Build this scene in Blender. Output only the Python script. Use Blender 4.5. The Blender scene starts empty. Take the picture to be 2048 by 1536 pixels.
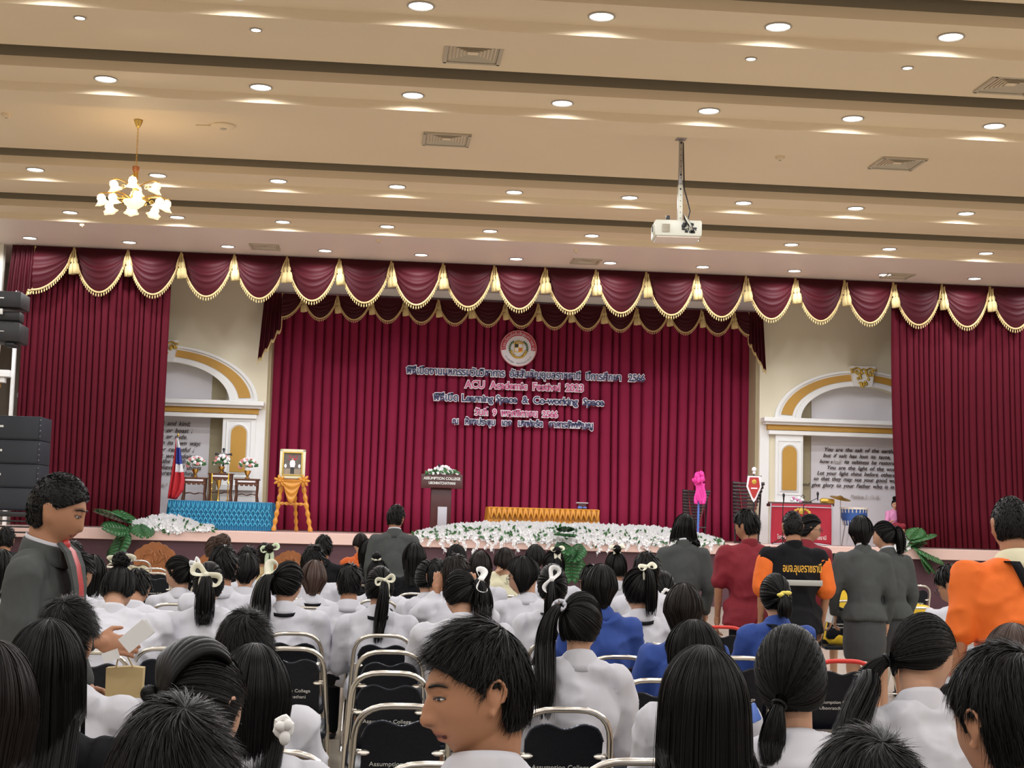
import bpy, bmesh, math, random
import numpy as np
from math import sin, cos, tan, pi, radians, atan, atan2, sqrt
from mathutils import Vector, Matrix

random.seed(7)
rng = np.random.default_rng(11)
S = bpy.context.scene
COL = S.collection

# ------------------------------------------------------------------ camera
FPX = 2900.0
EYE = np.array([0.0, 0.0, 1.6])
PSI, RHO, YH = radians(5.2), 0.0267, 1038.0
TH = atan((YH - 768) / FPX)
CF = np.array([sin(PSI) * cos(TH), cos(PSI) * cos(TH), sin(TH)])
_r0 = np.array([cos(PSI), -sin(PSI), 0.0])
_u0 = np.cross(_r0, CF)
CR = cos(RHO) * _r0 + sin(RHO) * _u0
CU = cos(RHO) * _u0 - sin(RHO) * _r0
cam_data = bpy.data.cameras.new('camera')
cam_data.sensor_width = 36.0
cam_data.lens = FPX / 2048 * 36.0
cam_data.clip_end = 200
cam = bpy.data.objects.new('camera', cam_data)
COL.objects.link(cam)
cam.matrix_world = Matrix(((CR[0], CU[0], -CF[0], EYE[0]), (CR[1], CU[1], -CF[1], EYE[1]), (CR[2], CU[2], -CF[2], EYE[2]), (0, 0, 0, 1)))
S.camera = cam

# ------------------------------------------------------------------ view and world
S.view_settings.view_transform = 'Standard'
S.view_settings.look = 'None'
S.view_settings.gamma = 1.0
S.view_settings.use_curve_mapping = False
S.view_settings.exposure = 0.0
S.cycles.max_bounces = 6
S.cycles.diffuse_bounces = 4
S.cycles.sample_clamp_indirect = 4.0
wd = bpy.data.worlds.new('world'); S.world = wd; wd.use_nodes = True
wd.node_tree.nodes['Background'].inputs[0].default_value = (1.0, 0.90, 0.78, 1)
wd.node_tree.nodes['Background'].inputs[1].default_value = WORLD_STRENGTH = 0.70

# the hall's own downlights: rows of recessed lamps (y, z of the soffit they sit in)
LAMP_STEP, LAMP_X0 = 1.83, 0.27
LAMP_ROWS = [(14.16, 6.70, 0.0, 'first'), (17.28, 6.70, 0.0, 'second'), (22.25, 6.70, -0.12, 'third'), (25.42, 6.70, -0.25, 'fourth'), (27.51, 6.60, 0.42, 'front')]
LAMP_ROWS_BEHIND = [(9.2, 6.70, 0.0), (6.0, 6.70, 0.0), (1.5, 6.70, 0.0), (-3.0, 6.70, 0.0)]
LAMP_POWER = 100.0
spot = bpy.data.lights.new('downlight_beam', 'SPOT')
spot.energy = LAMP_POWER; spot.color = (0.93, 0.96, 1.0)
spot.spot_size = radians(170); spot.spot_blend = 0.25; spot.shadow_soft_size = 0.07
stagespot = bpy.data.lights.new('stage_lamp_beam', 'SPOT')
stagespot.energy = 40; stagespot.color = (1, .93, .95); stagespot.spot_size = radians(130); stagespot.spot_blend = .8; stagespot.shadow_soft_size = .1
def add_spot(x, y, z, data=spot):
    o = bpy.data.objects.new('downlight_beam', data); COL.objects.link(o)
    o.location = (x, y, z); return o
for yy, zz, off in LAMP_ROWS_BEHIND:
    for i in range(-5, 9):
        add_spot(LAMP_X0 + off + i * LAMP_STEP, yy, zz - 0.03)
# ------------------------------------------------------------------ pixel helpers
def ray(px, py):
    return CF + CR * (px - 1024) / FPX + CU * (768 - py) / FPX
def atk(px, py, k):            # point where one metre spans k pixels
    return EYE + ray(px, py) * (FPX / k)
def atY(px, py, Y):
    r = ray(px, py); return EYE + r * (Y / r[1])
def atZ(px, py, Z):
    r = ray(px, py); return EYE + r * ((Z - EYE[2]) / r[2])

# ------------------------------------------------------------------ materials
def mat(name, col, rough=0.6, metal=0.0, noise=0.0, nscale=8.0, bump=0.0, bscale=60.0, sheen=0.0, spec=0.5, emit=None, estr=0.0, aniso=None, attr=False, coat=0.0, trans=0.0, sss=0.0, stretch=None, ridged=False):
    m = bpy.data.materials.new(name); m.use_nodes = True
    nt = m.node_tree; b = nt.nodes['Principled BSDF']; L = nt.links
    b.inputs['Base Color'].default_value = (*col, 1)
    b.inputs['Roughness'].default_value = rough
    b.inputs['Metallic'].default_value = metal
    b.inputs['Specular IOR Level'].default_value = spec
    b.inputs['Coat Weight'].default_value = coat
    if trans: b.inputs['Transmission Weight'].default_value = trans
    if sheen:
        b.inputs['Sheen Weight'].default_value = sheen; b.inputs['Sheen Roughness'].default_value = 0.35
        b.inputs['Sheen Tint'].default_value = (min(1, col[0] * 2.2 + .2), col[1] * 1.6 + .1, col[2] * 1.6 + .1, 1)
    if emit:
        b.inputs['Emission Color'].default_value = (*emit, 1); b.inputs['Emission Strength'].default_value = estr
    tc = nt.nodes.new('ShaderNodeTexCoord')
    src = tc.outputs['Object']
    if stretch:
        mp = nt.nodes.new('ShaderNodeMapping'); mp.inputs['Scale'].default_value = stretch
        L.new(src, mp.inputs[0]); src = mp.outputs[0]
    last = None
    if noise:
        n = nt.nodes.new('ShaderNodeTexNoise'); n.inputs['Scale'].default_value = nscale; n.inputs['Detail'].default_value = 4
        L.new(src, n.inputs['Vector'])
        mx = nt.nodes.new('ShaderNodeMix'); mx.data_type = 'RGBA'
        mx.inputs[6].default_value = (*[c * (1 - noise) for c in col], 1)
        mx.inputs[7].default_value = (*[min(1, c * (1 + noise)) for c in col], 1)
        L.new(n.outputs['Fac'], mx.inputs[0]); last = mx.outputs[2]
    if attr:
        a = nt.nodes.new('ShaderNodeAttribute'); a.attribute_name = 'tint'
        mu = nt.nodes.new('ShaderNodeMix'); mu.data_type = 'RGBA'; mu.blend_type = 'MULTIPLY'; mu.inputs[0].default_value = 1
        if last is not None: L.new(last, mu.inputs[6])
        else: mu.inputs[6].default_value = (*col, 1)
        L.new(a.outputs['Color'], mu.inputs[7]); last = mu.outputs[2]
    if last is not None: L.new(last, b.inputs['Base Color'])
    if bump:
        n2 = nt.nodes.new('ShaderNodeTexNoise'); n2.inputs['Scale'].default_value = bscale; n2.inputs['Detail'].default_value = 3
        if ridged:
            n2.noise_type = 'RIDGED_MULTIFRACTAL'; n2.normalize = False; n2.inputs['Distortion'].default_value = 0.8; n2.inputs['Detail'].default_value = 1.5
        L.new(src, n2.inputs['Vector'])
        bp = nt.nodes.new('ShaderNodeBump'); bp.inputs['Strength'].default_value = bump; bp.inputs['Distance'].default_value = 0.03 if ridged else 0.01
        L.new(n2.outputs['Fac'], bp.inputs['Height']); L.new(bp.outputs[0], b.inputs['Normal'])
    return m

M = {}
M['ceiling'] = mat('ceiling_paint', (0.80, 0.65, 0.46), 0.55, noise=0.04, nscale=0.6)
M['slot'] = mat('slot_painted_shade', (0.26, 0.21, 0.14), 0.8, noise=0.05)  # darker brown puts the shade of the ceiling recess into the colour
M['soffit'] = mat('soffit_paint', (0.80, 0.68, 0.62), 0.5, noise=0.04, nscale=0.8)
M['wall'] = mat('wall_paint', (0.80, 0.76, 0.66), 0.6, noise=0.03, nscale=1.5)
M['cream'] = mat('cream_paint', (0.74, 0.68, 0.52), 0.6, noise=0.03, nscale=1.5)
M['white'] = mat('white_gloss_paint', (0.85, 0.85, 0.84), 0.35, noise=0.02, nscale=3)
M['ochre'] = mat('ochre_paint', (0.52, 0.28, 0.045), 0.5, noise=0.06, nscale=3)
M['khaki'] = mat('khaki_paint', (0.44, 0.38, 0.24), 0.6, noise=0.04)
M['panelwhite'] = mat('panel_white', (0.80, 0.78, 0.82), 0.6, noise=0.02)
M['tile'] = mat('beige_floor_tile', (0.50, 0.44, 0.36), 0.18, noise=0.08, nscale=3)
M['grout'] = mat('floor_grout', (0.32, 0.28, 0.23), 0.7, noise=0.05)
M['deck'] = mat('pink_stage_edge', (0.80, 0.56, 0.50), 0.35, noise=0.03)
M['fascia'] = mat('plum_stage_front', (0.090, 0.035, 0.050), 0.45, noise=0.12, nscale=4)
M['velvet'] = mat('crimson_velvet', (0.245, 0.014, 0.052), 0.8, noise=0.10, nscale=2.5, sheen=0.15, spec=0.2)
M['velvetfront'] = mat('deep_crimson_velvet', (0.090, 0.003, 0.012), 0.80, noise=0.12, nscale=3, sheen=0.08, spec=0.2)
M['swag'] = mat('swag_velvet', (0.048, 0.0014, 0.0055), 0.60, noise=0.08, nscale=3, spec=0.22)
M['goldtrim'] = mat('gold_braid', (0.62, 0.44, 0.20), 0.5, noise=0.15, nscale=40)
M['tassel'] = mat('tassel_silk', (0.66, 0.52, 0.24), 0.6, noise=0.1, nscale=40, bump=0.4, bscale=90, stretch=(1, 1, .1))
M['chrome'] = mat('chrome_tube', (0.62, 0.60, 0.55), 0.22, 1.0, noise=0.05)
M['vinyl'] = mat('navy_vinyl', (0.004, 0.006, 0.012), 0.26, spec=0.25, noise=0.1, bump=0.1, bscale=200)
M['piping'] = mat('vinyl_piping', (0.03, 0.035, 0.05), 0.2, 0.2)
M['rubber'] = mat('black_rubber', (0.015, 0.015, 0.015), 0.7)
M['print'] = mat('white_print', (0.75, 0.75, 0.72), 0.6)
M['darkprint'] = mat('dark_brown_letters', (0.035, 0.018, 0.012), 0.5)
M['faded'] = mat('faded_letters', (0.50, 0.46, 0.42), 0.6)
M['gold'] = mat('polished_gold', (0.80, 0.52, 0.14), 0.25, 1.0, noise=0.08, nscale=30)
M['goldpaint'] = mat('gold_leaf', (0.62, 0.42, 0.08), 0.35, 0.6, noise=0.15, nscale=20)
M['lamp'] = mat('downlight_glow', (1, 1, 1), 0.5, emit=(0.93, 0.97, 1.0), estr=9.0)
M['lampring'] = mat('downlight_ring', (0.45, 0.42, 0.38), 0.4, 0.4)
M['shade'] = mat('glass_shade_glow', (1, 0.9, 0.75), 0.3, emit=(1.0, 0.74, 0.42), estr=1.0)
M['bulb'] = mat('bulb_glow', (1, 1, 1), 0.3, emit=(1.0, 0.88, 0.66), estr=12.0)
M['ventwhite'] = mat('vent_enamel', (0.50, 0.43, 0.33), 0.5)
M['ventdark'] = mat('vent_cavity', (0.05, 0.04, 0.03), 0.8)
M['plastic'] = mat('ivory_plastic', (0.72, 0.72, 0.62), 0.4, noise=0.03)
M['dark'] = mat('black_plastic', (0.012, 0.012, 0.014), 0.45, noise=0.1)
M['darkbox'] = mat('navy_black_speaker_paint', (0.012, 0.016, 0.026), 0.65, noise=0.15, nscale=5)
M['grille'] = mat('speaker_mesh', (0.02, 0.024, 0.034), 0.6, bump=0.5, bscale=300)
M['wood'] = mat('dark_rosewood', (0.10, 0.035, 0.016), 0.35, noise=0.35, nscale=8, stretch=(1, 1, .2))
M['teak'] = mat('carved_teak', (0.28, 0.095, 0.025), 0.4, noise=0.3, nscale=9)
M['lectern'] = mat('mahogany', (0.065, 0.016, 0.016), 0.35, noise=0.25, nscale=8)
M['greypanel'] = mat('grey_metal_panel', (0.45, 0.45, 0.50), 0.4, 0.2)
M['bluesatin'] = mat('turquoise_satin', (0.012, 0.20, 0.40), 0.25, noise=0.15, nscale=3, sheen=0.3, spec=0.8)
M['bluehighlight'] = mat('turquoise_satin_painted_highlight', (0.05, 0.40, 0.62), 0.22, spec=0.8, sheen=0.3)  # lighter copy of the satin, paints highlights along the smocking
M['goldsatin'] = mat('gold_satin', (0.62, 0.26, 0.02), 0.32, noise=0.12, nscale=5, sheen=0.2, spec=0.7)
M['petal'] = mat('white_petal', (0.86, 0.86, 0.88), 0.6, noise=0.05)
M['pinkpetal'] = mat('pink_petal', (0.75, 0.30, 0.30), 0.6, noise=0.2, nscale=15)
M['leaf'] = mat('green_leaf', (0.035, 0.13, 0.035), 0.35, noise=0.4, nscale=10)
M['bigleaf'] = mat('monstera_leaf', (0.022, 0.105, 0.030), 0.22, noise=0.35, nscale=6)
M['terracotta'] = mat('terracotta_foam', (0.45, 0.20, 0.11), 0.8)
M['navyletter'] = mat('navy_foam_letters', (0.03, 0.045, 0.14), 0.6)
M['pinkletter'] = mat('pink_foam_letters', (0.62, 0.11, 0.28), 0.6)
M['whitefoam'] = mat('white_foam_board', (0.86, 0.84, 0.90), 0.6)
M['red'] = mat('emblem_red', (0.55, 0.02, 0.05), 0.5)
M['shieldblack'] = mat('shield_black', (0.02, 0.02, 0.025), 0.5)
M['orangepaint'] = mat('shield_orange', (0.70, 0.16, 0.03), 0.5)
M['hotpink'] = mat('hot_pink_tulle', (0.85, 0.05, 0.38), 0.6, noise=0.1)
M['redcloth'] = mat('red_velvet_drape', (0.36, 0.010, 0.030), 0.7, noise=0.12, nscale=4, sheen=0.3)
M['flagred'] = mat('flag_red', (0.50, 0.02, 0.03), 0.7, noise=0.1)
M['flagwhite'] = mat('flag_white', (0.78, 0.78, 0.82), 0.7)
M['flagblue'] = mat('flag_blue', (0.03, 0.05, 0.30), 0.7)
M['steel'] = mat('brushed_steel', (0.45, 0.45, 0.46), 0.35, 0.9)
M['bluedrum'] = mat('blue_drum_shell', (0.03, 0.10, 0.35), 0.4)
M['drumhead'] = mat('drum_skin', (0.75, 0.70, 0.62), 0.6)
M['photo'] = mat('portrait_print_ground', (0.12, 0.10, 0.09), 0.5, noise=0.6, nscale=14)
M['skinlight2'] = mat('portrait_print_face', (0.42, 0.26, 0.18), 0.5)
M['photofloor'] = mat('portrait_print_carpet', (0.30, 0.24, 0.18), 0.5, noise=0.4, nscale=18)
M['uniform'] = mat('portrait_print_white', (0.75, 0.76, 0.80), 0.5)
M['skin'] = mat('skin', (0.42, 0.205, 0.115), 0.5, noise=0.05, nscale=20, attr=True, spec=0.4)
M['skinlight'] = mat('fair_skin', (0.52, 0.29, 0.185), 0.5, noise=0.05, nscale=20, attr=True, spec=0.4)
M['hairblack'] = mat('black_hair', (0.0035, 0.0031, 0.0030), 0.38, noise=0.3, nscale=30, spec=0.19)
M['hairdark'] = mat('dark_brown_hair', (0.010, 0.0060, 0.0048), 0.38, noise=0.3, nscale=30, spec=0.2)
M['hairbrown'] = mat('brown_hair', (0.055, 0.026, 0.017), 0.45, noise=0.3, nscale=30, spec=0.45)
M['hairgold'] = mat('dyed_golden_hair', (0.20, 0.11, 0.05), 0.5, noise=0.3, nscale=30)
M['shirt'] = mat('white_cotton', (0.58, 0.58, 0.63), 0.85, noise=0.04, nscale=10, bump=0.55, bscale=9, ridged=True, stretch=(1, 1, 0.45))
M['shirtcream'] = mat('cream_cotton', (0.72, 0.68, 0.48), 0.85, noise=0.04, nscale=10, bump=0.55, bscale=9, ridged=True, stretch=(1, 1, 0.45))
M['blueshirt'] = mat('royal_blue_cotton', (0.018, 0.055, 0.26), 0.8, noise=0.12, nscale=8, bump=0.55, bscale=9, ridged=True, stretch=(1, 1, 0.45))
M['greysuit'] = mat('grey_suiting', (0.066, 0.071, 0.070), 0.85, spec=0.25, noise=0.12, nscale=60, bump=0.25, bscale=9, ridged=True, stretch=(1, 1, 0.45))
M['greyskirt'] = mat('grey_skirt_cloth', (0.050, 0.052, 0.055), 0.85, noise=0.12, nscale=60, bump=0.3, bscale=9, ridged=True, stretch=(1, 1, 0.3))
M['maroon'] = mat('maroon_cotton', (0.20, 0.007, 0.018), 0.8, noise=0.1, nscale=10, bump=0.55, bscale=9, ridged=True, stretch=(1, 1, 0.45))
M['orange'] = mat('orange_polo_cotton', (0.80, 0.155, 0.015), 0.8, noise=0.06, nscale=10, bump=0.55, bscale=9, ridged=True, stretch=(1, 1, 0.45))
M['yellow'] = mat('yellow_cotton', (0.78, 0.52, 0.03), 0.8, noise=0.05, bump=0.55, bscale=9, ridged=True, stretch=(1, 1, 0.45))
M['black'] = mat('black_cloth', (0.006, 0.006, 0.008), 0.85, spec=0.2, noise=0.1, bump=0.55, bscale=9, ridged=True, stretch=(1, 1, 0.45))
M['robe'] = mat('saffron_robe', (0.55, 0.10, 0.012), 0.8, noise=0.1, bump=0.5, bscale=18)
M['pinkcloth'] = mat('pink_silk', (0.62, 0.22, 0.42), 0.5, noise=0.1)
M['ribbon'] = mat('cream_ribbon', (0.80, 0.78, 0.62), 0.55)
M['ribbonwhite'] = mat('white_ribbon', (0.84, 0.84, 0.82), 0.55)
M['ribbongreen'] = mat('pale_green_ribbon', (0.62, 0.72, 0.50), 0.55)
M['yellowtie'] = mat('yellow_hair_tie', (0.75, 0.62, 0.12), 0.6)
M['reflect'] = mat('silver_reflective_tape', (0.45, 0.45, 0.42), 0.4, 0.3)
M['yellowprint'] = mat('yellow_print', (0.80, 0.42, 0.04), 0.6)
M['paper'] = mat('white_paper', (0.75, 0.75, 0.73), 0.6)
M['brownbag'] = mat('kraft_paper', (0.48, 0.36, 0.17), 0.75, noise=0.1, nscale=10)
M['phoneblue'] = mat('blue_phone_case', (0.10, 0.20, 0.62), 0.35)
M['mouthdark'] = mat('mouth_shadow_red', (0.07, 0.018, 0.016), 0.6)
M['eyewhite'] = mat('eye_white', (0.62, 0.58, 0.54), 0.3)
M['tie'] = mat('red_tie_silk', (0.45, 0.03, 0.03), 0.4)
M['upholstery'] = mat('gold_brocade', (0.55, 0.40, 0.20), 0.7, noise=0.4, nscale=14)
M['glass'] = mat('spectacle_lens', (0.9, 0.9, 0.9), 0.02, trans=0.9)
M['redmetal'] = mat('red_painted_tube', (0.60, 0.04, 0.03), 0.3, 0.2)
M['bamboo'] = mat('dark_hardwood_bars', (0.030, 0.018, 0.020), 0.35, noise=0.2)

# ------------------------------------------------------------------ mesh builder
class MB:
    def __init__(s): s.v = []; s.f = []; s.n = 0
    def add(s, verts, faces):
        verts = np.asarray(verts, float).reshape(-1, 3)
        s.v.append(verts); o = s.n
        s.f.extend([tuple(i + o for i in f) for f in faces]); s.n += len(verts); return s
    def box(s, c, d, R=None, ch=0.0):
        x, y, z = [q / 2 for q in d]
        if ch > 0:
            bm = bmesh.new(); bmesh.ops.create_cube(bm, size=1.0)
            for v in bm.verts: v.co = Vector((v.co.x * d[0], v.co.y * d[1], v.co.z * d[2]))
            bmesh.ops.bevel(bm, geom=list(bm.edges), offset=min(ch, min(d) * .45), segments=2, affect='EDGES', profile=0.5)
            bm.verts.index_update()
            P = np.array([v.co[:] for v in bm.verts]); Fc = [tuple(v.index for v in f.verts) for f in bm.faces]; bm.free()
        else:
            P = np.array([(a * x, b * y, e * z) for a in (-1, 1) for b in (-1, 1) for e in (-1, 1)])
            Fc = [(0, 1, 3, 2), (4, 6, 7, 5), (0, 4, 5, 1), (2, 3, 7, 6), (0, 2, 6, 4), (1, 5, 7, 3)]
        if R is not None: P = P @ np.array(R).T
        return s.add(P + np.array(c), Fc)
    def tube(s, pts, r, seg=8, closed=False, cap=True, flat=1.0):
        P = np.asarray(pts, float); n = len(P)
        r = np.broadcast_to(np.asarray(r, float), (n,))
        T = np.roll(P, -1, 0) - np.roll(P, 1, 0) if closed else np.gradient(P, axis=0)
        T /= np.linalg.norm(T, axis=1)[:, None] + 1e-12
        a = np.array([0, 0, 1.0]) if abs(T[0][2]) < .9 else np.array([1.0, 0, 0])
        N = np.cross(T[0], a); N /= np.linalg.norm(N); V = []
        for i in range(n):
            N = N - T[i] * (N @ T[i]); N /= np.linalg.norm(N) + 1e-12
            B = np.cross(T[i], N)
            for j in range(seg):
                t = 2 * pi * j / seg; V.append(P[i] + r[i] * (cos(t) * N + flat * sin(t) * B))
        Fc = []
        m = n if closed else n - 1
        for i in range(m):
            for j in range(seg):
                i2 = (i + 1) % n; j2 = (j + 1) % seg
                Fc.append((i * seg + j, i * seg + j2, i2 * seg + j2, i2 * seg + j))
        if not closed and cap:
            Fc.append(tuple(range(seg))[::-1]); Fc.append(tuple((n - 1) * seg + j for j in range(seg)))
        return s.add(V, Fc)
    def lathe(s, prof, c=(0, 0, 0), seg=16, R=None, wob=None):
        V = []; n = len(prof)
        for r, z in prof:
            for j in range(seg):
                t = 2 * pi * j / seg; rr = r * (1 + (wob(t, z) if wob else 0)); V.append((rr * cos(t), rr * sin(t), z))
        V = np.array(V)
        if R is not None: V = V @ np.array(R).T
        Fc = [(i * seg + j, i * seg + (j + 1) % seg, (i + 1) * seg + (j + 1) % seg, (i + 1) * seg + j) for i in range(n - 1) for j in range(seg)]
        return s.add(V + np.array(c), Fc)
    def sphere(s, c, r, seg=14, rings=10, R=None):
        r = np.broadcast_to(np.asarray(r, float), (3,))
        V = [(0, 0, 1)]
        for i in range(1, rings):
            for j in range(seg):
                a, b = pi * i / rings, 2 * pi * j / seg; V.append((sin(a) * cos(b), sin(a) * sin(b), cos(a)))
        V.append((0, 0, -1)); V = np.array(V) * r
        if R is not None: V = V @ np.array(R).T
        Fc = [(0, 1 + j, 1 + (j + 1) % seg) for j in range(seg)]
        for i in range(rings - 2):
            for j in range(seg):
                a = 1 + i * seg; Fc.append((a + j, a + seg + j, a + seg + (j + 1) % seg, a + (j + 1) % seg))
        l = len(V) - 1; a = 1 + (rings - 2) * seg
        Fc += [(l, a + (j + 1) % seg, a + j) for j in range(seg)]
        return s.add(V + np.array(c), Fc)
    def capsule(s, a, b, ra, rb, seg=12, fl=None):
        a = np.array(a, float); b = np.array(b, float); n = max(2, int(np.linalg.norm(b - a) / (0.7 * min(ra, rb)) + 1))
        d = (b - a) / (np.linalg.norm(b - a) + 1e-9)
        s.tube([a + (b - a) * t for t in np.linspace(0, 1, n)], np.linspace(ra, rb, n), seg)
        s.sphere(a, ra, seg, 8); s.sphere(b, rb, seg, 8); return s
    def grid(s, P, closeu=False):
        P = np.asarray(P, float); n, m = P.shape[:2]; Fc = []
        for i in range(n - (0 if closeu else 1)):
            for j in range(m - 1):
                i2 = (i + 1) % n; Fc.append((i * m + j, i2 * m + j, i2 * m + j + 1, i * m + j + 1))
        return s.add(P.reshape(-1, 3), Fc)
    def prism(s, out, depth, o=(0, 0, 0), R=None):      # outline in x,z ; depth along +y
        n = len(out); V = np.array([(x, 0, z) for x, z in out] + [(x, depth, z) for x, z in out])
        if R is not None: V = V @ np.array(R).T
        Fc = [tuple(range(n)), tuple(range(2 * n - 1, n - 1, -1))] + [(i, (i + 1) % n + 0, (i + 1) % n + n, i + n)[::-1] for i in range(n)]
        return s.add(V + np.array(o), Fc)
    def mesh(s, name, smooth=True):
        me = bpy.data.meshes.new(name)
        V = np.concatenate(s.v) if s.v else np.zeros((0, 3))
        me.from_pydata(V.tolist(), [], s.f)
        if smooth:
            me.polygons.foreach_set('use_smooth', [True] * len(me.polygons))
            if smooth == 'auto':
                try: me.set_sharp_from_angle(angle=radians(40))
                except Exception: pass
        me.update(); return me
    def build(s, name, m, parent=None, smooth='auto'):
        me = s.mesh(name, smooth)
        me.materials.append(M[m] if isinstance(m, str) else m)
        return link(name, me, parent)
def link(name, me, parent=None):
    o = bpy.data.objects.new(name, me); COL.objects.link(o)
    if parent is not None: o.parent = parent
    return o
def tag(o, label=None, cat=None, group=None, kind=None):
    if label: o['label'] = label
    if cat: o['category'] = cat
    if group: o['group'] = group
    if kind: o['kind'] = kind
    return o
def thing(name, label, cat, loc=(0, 0, 0), rz=0.0, group=None):
    o = bpy.data.objects.new(name, None); COL.objects.link(o)
    o.empty_display_size = 0.1; o.location = [float(q) for q in loc]; o.rotation_euler = (0, 0, rz)
    return tag(o, label, cat, group)
def children(o, tree):
    return tree.get(o, [])
def dup(root, loc=None, rz=None, label=None, group=None):
    c = root.copy(); COL.objects.link(c)
    if loc is not None: c.location = [float(q) for q in loc]
    if rz is not None: c.rotation_euler = (0, 0, rz)
    if label: c['label'] = label
    if group: c['group'] = group
    for ch in root.children:
        d = ch.copy(); COL.objects.link(d); d.parent = c
        for g in ch.children:
            e = g.copy(); COL.objects.link(e); e.parent = d
    return c
def rotx(a): return np.array([[1, 0, 0], [0, cos(a), -sin(a)], [0, sin(a), cos(a)]])
def roty(a): return np.array([[cos(a), 0, sin(a)], [0, 1, 0], [-sin(a), 0, cos(a)]])
def rotz(a): return np.array([[cos(a), -sin(a), 0], [sin(a), cos(a), 0], [0, 0, 1]])
TEXTS = []
def text(name, body, m, parent, loc, size=0.1, width=None, rot=(pi / 2, 0, 0), align='LEFT', extrude=0.003, offset=0.0, shear=0.0, label=None, wsp=1.0):
    cu = bpy.data.curves.new(name, 'FONT'); cu.body = body; cu.size = size; cu.extrude = extrude; cu.offset = offset; cu.shear = shear; cu.space_word = wsp
    cu.align_x = align; cu.resolution_u = 3
    cu.materials.append(M[m])
    o = bpy.data.objects.new(name, cu); COL.objects.link(o)
    o.location = [float(q) for q in loc]; o.rotation_euler = rot
    if parent is not None: o.parent = parent
    TEXTS.append((o, width))
    if label: o['label'] = label
    return o

# ================================================================== STRUCTURE
XL, XR, YB = -15.0, 22.0, -8.0
STAGE_Y, DECK_Z, VAL_Y, WALL_Y = 27.9, 1.23, 28.3, 30.3
def struct(name, mb, m, parent=None, smooth=False):
    o = mb.build(name, m, parent, smooth); tag(o, kind='structure'); return o
mb = MB(); mb.box(((XL + XR) / 2, (YB + 34) / 2, -0.06), (XR - XL, 34 - YB, 0.1)); floor = struct('floor', mb, 'grout')
tile = MB().box((0, 0, 0), (0.594, 0.594, 0.02), ch=0.003).mesh('tile', False); tile.materials.append(M['tile'])
for i in range(-6, 14):
    for j in range(4, 22):
        o = link('tile', tile, floor); o.location = (i * 0.6, j * 0.6, 0.0)
mb = MB()
for (x0, x1, y0, y1) in ((XL, -3.9, YB, 34), (8.1, XR, YB, 34), (-3.9, 8.1, YB, 2.1), (-3.9, 8.1, 12.9, 34)):
    mb.box(((x0 + x1) / 2, (y0 + y1) / 2, 0.0), (x1 - x0, y1 - y0, 0.02))
struct('floor_paving', mb, 'tile', floor)

# ceiling: high panels, slots with shade painted in, dropped light troughs with a second step
LROW = [-8.0, -3.0, 1.5, 6.0, 9.2, 14.16, 17.28, 22.25, 25.42]
prof = []            # (y, z, material of the segment that ENDS here)
y = YB; prof.append((YB, 6.88, 'ceiling'))
for l in LROW:
    if l < YB + 1: continue
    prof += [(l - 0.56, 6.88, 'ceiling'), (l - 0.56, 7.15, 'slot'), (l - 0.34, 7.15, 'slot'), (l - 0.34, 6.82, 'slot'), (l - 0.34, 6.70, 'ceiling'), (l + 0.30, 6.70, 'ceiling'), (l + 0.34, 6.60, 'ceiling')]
    if l < 25: prof += [(l + 0.9, 6.60, 'ceiling'), (l + 0.9, 6.88, 'ceiling')]
    else: prof += [(33.4, 6.60, 'soffit')]
def strip_mesh(segs):
    mb = MB()
    for (a, b) in segs:
        mb.add([(XL, a[0], a[1]), (XR, a[0], a[1]), (XR, b[0], b[1]), (XL, b[0], b[1])], [(0, 1, 2, 3)])
    return mb
allseg = list(zip(prof[:-1], prof[1:]))
ceil = struct('ceiling', strip_mesh([s for s in allseg if s[1][2] == 'ceiling']), 'ceiling')
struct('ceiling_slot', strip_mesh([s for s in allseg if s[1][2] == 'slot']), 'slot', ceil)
struct('ceiling_soffit', strip_mesh([s for s in allseg if s[1][2] == 'soffit']), 'soffit', ceil)
mb = MB(); mb.box(((XL + XR) / 2, (YB + 34) / 2, 7.4), (XR - XL, 34 - YB, 0.1)); struct('ceiling_slab', mb, 'ceiling', ceil)
for nm, x in (('wall_left', XL), ('wall_right', XR)):
    mb = MB(); mb.box((x, (YB + 34) / 2, 3.4), (0.2, 34 - YB, 8.0)); struct(nm, mb, 'wall')

# stage block with pink edge band
stage = struct('floor_stage', MB().box(((XL + XR) / 2, (STAGE_Y + 34) / 2, DECK_Z - 0.03), (XR - XL, 34 - STAGE_Y, 0.06)), 'deck')
struct('stage_front', MB().box(((XL + XR) / 2, STAGE_Y + 0.1, (DECK_Z - 0.2) / 2), (XR - XL, 0.1, DECK_Z - 0.2)), 'fascia', stage)
struct('edge_band', MB().box(((XL + XR) / 2, STAGE_Y - 0.01, DECK_Z - 0.10), (XR - XL, 0.12, 0.21), ch=0.01), 'deck', stage)

# proscenium wall outside the left curtain, with its little ledge
w = struct('wall_proscenium', MB().box((-11.1, VAL_Y + 0.1, 3.4), (7.6, 0.2, 6.4)), 'wall')
c1 = atY(-30, 748, VAL_Y - 0.1); c2 = atY(22, 748, VAL_Y - 0.1)
mb = MB(); mb.box((c2[0] - 1.5, VAL_Y - 0.10, c2[2]), (3.0, 0.24, 0.13), ch=0.01); mb.box((c2[0] - 1.6, VAL_Y - 0.08, c2[2] - 0.12), (3.0, 0.18, 0.10), ch=0.01)
struct('ledge', mb, 'white', w)
mb = MB(); mb.box((c2[0] - 1.65, VAL_Y - 0.05, c2[2] - 0.22), (2.9, 0.12, 0.08)); struct('ledge_band', mb, 'ochre', w)
struct('edge_trim', MB().box((atY(27, 800, VAL_Y)[0] - 0.03, VAL_Y - 0.02, 3.0), (0.06, 0.08, 5.4)), 'white', w)

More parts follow.
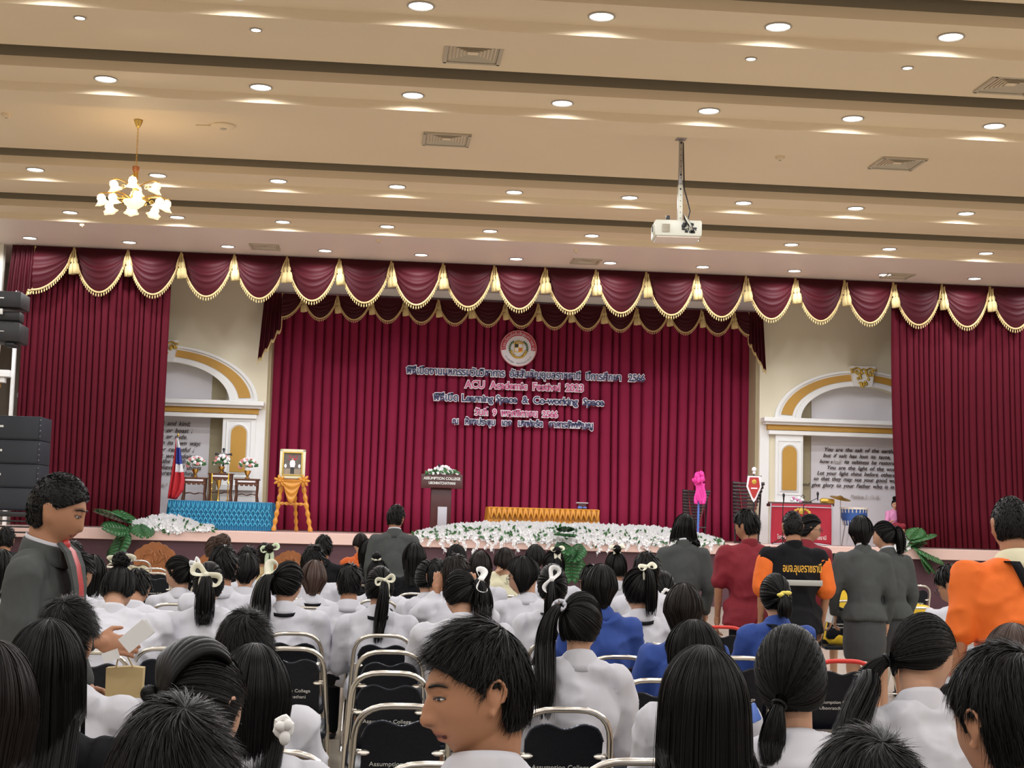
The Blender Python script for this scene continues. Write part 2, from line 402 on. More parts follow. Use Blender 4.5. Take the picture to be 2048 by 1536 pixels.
# back wall either side of the central opening
OPL, OPR = atY(533, 800, WALL_Y)[0], atY(1519, 800, WALL_Y)[0]
OPZ = atY(1024, 606, WALL_Y)[2]
wb = struct('wall_back', MB().box(((XL + OPL) / 2, WALL_Y + 0.5, 3.6), (OPL - XL, 0.2, 6.2)), 'wall')
struct('wall_segment', MB().box(((XR + OPR) / 2, WALL_Y + 0.5, 3.6), (XR - OPR, 0.2, 6.2)), 'wall', wb)
# front skin of the wall with the recessed niche openings is built by the arcades
hd = MB(); hd.box(((OPL + OPR) / 2, WALL_Y + 0.1, (OPZ + 6.75) / 2 + 0.02), (OPR - OPL + 0.6, 0.5, 6.75 - OPZ)); struct('wall_header', hd, 'panelwhite')
struct('wall_behind', MB().box(((OPL + OPR) / 2, 32.2, 3.6), (OPR - OPL + 3, 0.2, 6.4)), 'wall')
for sx, ox in ((-1, OPL), (1, OPR)):
    struct('trim_1' if sx < 0 else 'trim_2', MB().box((ox - sx * 0.03, WALL_Y + 0.55, 3.6), (0.06, 0.9, 6.0)), 'khaki')

def arcade(side):
    """wall skin with arch, entablature, pilaster and niche. side=-1 left of opening, +1 right."""
    xin = OPL if side < 0 else OPR                       # edge at the central opening
    Y0, Y1 = WALL_Y, WALL_Y + 0.38
    if side > 0:
        cx = atY(1722, 800, Y0)[0]
        zc_ent = atY(1700, 856, Y0)[2]
        xo_out = atY(1548, 848, Y0)[0]; pil0, pil1 = atY(1549, 930, Y0)[0], atY(1604, 930, Y0)[0]
        ztop = atY(1722, 742, Y0)[2]
        ent_in = atY(1521, 850, Y0)[0]
    else:
        cx = atY(325, 800, Y0)[0]
        zc_ent = atY(430, 817, Y0)[2]
        xo_out = atY(516, 810, Y0)[0]; pil0, pil1 = atY(510, 900, Y0)[0], atY(444, 900, Y0)[0]
        ztop = atY(330, 690, Y0)[2]
        ent_in = atY(530, 812, Y0)[0]
    R_out = abs(xo_out - cx); rise = ztop - (zc_ent + 0.14)
    ky = rise / R_out
    R_in = R_out * 0.70
    zb = zc_ent + 0.14                                   # arch springs from the top of the entablature
    far = cx + side * (R_out + 0.9)                      # outer limit of the bay
    # flat wall skin above the arch: grid from arch curve up to the soffit
    nm = 'wall_stage_left' if side < 0 else 'wall_stage_right'
    mb = MB(); A = np.linspace(0, pi, 41)
    top = 6.6
    arc = [(cx + R_in * cos(a), zb + R_in * ky * sin(a)) for a in A]
    for (p, q) in zip(arc[:-1], arc[1:]):
        mb.add([(p[0], Y0, p[1]), (q[0], Y0, q[1]), (q[0], Y0, top), (p[0], Y0, top)], [(0, 1, 2, 3)])
        mb.add([(p[0], Y0, p[1]), (q[0], Y0, q[1]), (q[0], Y1, q[1]), (p[0], Y1, p[1])], [(0, 1, 2, 3)])   # reveal
    xa, xb = sorted((cx - R_in, cx + R_in)); lo, hi = sorted((xin, far))
    for x0, x1 in ((lo, xa), (xb, hi)):
        mb.box(((x0 + x1) / 2, Y0 + 0.1, (zb + top) / 2), (x1 - x0, 0.2, top - zb))
    # wall between opening and pilaster, below the entablature
    a0, a1 = sorted((xin, pil1)); mb.box(((a0 + a1) / 2, Y0 + 0.19, (DECK_Z + zb) / 2), (a1 - a0, 0.38, zb - DECK_Z))
    skin = struct(nm, mb, 'cream')
    # side face at the opening in glossy white
    struct('corner_strip', MB().box((xin - (-side) * 0.0 + side * 0.11, Y0 - 0.012, (DECK_Z + zc_ent) / 2), (0.20, 0.03, zc_ent - DECK_Z)), 'white', skin)
    # arch mouldings: outer white, ochre field, inner white
    def band(r0, r1, d, m, a0=0.0, a1=pi, name='arch_band'):
        mb = MB(); A = np.linspace(a0, a1, 40)
        g = []
        for a in A:
            ring = []
            for (r, yy) in ((r0, Y0), (r0, Y0 - d), (r1, Y0 - d), (r1, Y0)):
                ring.append((cx + r * cos(a), yy, zb + r * ky * sin(a)))
            g.append(ring)
        mb.grid(np.array(g)); struct(name, mb, m, skin)
    band(R_out * 0.96, R_out, 0.06, 'white'); band(R_in, R_in * 1.09, 0.06, 'white')
    for (a0, a1) in ((0.10, pi / 2 - 0.14), (pi / 2 + 0.14, pi - 0.10)):
        band(R_out * 0.80, R_out * 0.925, 0.035, 'ochre', a0, a1, 'arch_panel')
    band(R_in * 1.09, R_out * 0.96, 0.015, 'white', name='arch_field')
    # keystone with gilded ornament
    kz = zb + R_in * ky * 0.98; kz1 = zb + R_out * ky * 1.08
    struct('keystone', MB().prism([(cx - 0.20, kz), (cx + 0.20, kz), (cx + 0.27, kz1), (cx - 0.27, kz1)], 0.17, (0, Y0 - 0.14, 0)), 'white', skin)
    mb = MB()
    for q in range(26):
        t = rng.random(); wz = (1 - t) * 0.30 + 0.02; xx = (rng.random() * 2 - 1) * wz * 0.9
        mb.sphere((cx + xx, Y0 - 0.16, kz1 - 0.10 - 0.36 * t), (0.035, 0.03, 0.03), 8, 6)
    for sx in (-1, 1):
        a = np.linspace(0, 2.3 * pi, 22); mb.tube([(cx + sx * (0.15 + 0.06 * (1 - t / 8) * cos(t)), Y0 - 0.17, kz1 - 0.15 + 0.06 * (1 - t / 8) * sin(t)) for t in a], 0.014, 6)
        mb.tube([(cx + sx * t * 0.29, Y0 - 0.16, kz1 - 0.06 - 0.02 * sin(t * 9)) for t in np.linspace(0, 1, 12)], 0.02, 6)
    struct('gilded_ornament', mb, 'goldpaint', skin)
    # entablature
    e0, e1 = sorted((ent_in, far)); L = e1 - e0; ec = (e0 + e1) / 2
    mb = MB()
    mb.box((ec, Y0 - 0.10, zb - 0.03), (L, 0.42, 0.09), ch=0.01); mb.box((ec, Y0 - 0.06, zb - 0.10), (L - 0.1, 0.34, 0.06), ch=0.01)
    mb.box((ec, Y0 - 0.02, zc_ent - 0.15), (L - 0.3, 0.24, 0.09), ch=0.005)
    struct('entablature', mb, 'white', skin)
    struct('ochre_band', MB().box((ec, Y0 - 0.03, zc_ent - 0.045), (L - 0.24, 0.26, 0.11)), 'ochre', skin)
    # pilaster with arched ochre panel
    p0, p1 = sorted((pil0, pil1)); pc = (p0 + p1) / 2; pw = p1 - p0
    zp1 = zc_ent - 0.19
    mb = MB(); mb.box((pc, Y0 - 0.02, (DECK_Z + zp1) / 2), (pw, 0.12, zp1 - DECK_Z), ch=0.008)
    struct('pilaster', mb, 'white', skin)
    pz0, pz1 = (atY(1570, 980, Y0)[2], atY(1570, 892, Y0)[2]) if side > 0 else (atY(470, 944, Y0)[2], atY(470, 852, Y0)[2])
    r = 0.155; out = [(pc - r, pz0)] + [(pc - r * cos(a), pz1 - r + r * sin(a)) for a in np.linspace(0, pi, 16)] + [(pc + r, pz0)]
    struct('pilaster_panel', MB().prism(out, 0.03, (0, Y0 - 0.105, 0)), 'ochre', skin)
    fr = [(pc - .25, pz0 - .1), (pc + .25, pz0 - .1), (pc + .25, pz1 + .1), (pc - .25, pz1 + .1)]
    mb = MB(); mb.tube([(x, Y0 - 0.085, z) for x, z in fr], 0.012, 6, closed=True); mb.tube([(x, Y0 - 0.09, z) for x, z in [(pc - r - .03, pz0 - .03)] + [(pc - (r + .03) * cos(a), pz1 - r + (r + .03) * sin(a)) for a in np.linspace(0, pi, 16)] + [(pc + r + .03, pz0 - .03)]], 0.012, 6, closed=True)
    struct('panel_moulding', mb, 'white', skin)
    struct('pilaster_base', MB().box((pc, Y0 - 0.06, pz0 - 0.32), (pw + 0.14, 0.2, 0.12), ch=0.01), 'white', skin)
    # niche back: khaki strip then pale panel
    n0, n1 = (pil1, far) if side > 0 else (far, pil1)
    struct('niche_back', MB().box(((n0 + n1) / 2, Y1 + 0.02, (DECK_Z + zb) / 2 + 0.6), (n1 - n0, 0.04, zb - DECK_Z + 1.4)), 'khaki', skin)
    q = pil1 + side * 0.30
    a0, a1 = sorted((q, far)); struct('niche_panel', MB().box(((a0 + a1) / 2, Y1 - 0.02, (DECK_Z + zb) / 2 + 0.5), (a1 - a0, 0.05, zb - DECK_Z + 1.1)), 'panelwhite', skin)
    return skin, Y1 - 0.05
skinL, NY = arcade(-1)
skinR, NY = arcade(1)

# ---- scripture lettering in the niches
sgn = thing('scripture_lettering', 'dark brown italic lettering about salt and light, inside the drum-side wall niche', 'lettering', (0, 0, 0))
linesR = [('You are the salt of the earth,', 1647, 902, 1784), ('but if salt has lost its taste,', 1645, 914, 1779), ('its saltiness be restored?', 1687, 927, 1797),
          ('You are the light of the world.', 1652, 938, 1797), ('Let your light shine before others,', 1633, 949, 1789), ('so that they may see your good works', 1626, 960, 1803), ('and give glory to your Father who is in heaven', 1602, 972, 1822)]
for b_, x0, y0, x1 in linesR:
    p = atY(x0, y0, NY); q = atY(x1, y0 + (x1 - x0) * 0.034, NY)
    text('text_line', b_, 'darkprint', sgn, (p[0], NY - 0.03, p[2]), 0.115, q[0] - p[0], extrude=0.006, offset=0.001, shear=0.3, wsp=1.7)
p = atY(1638, 926, NY); text('text_line', 'how s', 'darkprint', sgn, (p[0], NY - 0.03, p[2]), 0.115, atY(1664, 926, NY)[0] - p[0], extrude=0.006, offset=0.001, shear=0.3)
p = atY(1665, 927, NY); text('text_line', 'hall', 'faded', sgn, (p[0], NY - 0.03, p[2]), 0.125, atY(1681, 926, NY)[0] - p[0], extrude=0.008, shear=0.35)
p = atY(1700, 996, NY); text('text_line', 'Matthew 5 : 13-16', 'faded', sgn, (p[0], NY - 0.03, p[2]), 0.11, 0.62, extrude=0.006, shear=0.2)
sgl = thing('scripture_lettering', 'dark brown italic lettering about love, in the niche behind the flag', 'lettering', (0, 0, 0))
linesL = [('Love is patient and kind;', 381, 852), ('it does not envy or boast ;', 385, 866), ('it is not arrogant or rude.', 375, 878), ('It does not insist on its own way;', 401, 891), ('it is not irritable or resentful ;', 388, 904),
          ('it does not rejoice at wrongdoing,', 393, 917), ('but rejoices with the truth.', 374, 927), ('It bears all things, believes all things', 402, 940), ('hopes all things, endures all things.', 396, 951)]
for b_, x1, y0 in linesL:
    q = atY(x1, y0, NY)
    text('text_line', b_, 'darkprint', sgl, (q[0], NY - 0.03, q[2]), 0.125, None, align='RIGHT', extrude=0.006, offset=0.001, shear=0.3, wsp=1.6)
p = atY(336, 973, NY); text('text_line', '1 Corinthians 13 : 4-7', 'faded', sgl, (p[0], NY - 0.03, p[2]), 0.1, None, align='RIGHT', extrude=0.006, shear=0.1)

# ---- downlights
lamp_master = None; NL = {}; ORD = ['first', 'second', 'third', 'fourth', 'fifth', 'sixth', 'seventh', 'eighth', 'ninth', 'tenth', 'eleventh', 'twelfth', 'thirteenth', 'fourteenth']
def lamp_template():
    t = thing('recessed_downlight', 'x', 'ceiling light')
    MB().lathe([(0.132, 0.004), (0.142, -0.008), (0.124, -0.014), (0.117, -0.004), (0.117, 0.03)], seg=24).build('ring', 'lampring', t)
    m = MB(); m.lathe([(0.117, 0.0), (0.04, -0.002), (0.0, -0.002)], seg=24); m.build('lens', 'lamp', t)
    return t
for ri, (yy, zz, off, nm) in enumerate(LAMP_ROWS):
    for i in range(-5, 9):
        x = LAMP_X0 + off + i * LAMP_STEP
        v = np.array([x, yy, zz]) - EYE; d = v @ CF; px = 1024 + FPX * (v @ CR) / d; py = 768 - FPX * (v @ CU) / d
        add_spot(x, yy, zz - 0.03)
        if not (-60 < px < 2110 and py > -60): continue
        NL[nm] = NL.get(nm, 0) + 1; w_ = ORD[NL[nm] - 1]
        lab = f'glowing recessed downlight, {w_} from the chandelier side in the {nm} lamp row' if nm != 'front' else f'glowing downlight in the soffit above the valance, {w_} from the speaker side'
        grp = f'downlights in the {nm} ceiling row'
        if lamp_master is None:
            lamp_master = lamp_template(); o = lamp_master; o.location = (x, yy, zz); o['label'] = lab; o['group'] = grp
        else: o = dup(lamp_master, (x, yy, zz), 0, lab, grp)
small = None
TL = ['first', 'second', 'third', 'fourth']
for ti, (px, py) in enumerate(((160, 35), (512, 59), (1502, 117), (1815, 135))):
    p = atZ(px, py, 6.60)
    if small is None:
        small = thing('small_downlight', 'tiny bright spotlight beyond the first lamp row, first from the chandelier side', 'ceiling light', p, 0, 'tiny spotlights')
        MB().lathe([(0.062, 0.002), (0.066, -0.01), (0.05, -0.012)], seg=16).build('ring', 'lampring', small)
        MB().lathe([(0.05, -0.006), (0.0, -0.008)], seg=16).build('lens', 'lamp', small)
    else: dup(small, p, None, f'tiny bright spotlight beyond the first lamp row, {TL[ti]} from the chandelier side')

for ti, (px, py) in enumerate(((670, 563), (981, 578), (1299, 592), (1597, 606))):
    p = atZ(px, py, 6.60); o = dup(lamp_master, (p[0], p[1], 6.60), 0, f'bright lamp glimpsed through the gaps between valance swags, {TL[ti]} from the flag side', 'stage ceiling lamps'); add_spot(p[0], p[1], 6.57, stagespot)
# ---- vents
def vent(px, py, z, lab, s=0.62):
    p = atZ(px, py, z); t = thing('ceiling_vent', lab, 'vent', (p[0], p[1], z))
    h = s / 2
    mb = MB()
    for a in range(4):
        R = rotz(a * pi / 2); mb.box(R @ np.array([0, h - 0.02, -0.012]), (s, 0.045, 0.03), R=R, ch=0.004)
    mb.build('frame', 'ventwhite', t, False)
    MB().box((0, 0, 0.02), (s - 0.04, s - 0.04, 0.03)).build('backing', 'ventdark', t, False)
    for a in range(4):
        mb = MB(); R = rotz(a * pi / 2)
        for q in range(6):
            r = h - 0.06 - q * 0.04
            mb.box(R @ np.array([0, r, -0.004]), (2 * r, 0.004, 0.030), R=R @ rotx(radians(58)))
        o = mb.build('louvre_bank', 'ventwhite', t, False)
    return t
for i, (px, py, z, lab) in enumerate(((946, 107, 6.88, 'square louvred ceiling vent in the bay just behind the first lamp row, near the middle'), (893, 278, 6.88, 'square louvred ceiling vent in the bay between the chandelier and projector pole'),
        (1795, 326, 6.88, 'square louvred ceiling vent in the projector bay, on the far side of the projector pole'), (2022, 169, 6.88, 'louvred ceiling vent cut by the picture edge, in the first bay'),
        (530, 493, 6.60, 'louvred vent in the stage soffit, first from the chandelier side'), (1172, 522, 6.60, 'louvred vent in the stage soffit, middle one, above the valance'), (1795, 551, 6.60, 'louvred vent in the stage soffit, over the drums side'))):
    vent(px, py, z, lab, 0.66 if z > 6.7 else 0.55)
def detector(px, py, lab, r=0.11, z=6.88):
    p = atZ(px, py, z); t = thing('smoke_detector', lab, 'smoke detector', p)
    MB().lathe([(r, 0), (r, -0.02), (r * .8, -0.045), (r * .5, -0.05), (0, -0.052)], seg=20).build('body', 'ceiling', t)
    MB().lathe([(r * .3, -0.05), (r * .25, -0.062), (0, -0.064)], seg=12).build('sensor', 'ventwhite', t)
    return t
t = detector(447, 250, 'beige dome smoke detector on the ceiling beside the chandelier', 0.16)
MB().tube([(-0.38, 0.05, -0.01), (-0.2, 0.05, -0.01), (-0.2, 0.0, -0.02)], 0.012, 6).build('conduit', 'ceiling', t)
detector(13, 228, 'tiny ceiling sprinkler head before the chandelier, at the ceiling edge', 0.07)
detector(1560, 313, 'tiny ceiling sprinkler head in the projector bay', 0.07)
detector(165, 447, 'tiny sprinkler in the stage soffit near the chandelier', 0.05, 6.6)
detector(757, 479, 'tiny sprinkler in the stage soffit near the middle', 0.05, 6.6)
detector(1152, 499, 'tiny sprinkler in the stage soffit under the projector side', 0.05, 6.6)

# ================================================================== DRAPERY
def curtain(name, label, x0, x1, z0, z1, Y, pleat, amp, m, cat='curtain', sk0=0.0, sk1=0.0, seed=1):
    """pleated cloth: deep irregular folds; sk = sideways shift of each edge at mid height"""
    g = np.random.default_rng(seed)
    L = x1 - x0; xs = [0.0]
    while xs[-1] < L: xs.append(xs[-1] + pleat * g.uniform(0.65, 1.35))
    xs = np.array(xs) * L / xs[-1]
    U = []; D = []
    for i in range(len(xs) - 1):
        w = xs[i + 1] - xs[i]; a = amp * g.uniform(0.7, 1.2)
        for t, dd in ((0, 1.3), (0.07, .9), (0.14, -.5), (0.26, -.9), (0.5, -1.0), (0.74, -.9), (0.86, -.5), (0.93, .9)):
            U.append(xs[i] + w * t); D.append(a * dd)
    U.append(L); D.append(amp); U = np.array(U); D = np.array(D)
    Z = np.linspace(z1, z0, 9); P = np.zeros((len(U), len(Z), 3))
    for j, z in enumerate(Z):
        t = j / (len(Z) - 1)
        sh = sk0 * (1 - U / L) + sk1 * (U / L)
        wob = 0.25 * pleat * np.sin(U * 2.1 + t * 3 + seed) * t
        P[:, j, 0] = x0 + U + sh * (1 - t ** 2.5) + wob * .4
        P[:, j, 1] = Y + D * (0.75 + 0.35 * t) + 0.02 * np.sin(U * 3.3 + t * 4)
        P[:, j, 2] = z
    o = MB().grid(P).build(name, m, None, True); tag(o, label, cat)
    so = o.modifiers.new('thickness', 'SOLIDIFY'); so.thickness = 0.006
    return o
Z0 = DECK_Z + 0.02
XFL0, XFL1 = atY(30, 800, VAL_Y)[0], atY(322, 900, VAL_Y)[0]
XFR0 = atY(1800, 1080, VAL_Y + .2)[0]
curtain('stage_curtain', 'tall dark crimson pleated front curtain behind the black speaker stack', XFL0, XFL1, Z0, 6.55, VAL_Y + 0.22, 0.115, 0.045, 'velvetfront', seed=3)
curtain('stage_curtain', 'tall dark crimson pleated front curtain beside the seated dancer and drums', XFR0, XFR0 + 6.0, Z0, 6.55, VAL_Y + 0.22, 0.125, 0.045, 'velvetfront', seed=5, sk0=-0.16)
BY = WALL_Y + 0.75
XB0, XB1 = atY(538, 800, BY)[0] - 0.2, atY(1519, 800, BY)[0] + 0.2
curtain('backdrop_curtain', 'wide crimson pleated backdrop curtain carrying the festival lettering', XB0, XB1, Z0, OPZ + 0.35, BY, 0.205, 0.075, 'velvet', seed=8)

def swag_mesh(w, h, mb, sc=1.0, half=0):
    n, m = 25, 21; P = np.zeros((n, m, 3))
    for i in range(n):
        u = i / (n - 1); uu = u
        if half < 0: uu = 0.5 + u * 0.5
        if half > 0: uu = u * 0.5
        dep = h * (max(0, sin(pi * uu)) ** 0.62)
        for j in range(m):
            v = j / (m - 1)
            fold = cos(v * v * 2 * pi * 5.2 + 0.6) * 0.026 * sc * (sin(pi * uu) ** 0.8) * min(1, v * 3)
            P[i, j] = (u * w, -0.03 - 0.13 * sc * sin(pi * uu) * sin(pi * min(1, v * .9)) + fold, -dep * v)
    mb.grid(P); return P[:, -1]
def fringe_mesh(hem, mb, step, ln, r):
    d = np.r_[0, np.cumsum(np.linalg.norm(np.diff(hem, axis=0), axis=1))]
    for t in np.arange(step / 2, d[-1], step):
        p = np.array([np.interp(t, d, hem[:, k]) for k in range(3)]) + (0, -0.012, 0)
        mb.lathe([(r * .25, 0), (r * .3, -ln * .3), (r, -ln * .55), (r * .9, -ln), (0, -ln)], p, 6)
def tassel_meshes(sc):
    a = MB(); a.lathe([(0.008, 0), (0.01, -0.14), (0.03, -0.17), (0.036, -0.22), (0.02, -0.25), (0.05, -0.28), (0.062, -0.36), (0.058, -0.47), (0.0, -0.47)], (0, -0.05, 0), 10, wob=lambda t, z: 0.08 * cos(6 * t))
    v = a.v[-1]; a.v[-1] = v * (sc, sc, sc); return a.mesh('tassel')
def valance(label, nodes, z, Y, h, sc, tails, desc):
    """nodes: list of x where swags meet"""
    v = thing('valance', label, 'valance', (nodes[0], Y, z))
    x0 = nodes[0]
    w = np.mean(np.diff(nodes)[1:-1])
    mb = MB(); hem = swag_mesh(w, h, mb, sc); sm = mb.mesh('swag'); sm.materials.append(M['swag'])
    cm = MB(); cm.tube(hem + np.array([0, -0.012, 0]), 0.020 * sc, 6); cm = cm.mesh('braid'); cm.materials.append(M['goldtrim'])
    fm = MB(); fringe_mesh(hem, fm, 0.052 * sc, 0.085 * sc, 0.012 * sc); fm = fm.mesh('fringe'); fm.materials.append(M['tassel'])
    tm = tassel_meshes(sc); tm.materials.append(M['tassel'])
    hook = MB()
    for sx in (-1, 1):
        hook.tube([(sx * 0.012, -0.04, 0), (sx * 0.05 * sc, -0.05, -0.10 * sc), (sx * 0.085 * sc, -0.05, -0.26 * sc)], 0.014 * sc, 5)
        for q in range(4): hook.lathe([(0.004, 0), (0.013 * sc, -0.06 * sc), (0, -0.065 * sc)], (sx * (0.03 + .017 * q) * sc, -0.05, (-0.12 - 0.05 * q) * sc), 5)
    hk = hook.mesh('braid'); hk.materials.append(M['goldtrim'])
    for i in range(len(nodes) - 1):
        a, b = nodes[i], nodes[i + 1]
        if i == 0 and tails[0] or i == len(nodes) - 2 and tails[1]:
            hf = -1 if i == 0 else 1
            mb = MB(); hm = swag_mesh(b - a, h, mb, sc, hf); s = mb.build('swag', 'swag', v, True); s.location = (a - x0, 0, 0)
            mb = MB(); mb.tube(hm + np.array([0, -.012, 0]), 0.02 * sc, 6); mb.build('braid', 'goldtrim', s)
            mb = MB(); fringe_mesh(hm, mb, 0.052 * sc, 0.085 * sc, 0.012 * sc); tag(mb.build('fringe', 'tassel', s), kind='stuff')
        else:
            s = link('swag', sm, v); s.location = (a - x0, 0, 0); s.scale = ((b - a) / w, 1, 1)
            link('braid', cm, s); tag(link('fringe', fm, s), kind='stuff')
        if i > 0:
            t = link('tassel', tm, v); t.location = (a - x0, -0.03, -0.06 * sc); t.rotation_euler = (0, radians(rng.uniform(-3, 3)), 0)
            t2 = link('tassel', tm, v); t2.location = (a - x0 + 0.035 * sc, -0.055, -0.05 * sc); t2.rotation_euler = (0, radians(-4), 0)
            link('braid', hk, t)
    # heading board
    mb = MB(); mb.box(((nodes[-1] - x0) / 2, 0.05, -0.05), (nodes[-1] - x0, 0.05, 0.10)); mb.build('heading', 'swag', v, False)
    for k, tl in enumerate(tails):           # jabot tails with stepped hem
        if not tl: continue
        sx = -1 if k == 0 else 1; xe = 0 if k == 0 else nodes[-1] - x0
        n = 33; g = np.zeros((n, 12, 3)); wd, lo, hi = tl
        for i in range(n):
            u = i / (n - 1); zb = -(hi + (lo - hi) * u) - 0.05 * sin(u * 8 * pi)
            for j in range(12):
                t = j / 11
                g[i, j] = (xe + sx * u * wd * (1 + .25 * t), -0.05 + 0.035 * cos(u * 9 * pi) * (0.4 + t), zb * t)
        j_ = MB().grid(g).build('tail', 'swag', v, True)
        mb = MB(); mb.tube(g[:, -1], 0.016 * sc, 5); mb.tube(g[0, :], 0.018 * sc, 5); mb.build('braid', 'goldtrim', j_)
        mb = MB(); fringe_mesh(g[:, -1], mb, 0.05 * sc, 0.085 * sc, 0.013 * sc); fringe_mesh(g[0], mb, 0.1 * sc, 0.05 * sc, 0.012 * sc); tag(mb.build('fringe', 'tassel', j_), kind='stuff')
    return v
px_nodes = [72, 150, 257.6, 366, 471.7, 574.7, 679, 784, 887.6, 990, 1091.4, 1192, 1290, 1391, 1488.7, 1588, 1691, 1788.7, 1886, 1978]
nod = [atY(p, 487 + 0.0453 * (p - 40), VAL_Y)[0] for p in px_nodes]
st = (nod[-1] - nod[1]) / (len(nod) - 2)
nod = [nod[0]] + [nod[1] + st * i for i in range(len(nod) - 1)]
nod += [nod[-1] + st, nod[-1] + 2 * st, nod[-1] + 3 * st]
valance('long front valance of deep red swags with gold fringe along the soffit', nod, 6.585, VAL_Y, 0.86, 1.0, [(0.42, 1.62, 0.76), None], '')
IY = WALL_Y - 0.28
iz = atY(1040, 606, IY)[2]
xi0, xi1 = atY(565, 600, IY)[0], atY(1497, 620, IY)[0]
n0 = xi0 + 0.43; ns = 14
stp = (xi1 - 0.33 - n0) / 13
inn = [xi0] + [n0 + stp * i for i in range(14)] + [xi1]
valance('shorter inner valance of small red swags above the backdrop curtain', inn, iz, IY, 0.50, 0.72, [(0.36, 1.45, 0.70), (0.30, 1.30, 0.62)], '')
struct('trim_3', MB().box(((xi0 + xi1) / 2, IY + 0.16, iz - 0.02), (xi1 - xi0 + 0.6, 0.22, 0.05), ch=0.008).box(((xi0 + xi1) / 2 + 0.3, IY + 0.13, iz + 0.12), (xi1 - xi0 - 2.2, 0.2, 0.16), ch=0.02), 'white')

# ================================================================== BACKDROP LETTERING
LY = BY - 0.16
ls = thing('festival_lettering', 'five lines of cut foam letters, navy and pink with white edges, on the backdrop curtain', 'lettering', (0, 0, 0))
for body, xa, xb, ya, col, sz in (('พิธีเปิดงานมหกรรมวันวิชาการ  อัสสัมชัญอุบลราชธานี  ปีการศึกษา   2566', 812, 1288, 748, 'navyletter', 0.215),
                             ('ACU  Academic  Festival  2023', 930, 1166, 776, 'pinkletter', 0.225),
                             ('พิธีเปิด Learning Space  &  Co-working  Space', 866, 1206, 801, 'navyletter', 0.215),
                             ('วันที่  9  พฤศจิกายน  2566', 949, 1114, 830, 'pinkletter', 0.19),
                             ('ณ   ห้องประชุม   เดอ   มงฟอร์ต   อาคารสัพพัญญู', 904, 1184, 848, 'navyletter', 0.185)):
    p = atY(xa, ya, LY); q = atY(xb, ya + (xb - xa) * 0.030, LY)
    zz = (p[2] + q[2]) / 2
    t = text('text_line', body, col, ls, (p[0], LY - 0.035, zz), sz, q[0] - p[0], extrude=0.006, offset=0.0035)
    t2 = text('white_outline', body, 'whitefoam', t, (0, 0, -0.018), sz, None, rot=(0, 0, 0), extrude=0.010, offset=0.020)
# ---- round emblem
ec = atY(1037, 697, LY); r = 0.385
em = thing('school_emblem', 'round white school emblem with red upper band and quartered shield', 'emblem', (ec[0], LY, ec[2]))
def disc(r, y, m, name, par=em, seg=48, d=0.02):
    return MB().prism([(r * cos(a), r * sin(a)) for a in np.linspace(0, 2 * pi, seg, endpoint=False)], d, (0, y, 0)).build(name, m, par)
disc(r, 0, 'whitefoam', 'board')
arc = [(r * .965 * cos(a), r * .965 * sin(a)) for a in np.linspace(pi + .12, -.12, 40)] + [(r * .72 * cos(a), r * .72 * sin(a)) for a in np.linspace(-.12, pi + .12, 40)]
MB().prism(arc, 0.01, (0, -0.012, 0)).build('red_band', 'red', em)
ring = MB(); ring.tube([(r * cos(a), -.006, r * sin(a)) for a in np.linspace(0, 2 * pi, 60, endpoint=False)], 0.010, 6, closed=True); ring.build('rim', 'pinkpetal', em)
s = r * .22
MB().box((0, -0.012, 0.03 * r), (4.4 * s * .5, 0.01, 2.3 * s), ch=0.004).build('shield_border', 'goldpaint', em, False)
for (a, b, m) in ((-1, 1, 'shieldblack'), (1, 1, 'whitefoam'), (-1, -1, 'whitefoam'), (1, -1, 'orangepaint')):
    o = [(a * 0.006, b * 0.006), (a * s * .95, b * 0.006), (a * s * (.95 if b > 0 else .8), b * s * .95), (a * 0.006, b * s * (1.0 if b < 0 else .95))]
    MB().prism([(x, z + 0.04 * r) for x, z in o], 0.01, (0, -0.022, 0)).build('quarter', m, em, False)
mb = MB(); mg = MB()
for sx in (-1, 1):
    for i in range(9):
        a = radians(-60 + i * 14); rr = r * .50
        mb.sphere((sx * rr * cos(a), -0.02, rr * sin(a) * .9), (0.030, 0.008, 0.016), 8, 5, roty(-sx * (a + .6)))
    for i in range(7):
        a = radians(-85 + i * 12); mg.sphere((sx * r * .42 * cos(a), -0.024, -r * .06 + r * .46 * sin(a)), (0.034, 0.008, 0.018), 8, 5, roty(sx * .5))
mb.build('laurel_leaves', 'leaf', em); 
for i in range(5): mg.sphere(((i - 2) * .045, -0.024, r * .40 - abs(i - 2) * .02), (0.022, 0.008, 0.03), 8, 5)
mg.build('gilt_scrolls', 'goldpaint', em)
def arctext(body, rr, a0, a1, m, size, flip=False):
    cl = []
    for ch in body:
        if cl and ('\u0e31' == ch or '\u0e34' <= ch <= '\u0e3a' or '\u0e47' <= ch <= '\u0e4e'): cl[-1] += ch
        else: cl.append(ch)
    for i, c in enumerate(cl):
        if c == ' ': continue
        a = a0 + (a1 - a0) * (i + .5) / len(cl)
        rot = (pi / 2, -(a - pi / 2) if not flip else -(a + pi / 2), 0)
        text('letter', c, m, em, (rr * cos(a), -0.024, rr * sin(a)), size, None, rot=(pi / 2, rot[1], 0), align='CENTER', extrude=0.002)
arctext('โรงเรียนอัสสัมชัญอุบลราชธานี', r * .765, pi + .08, -.08, 'whitefoam', 0.085)
arctext('อำเภอเมือง  จังหวัดอุบลราชธานี', r * .88, pi + .55, 2 * pi - .55, 'shieldblack', 0.045, True)

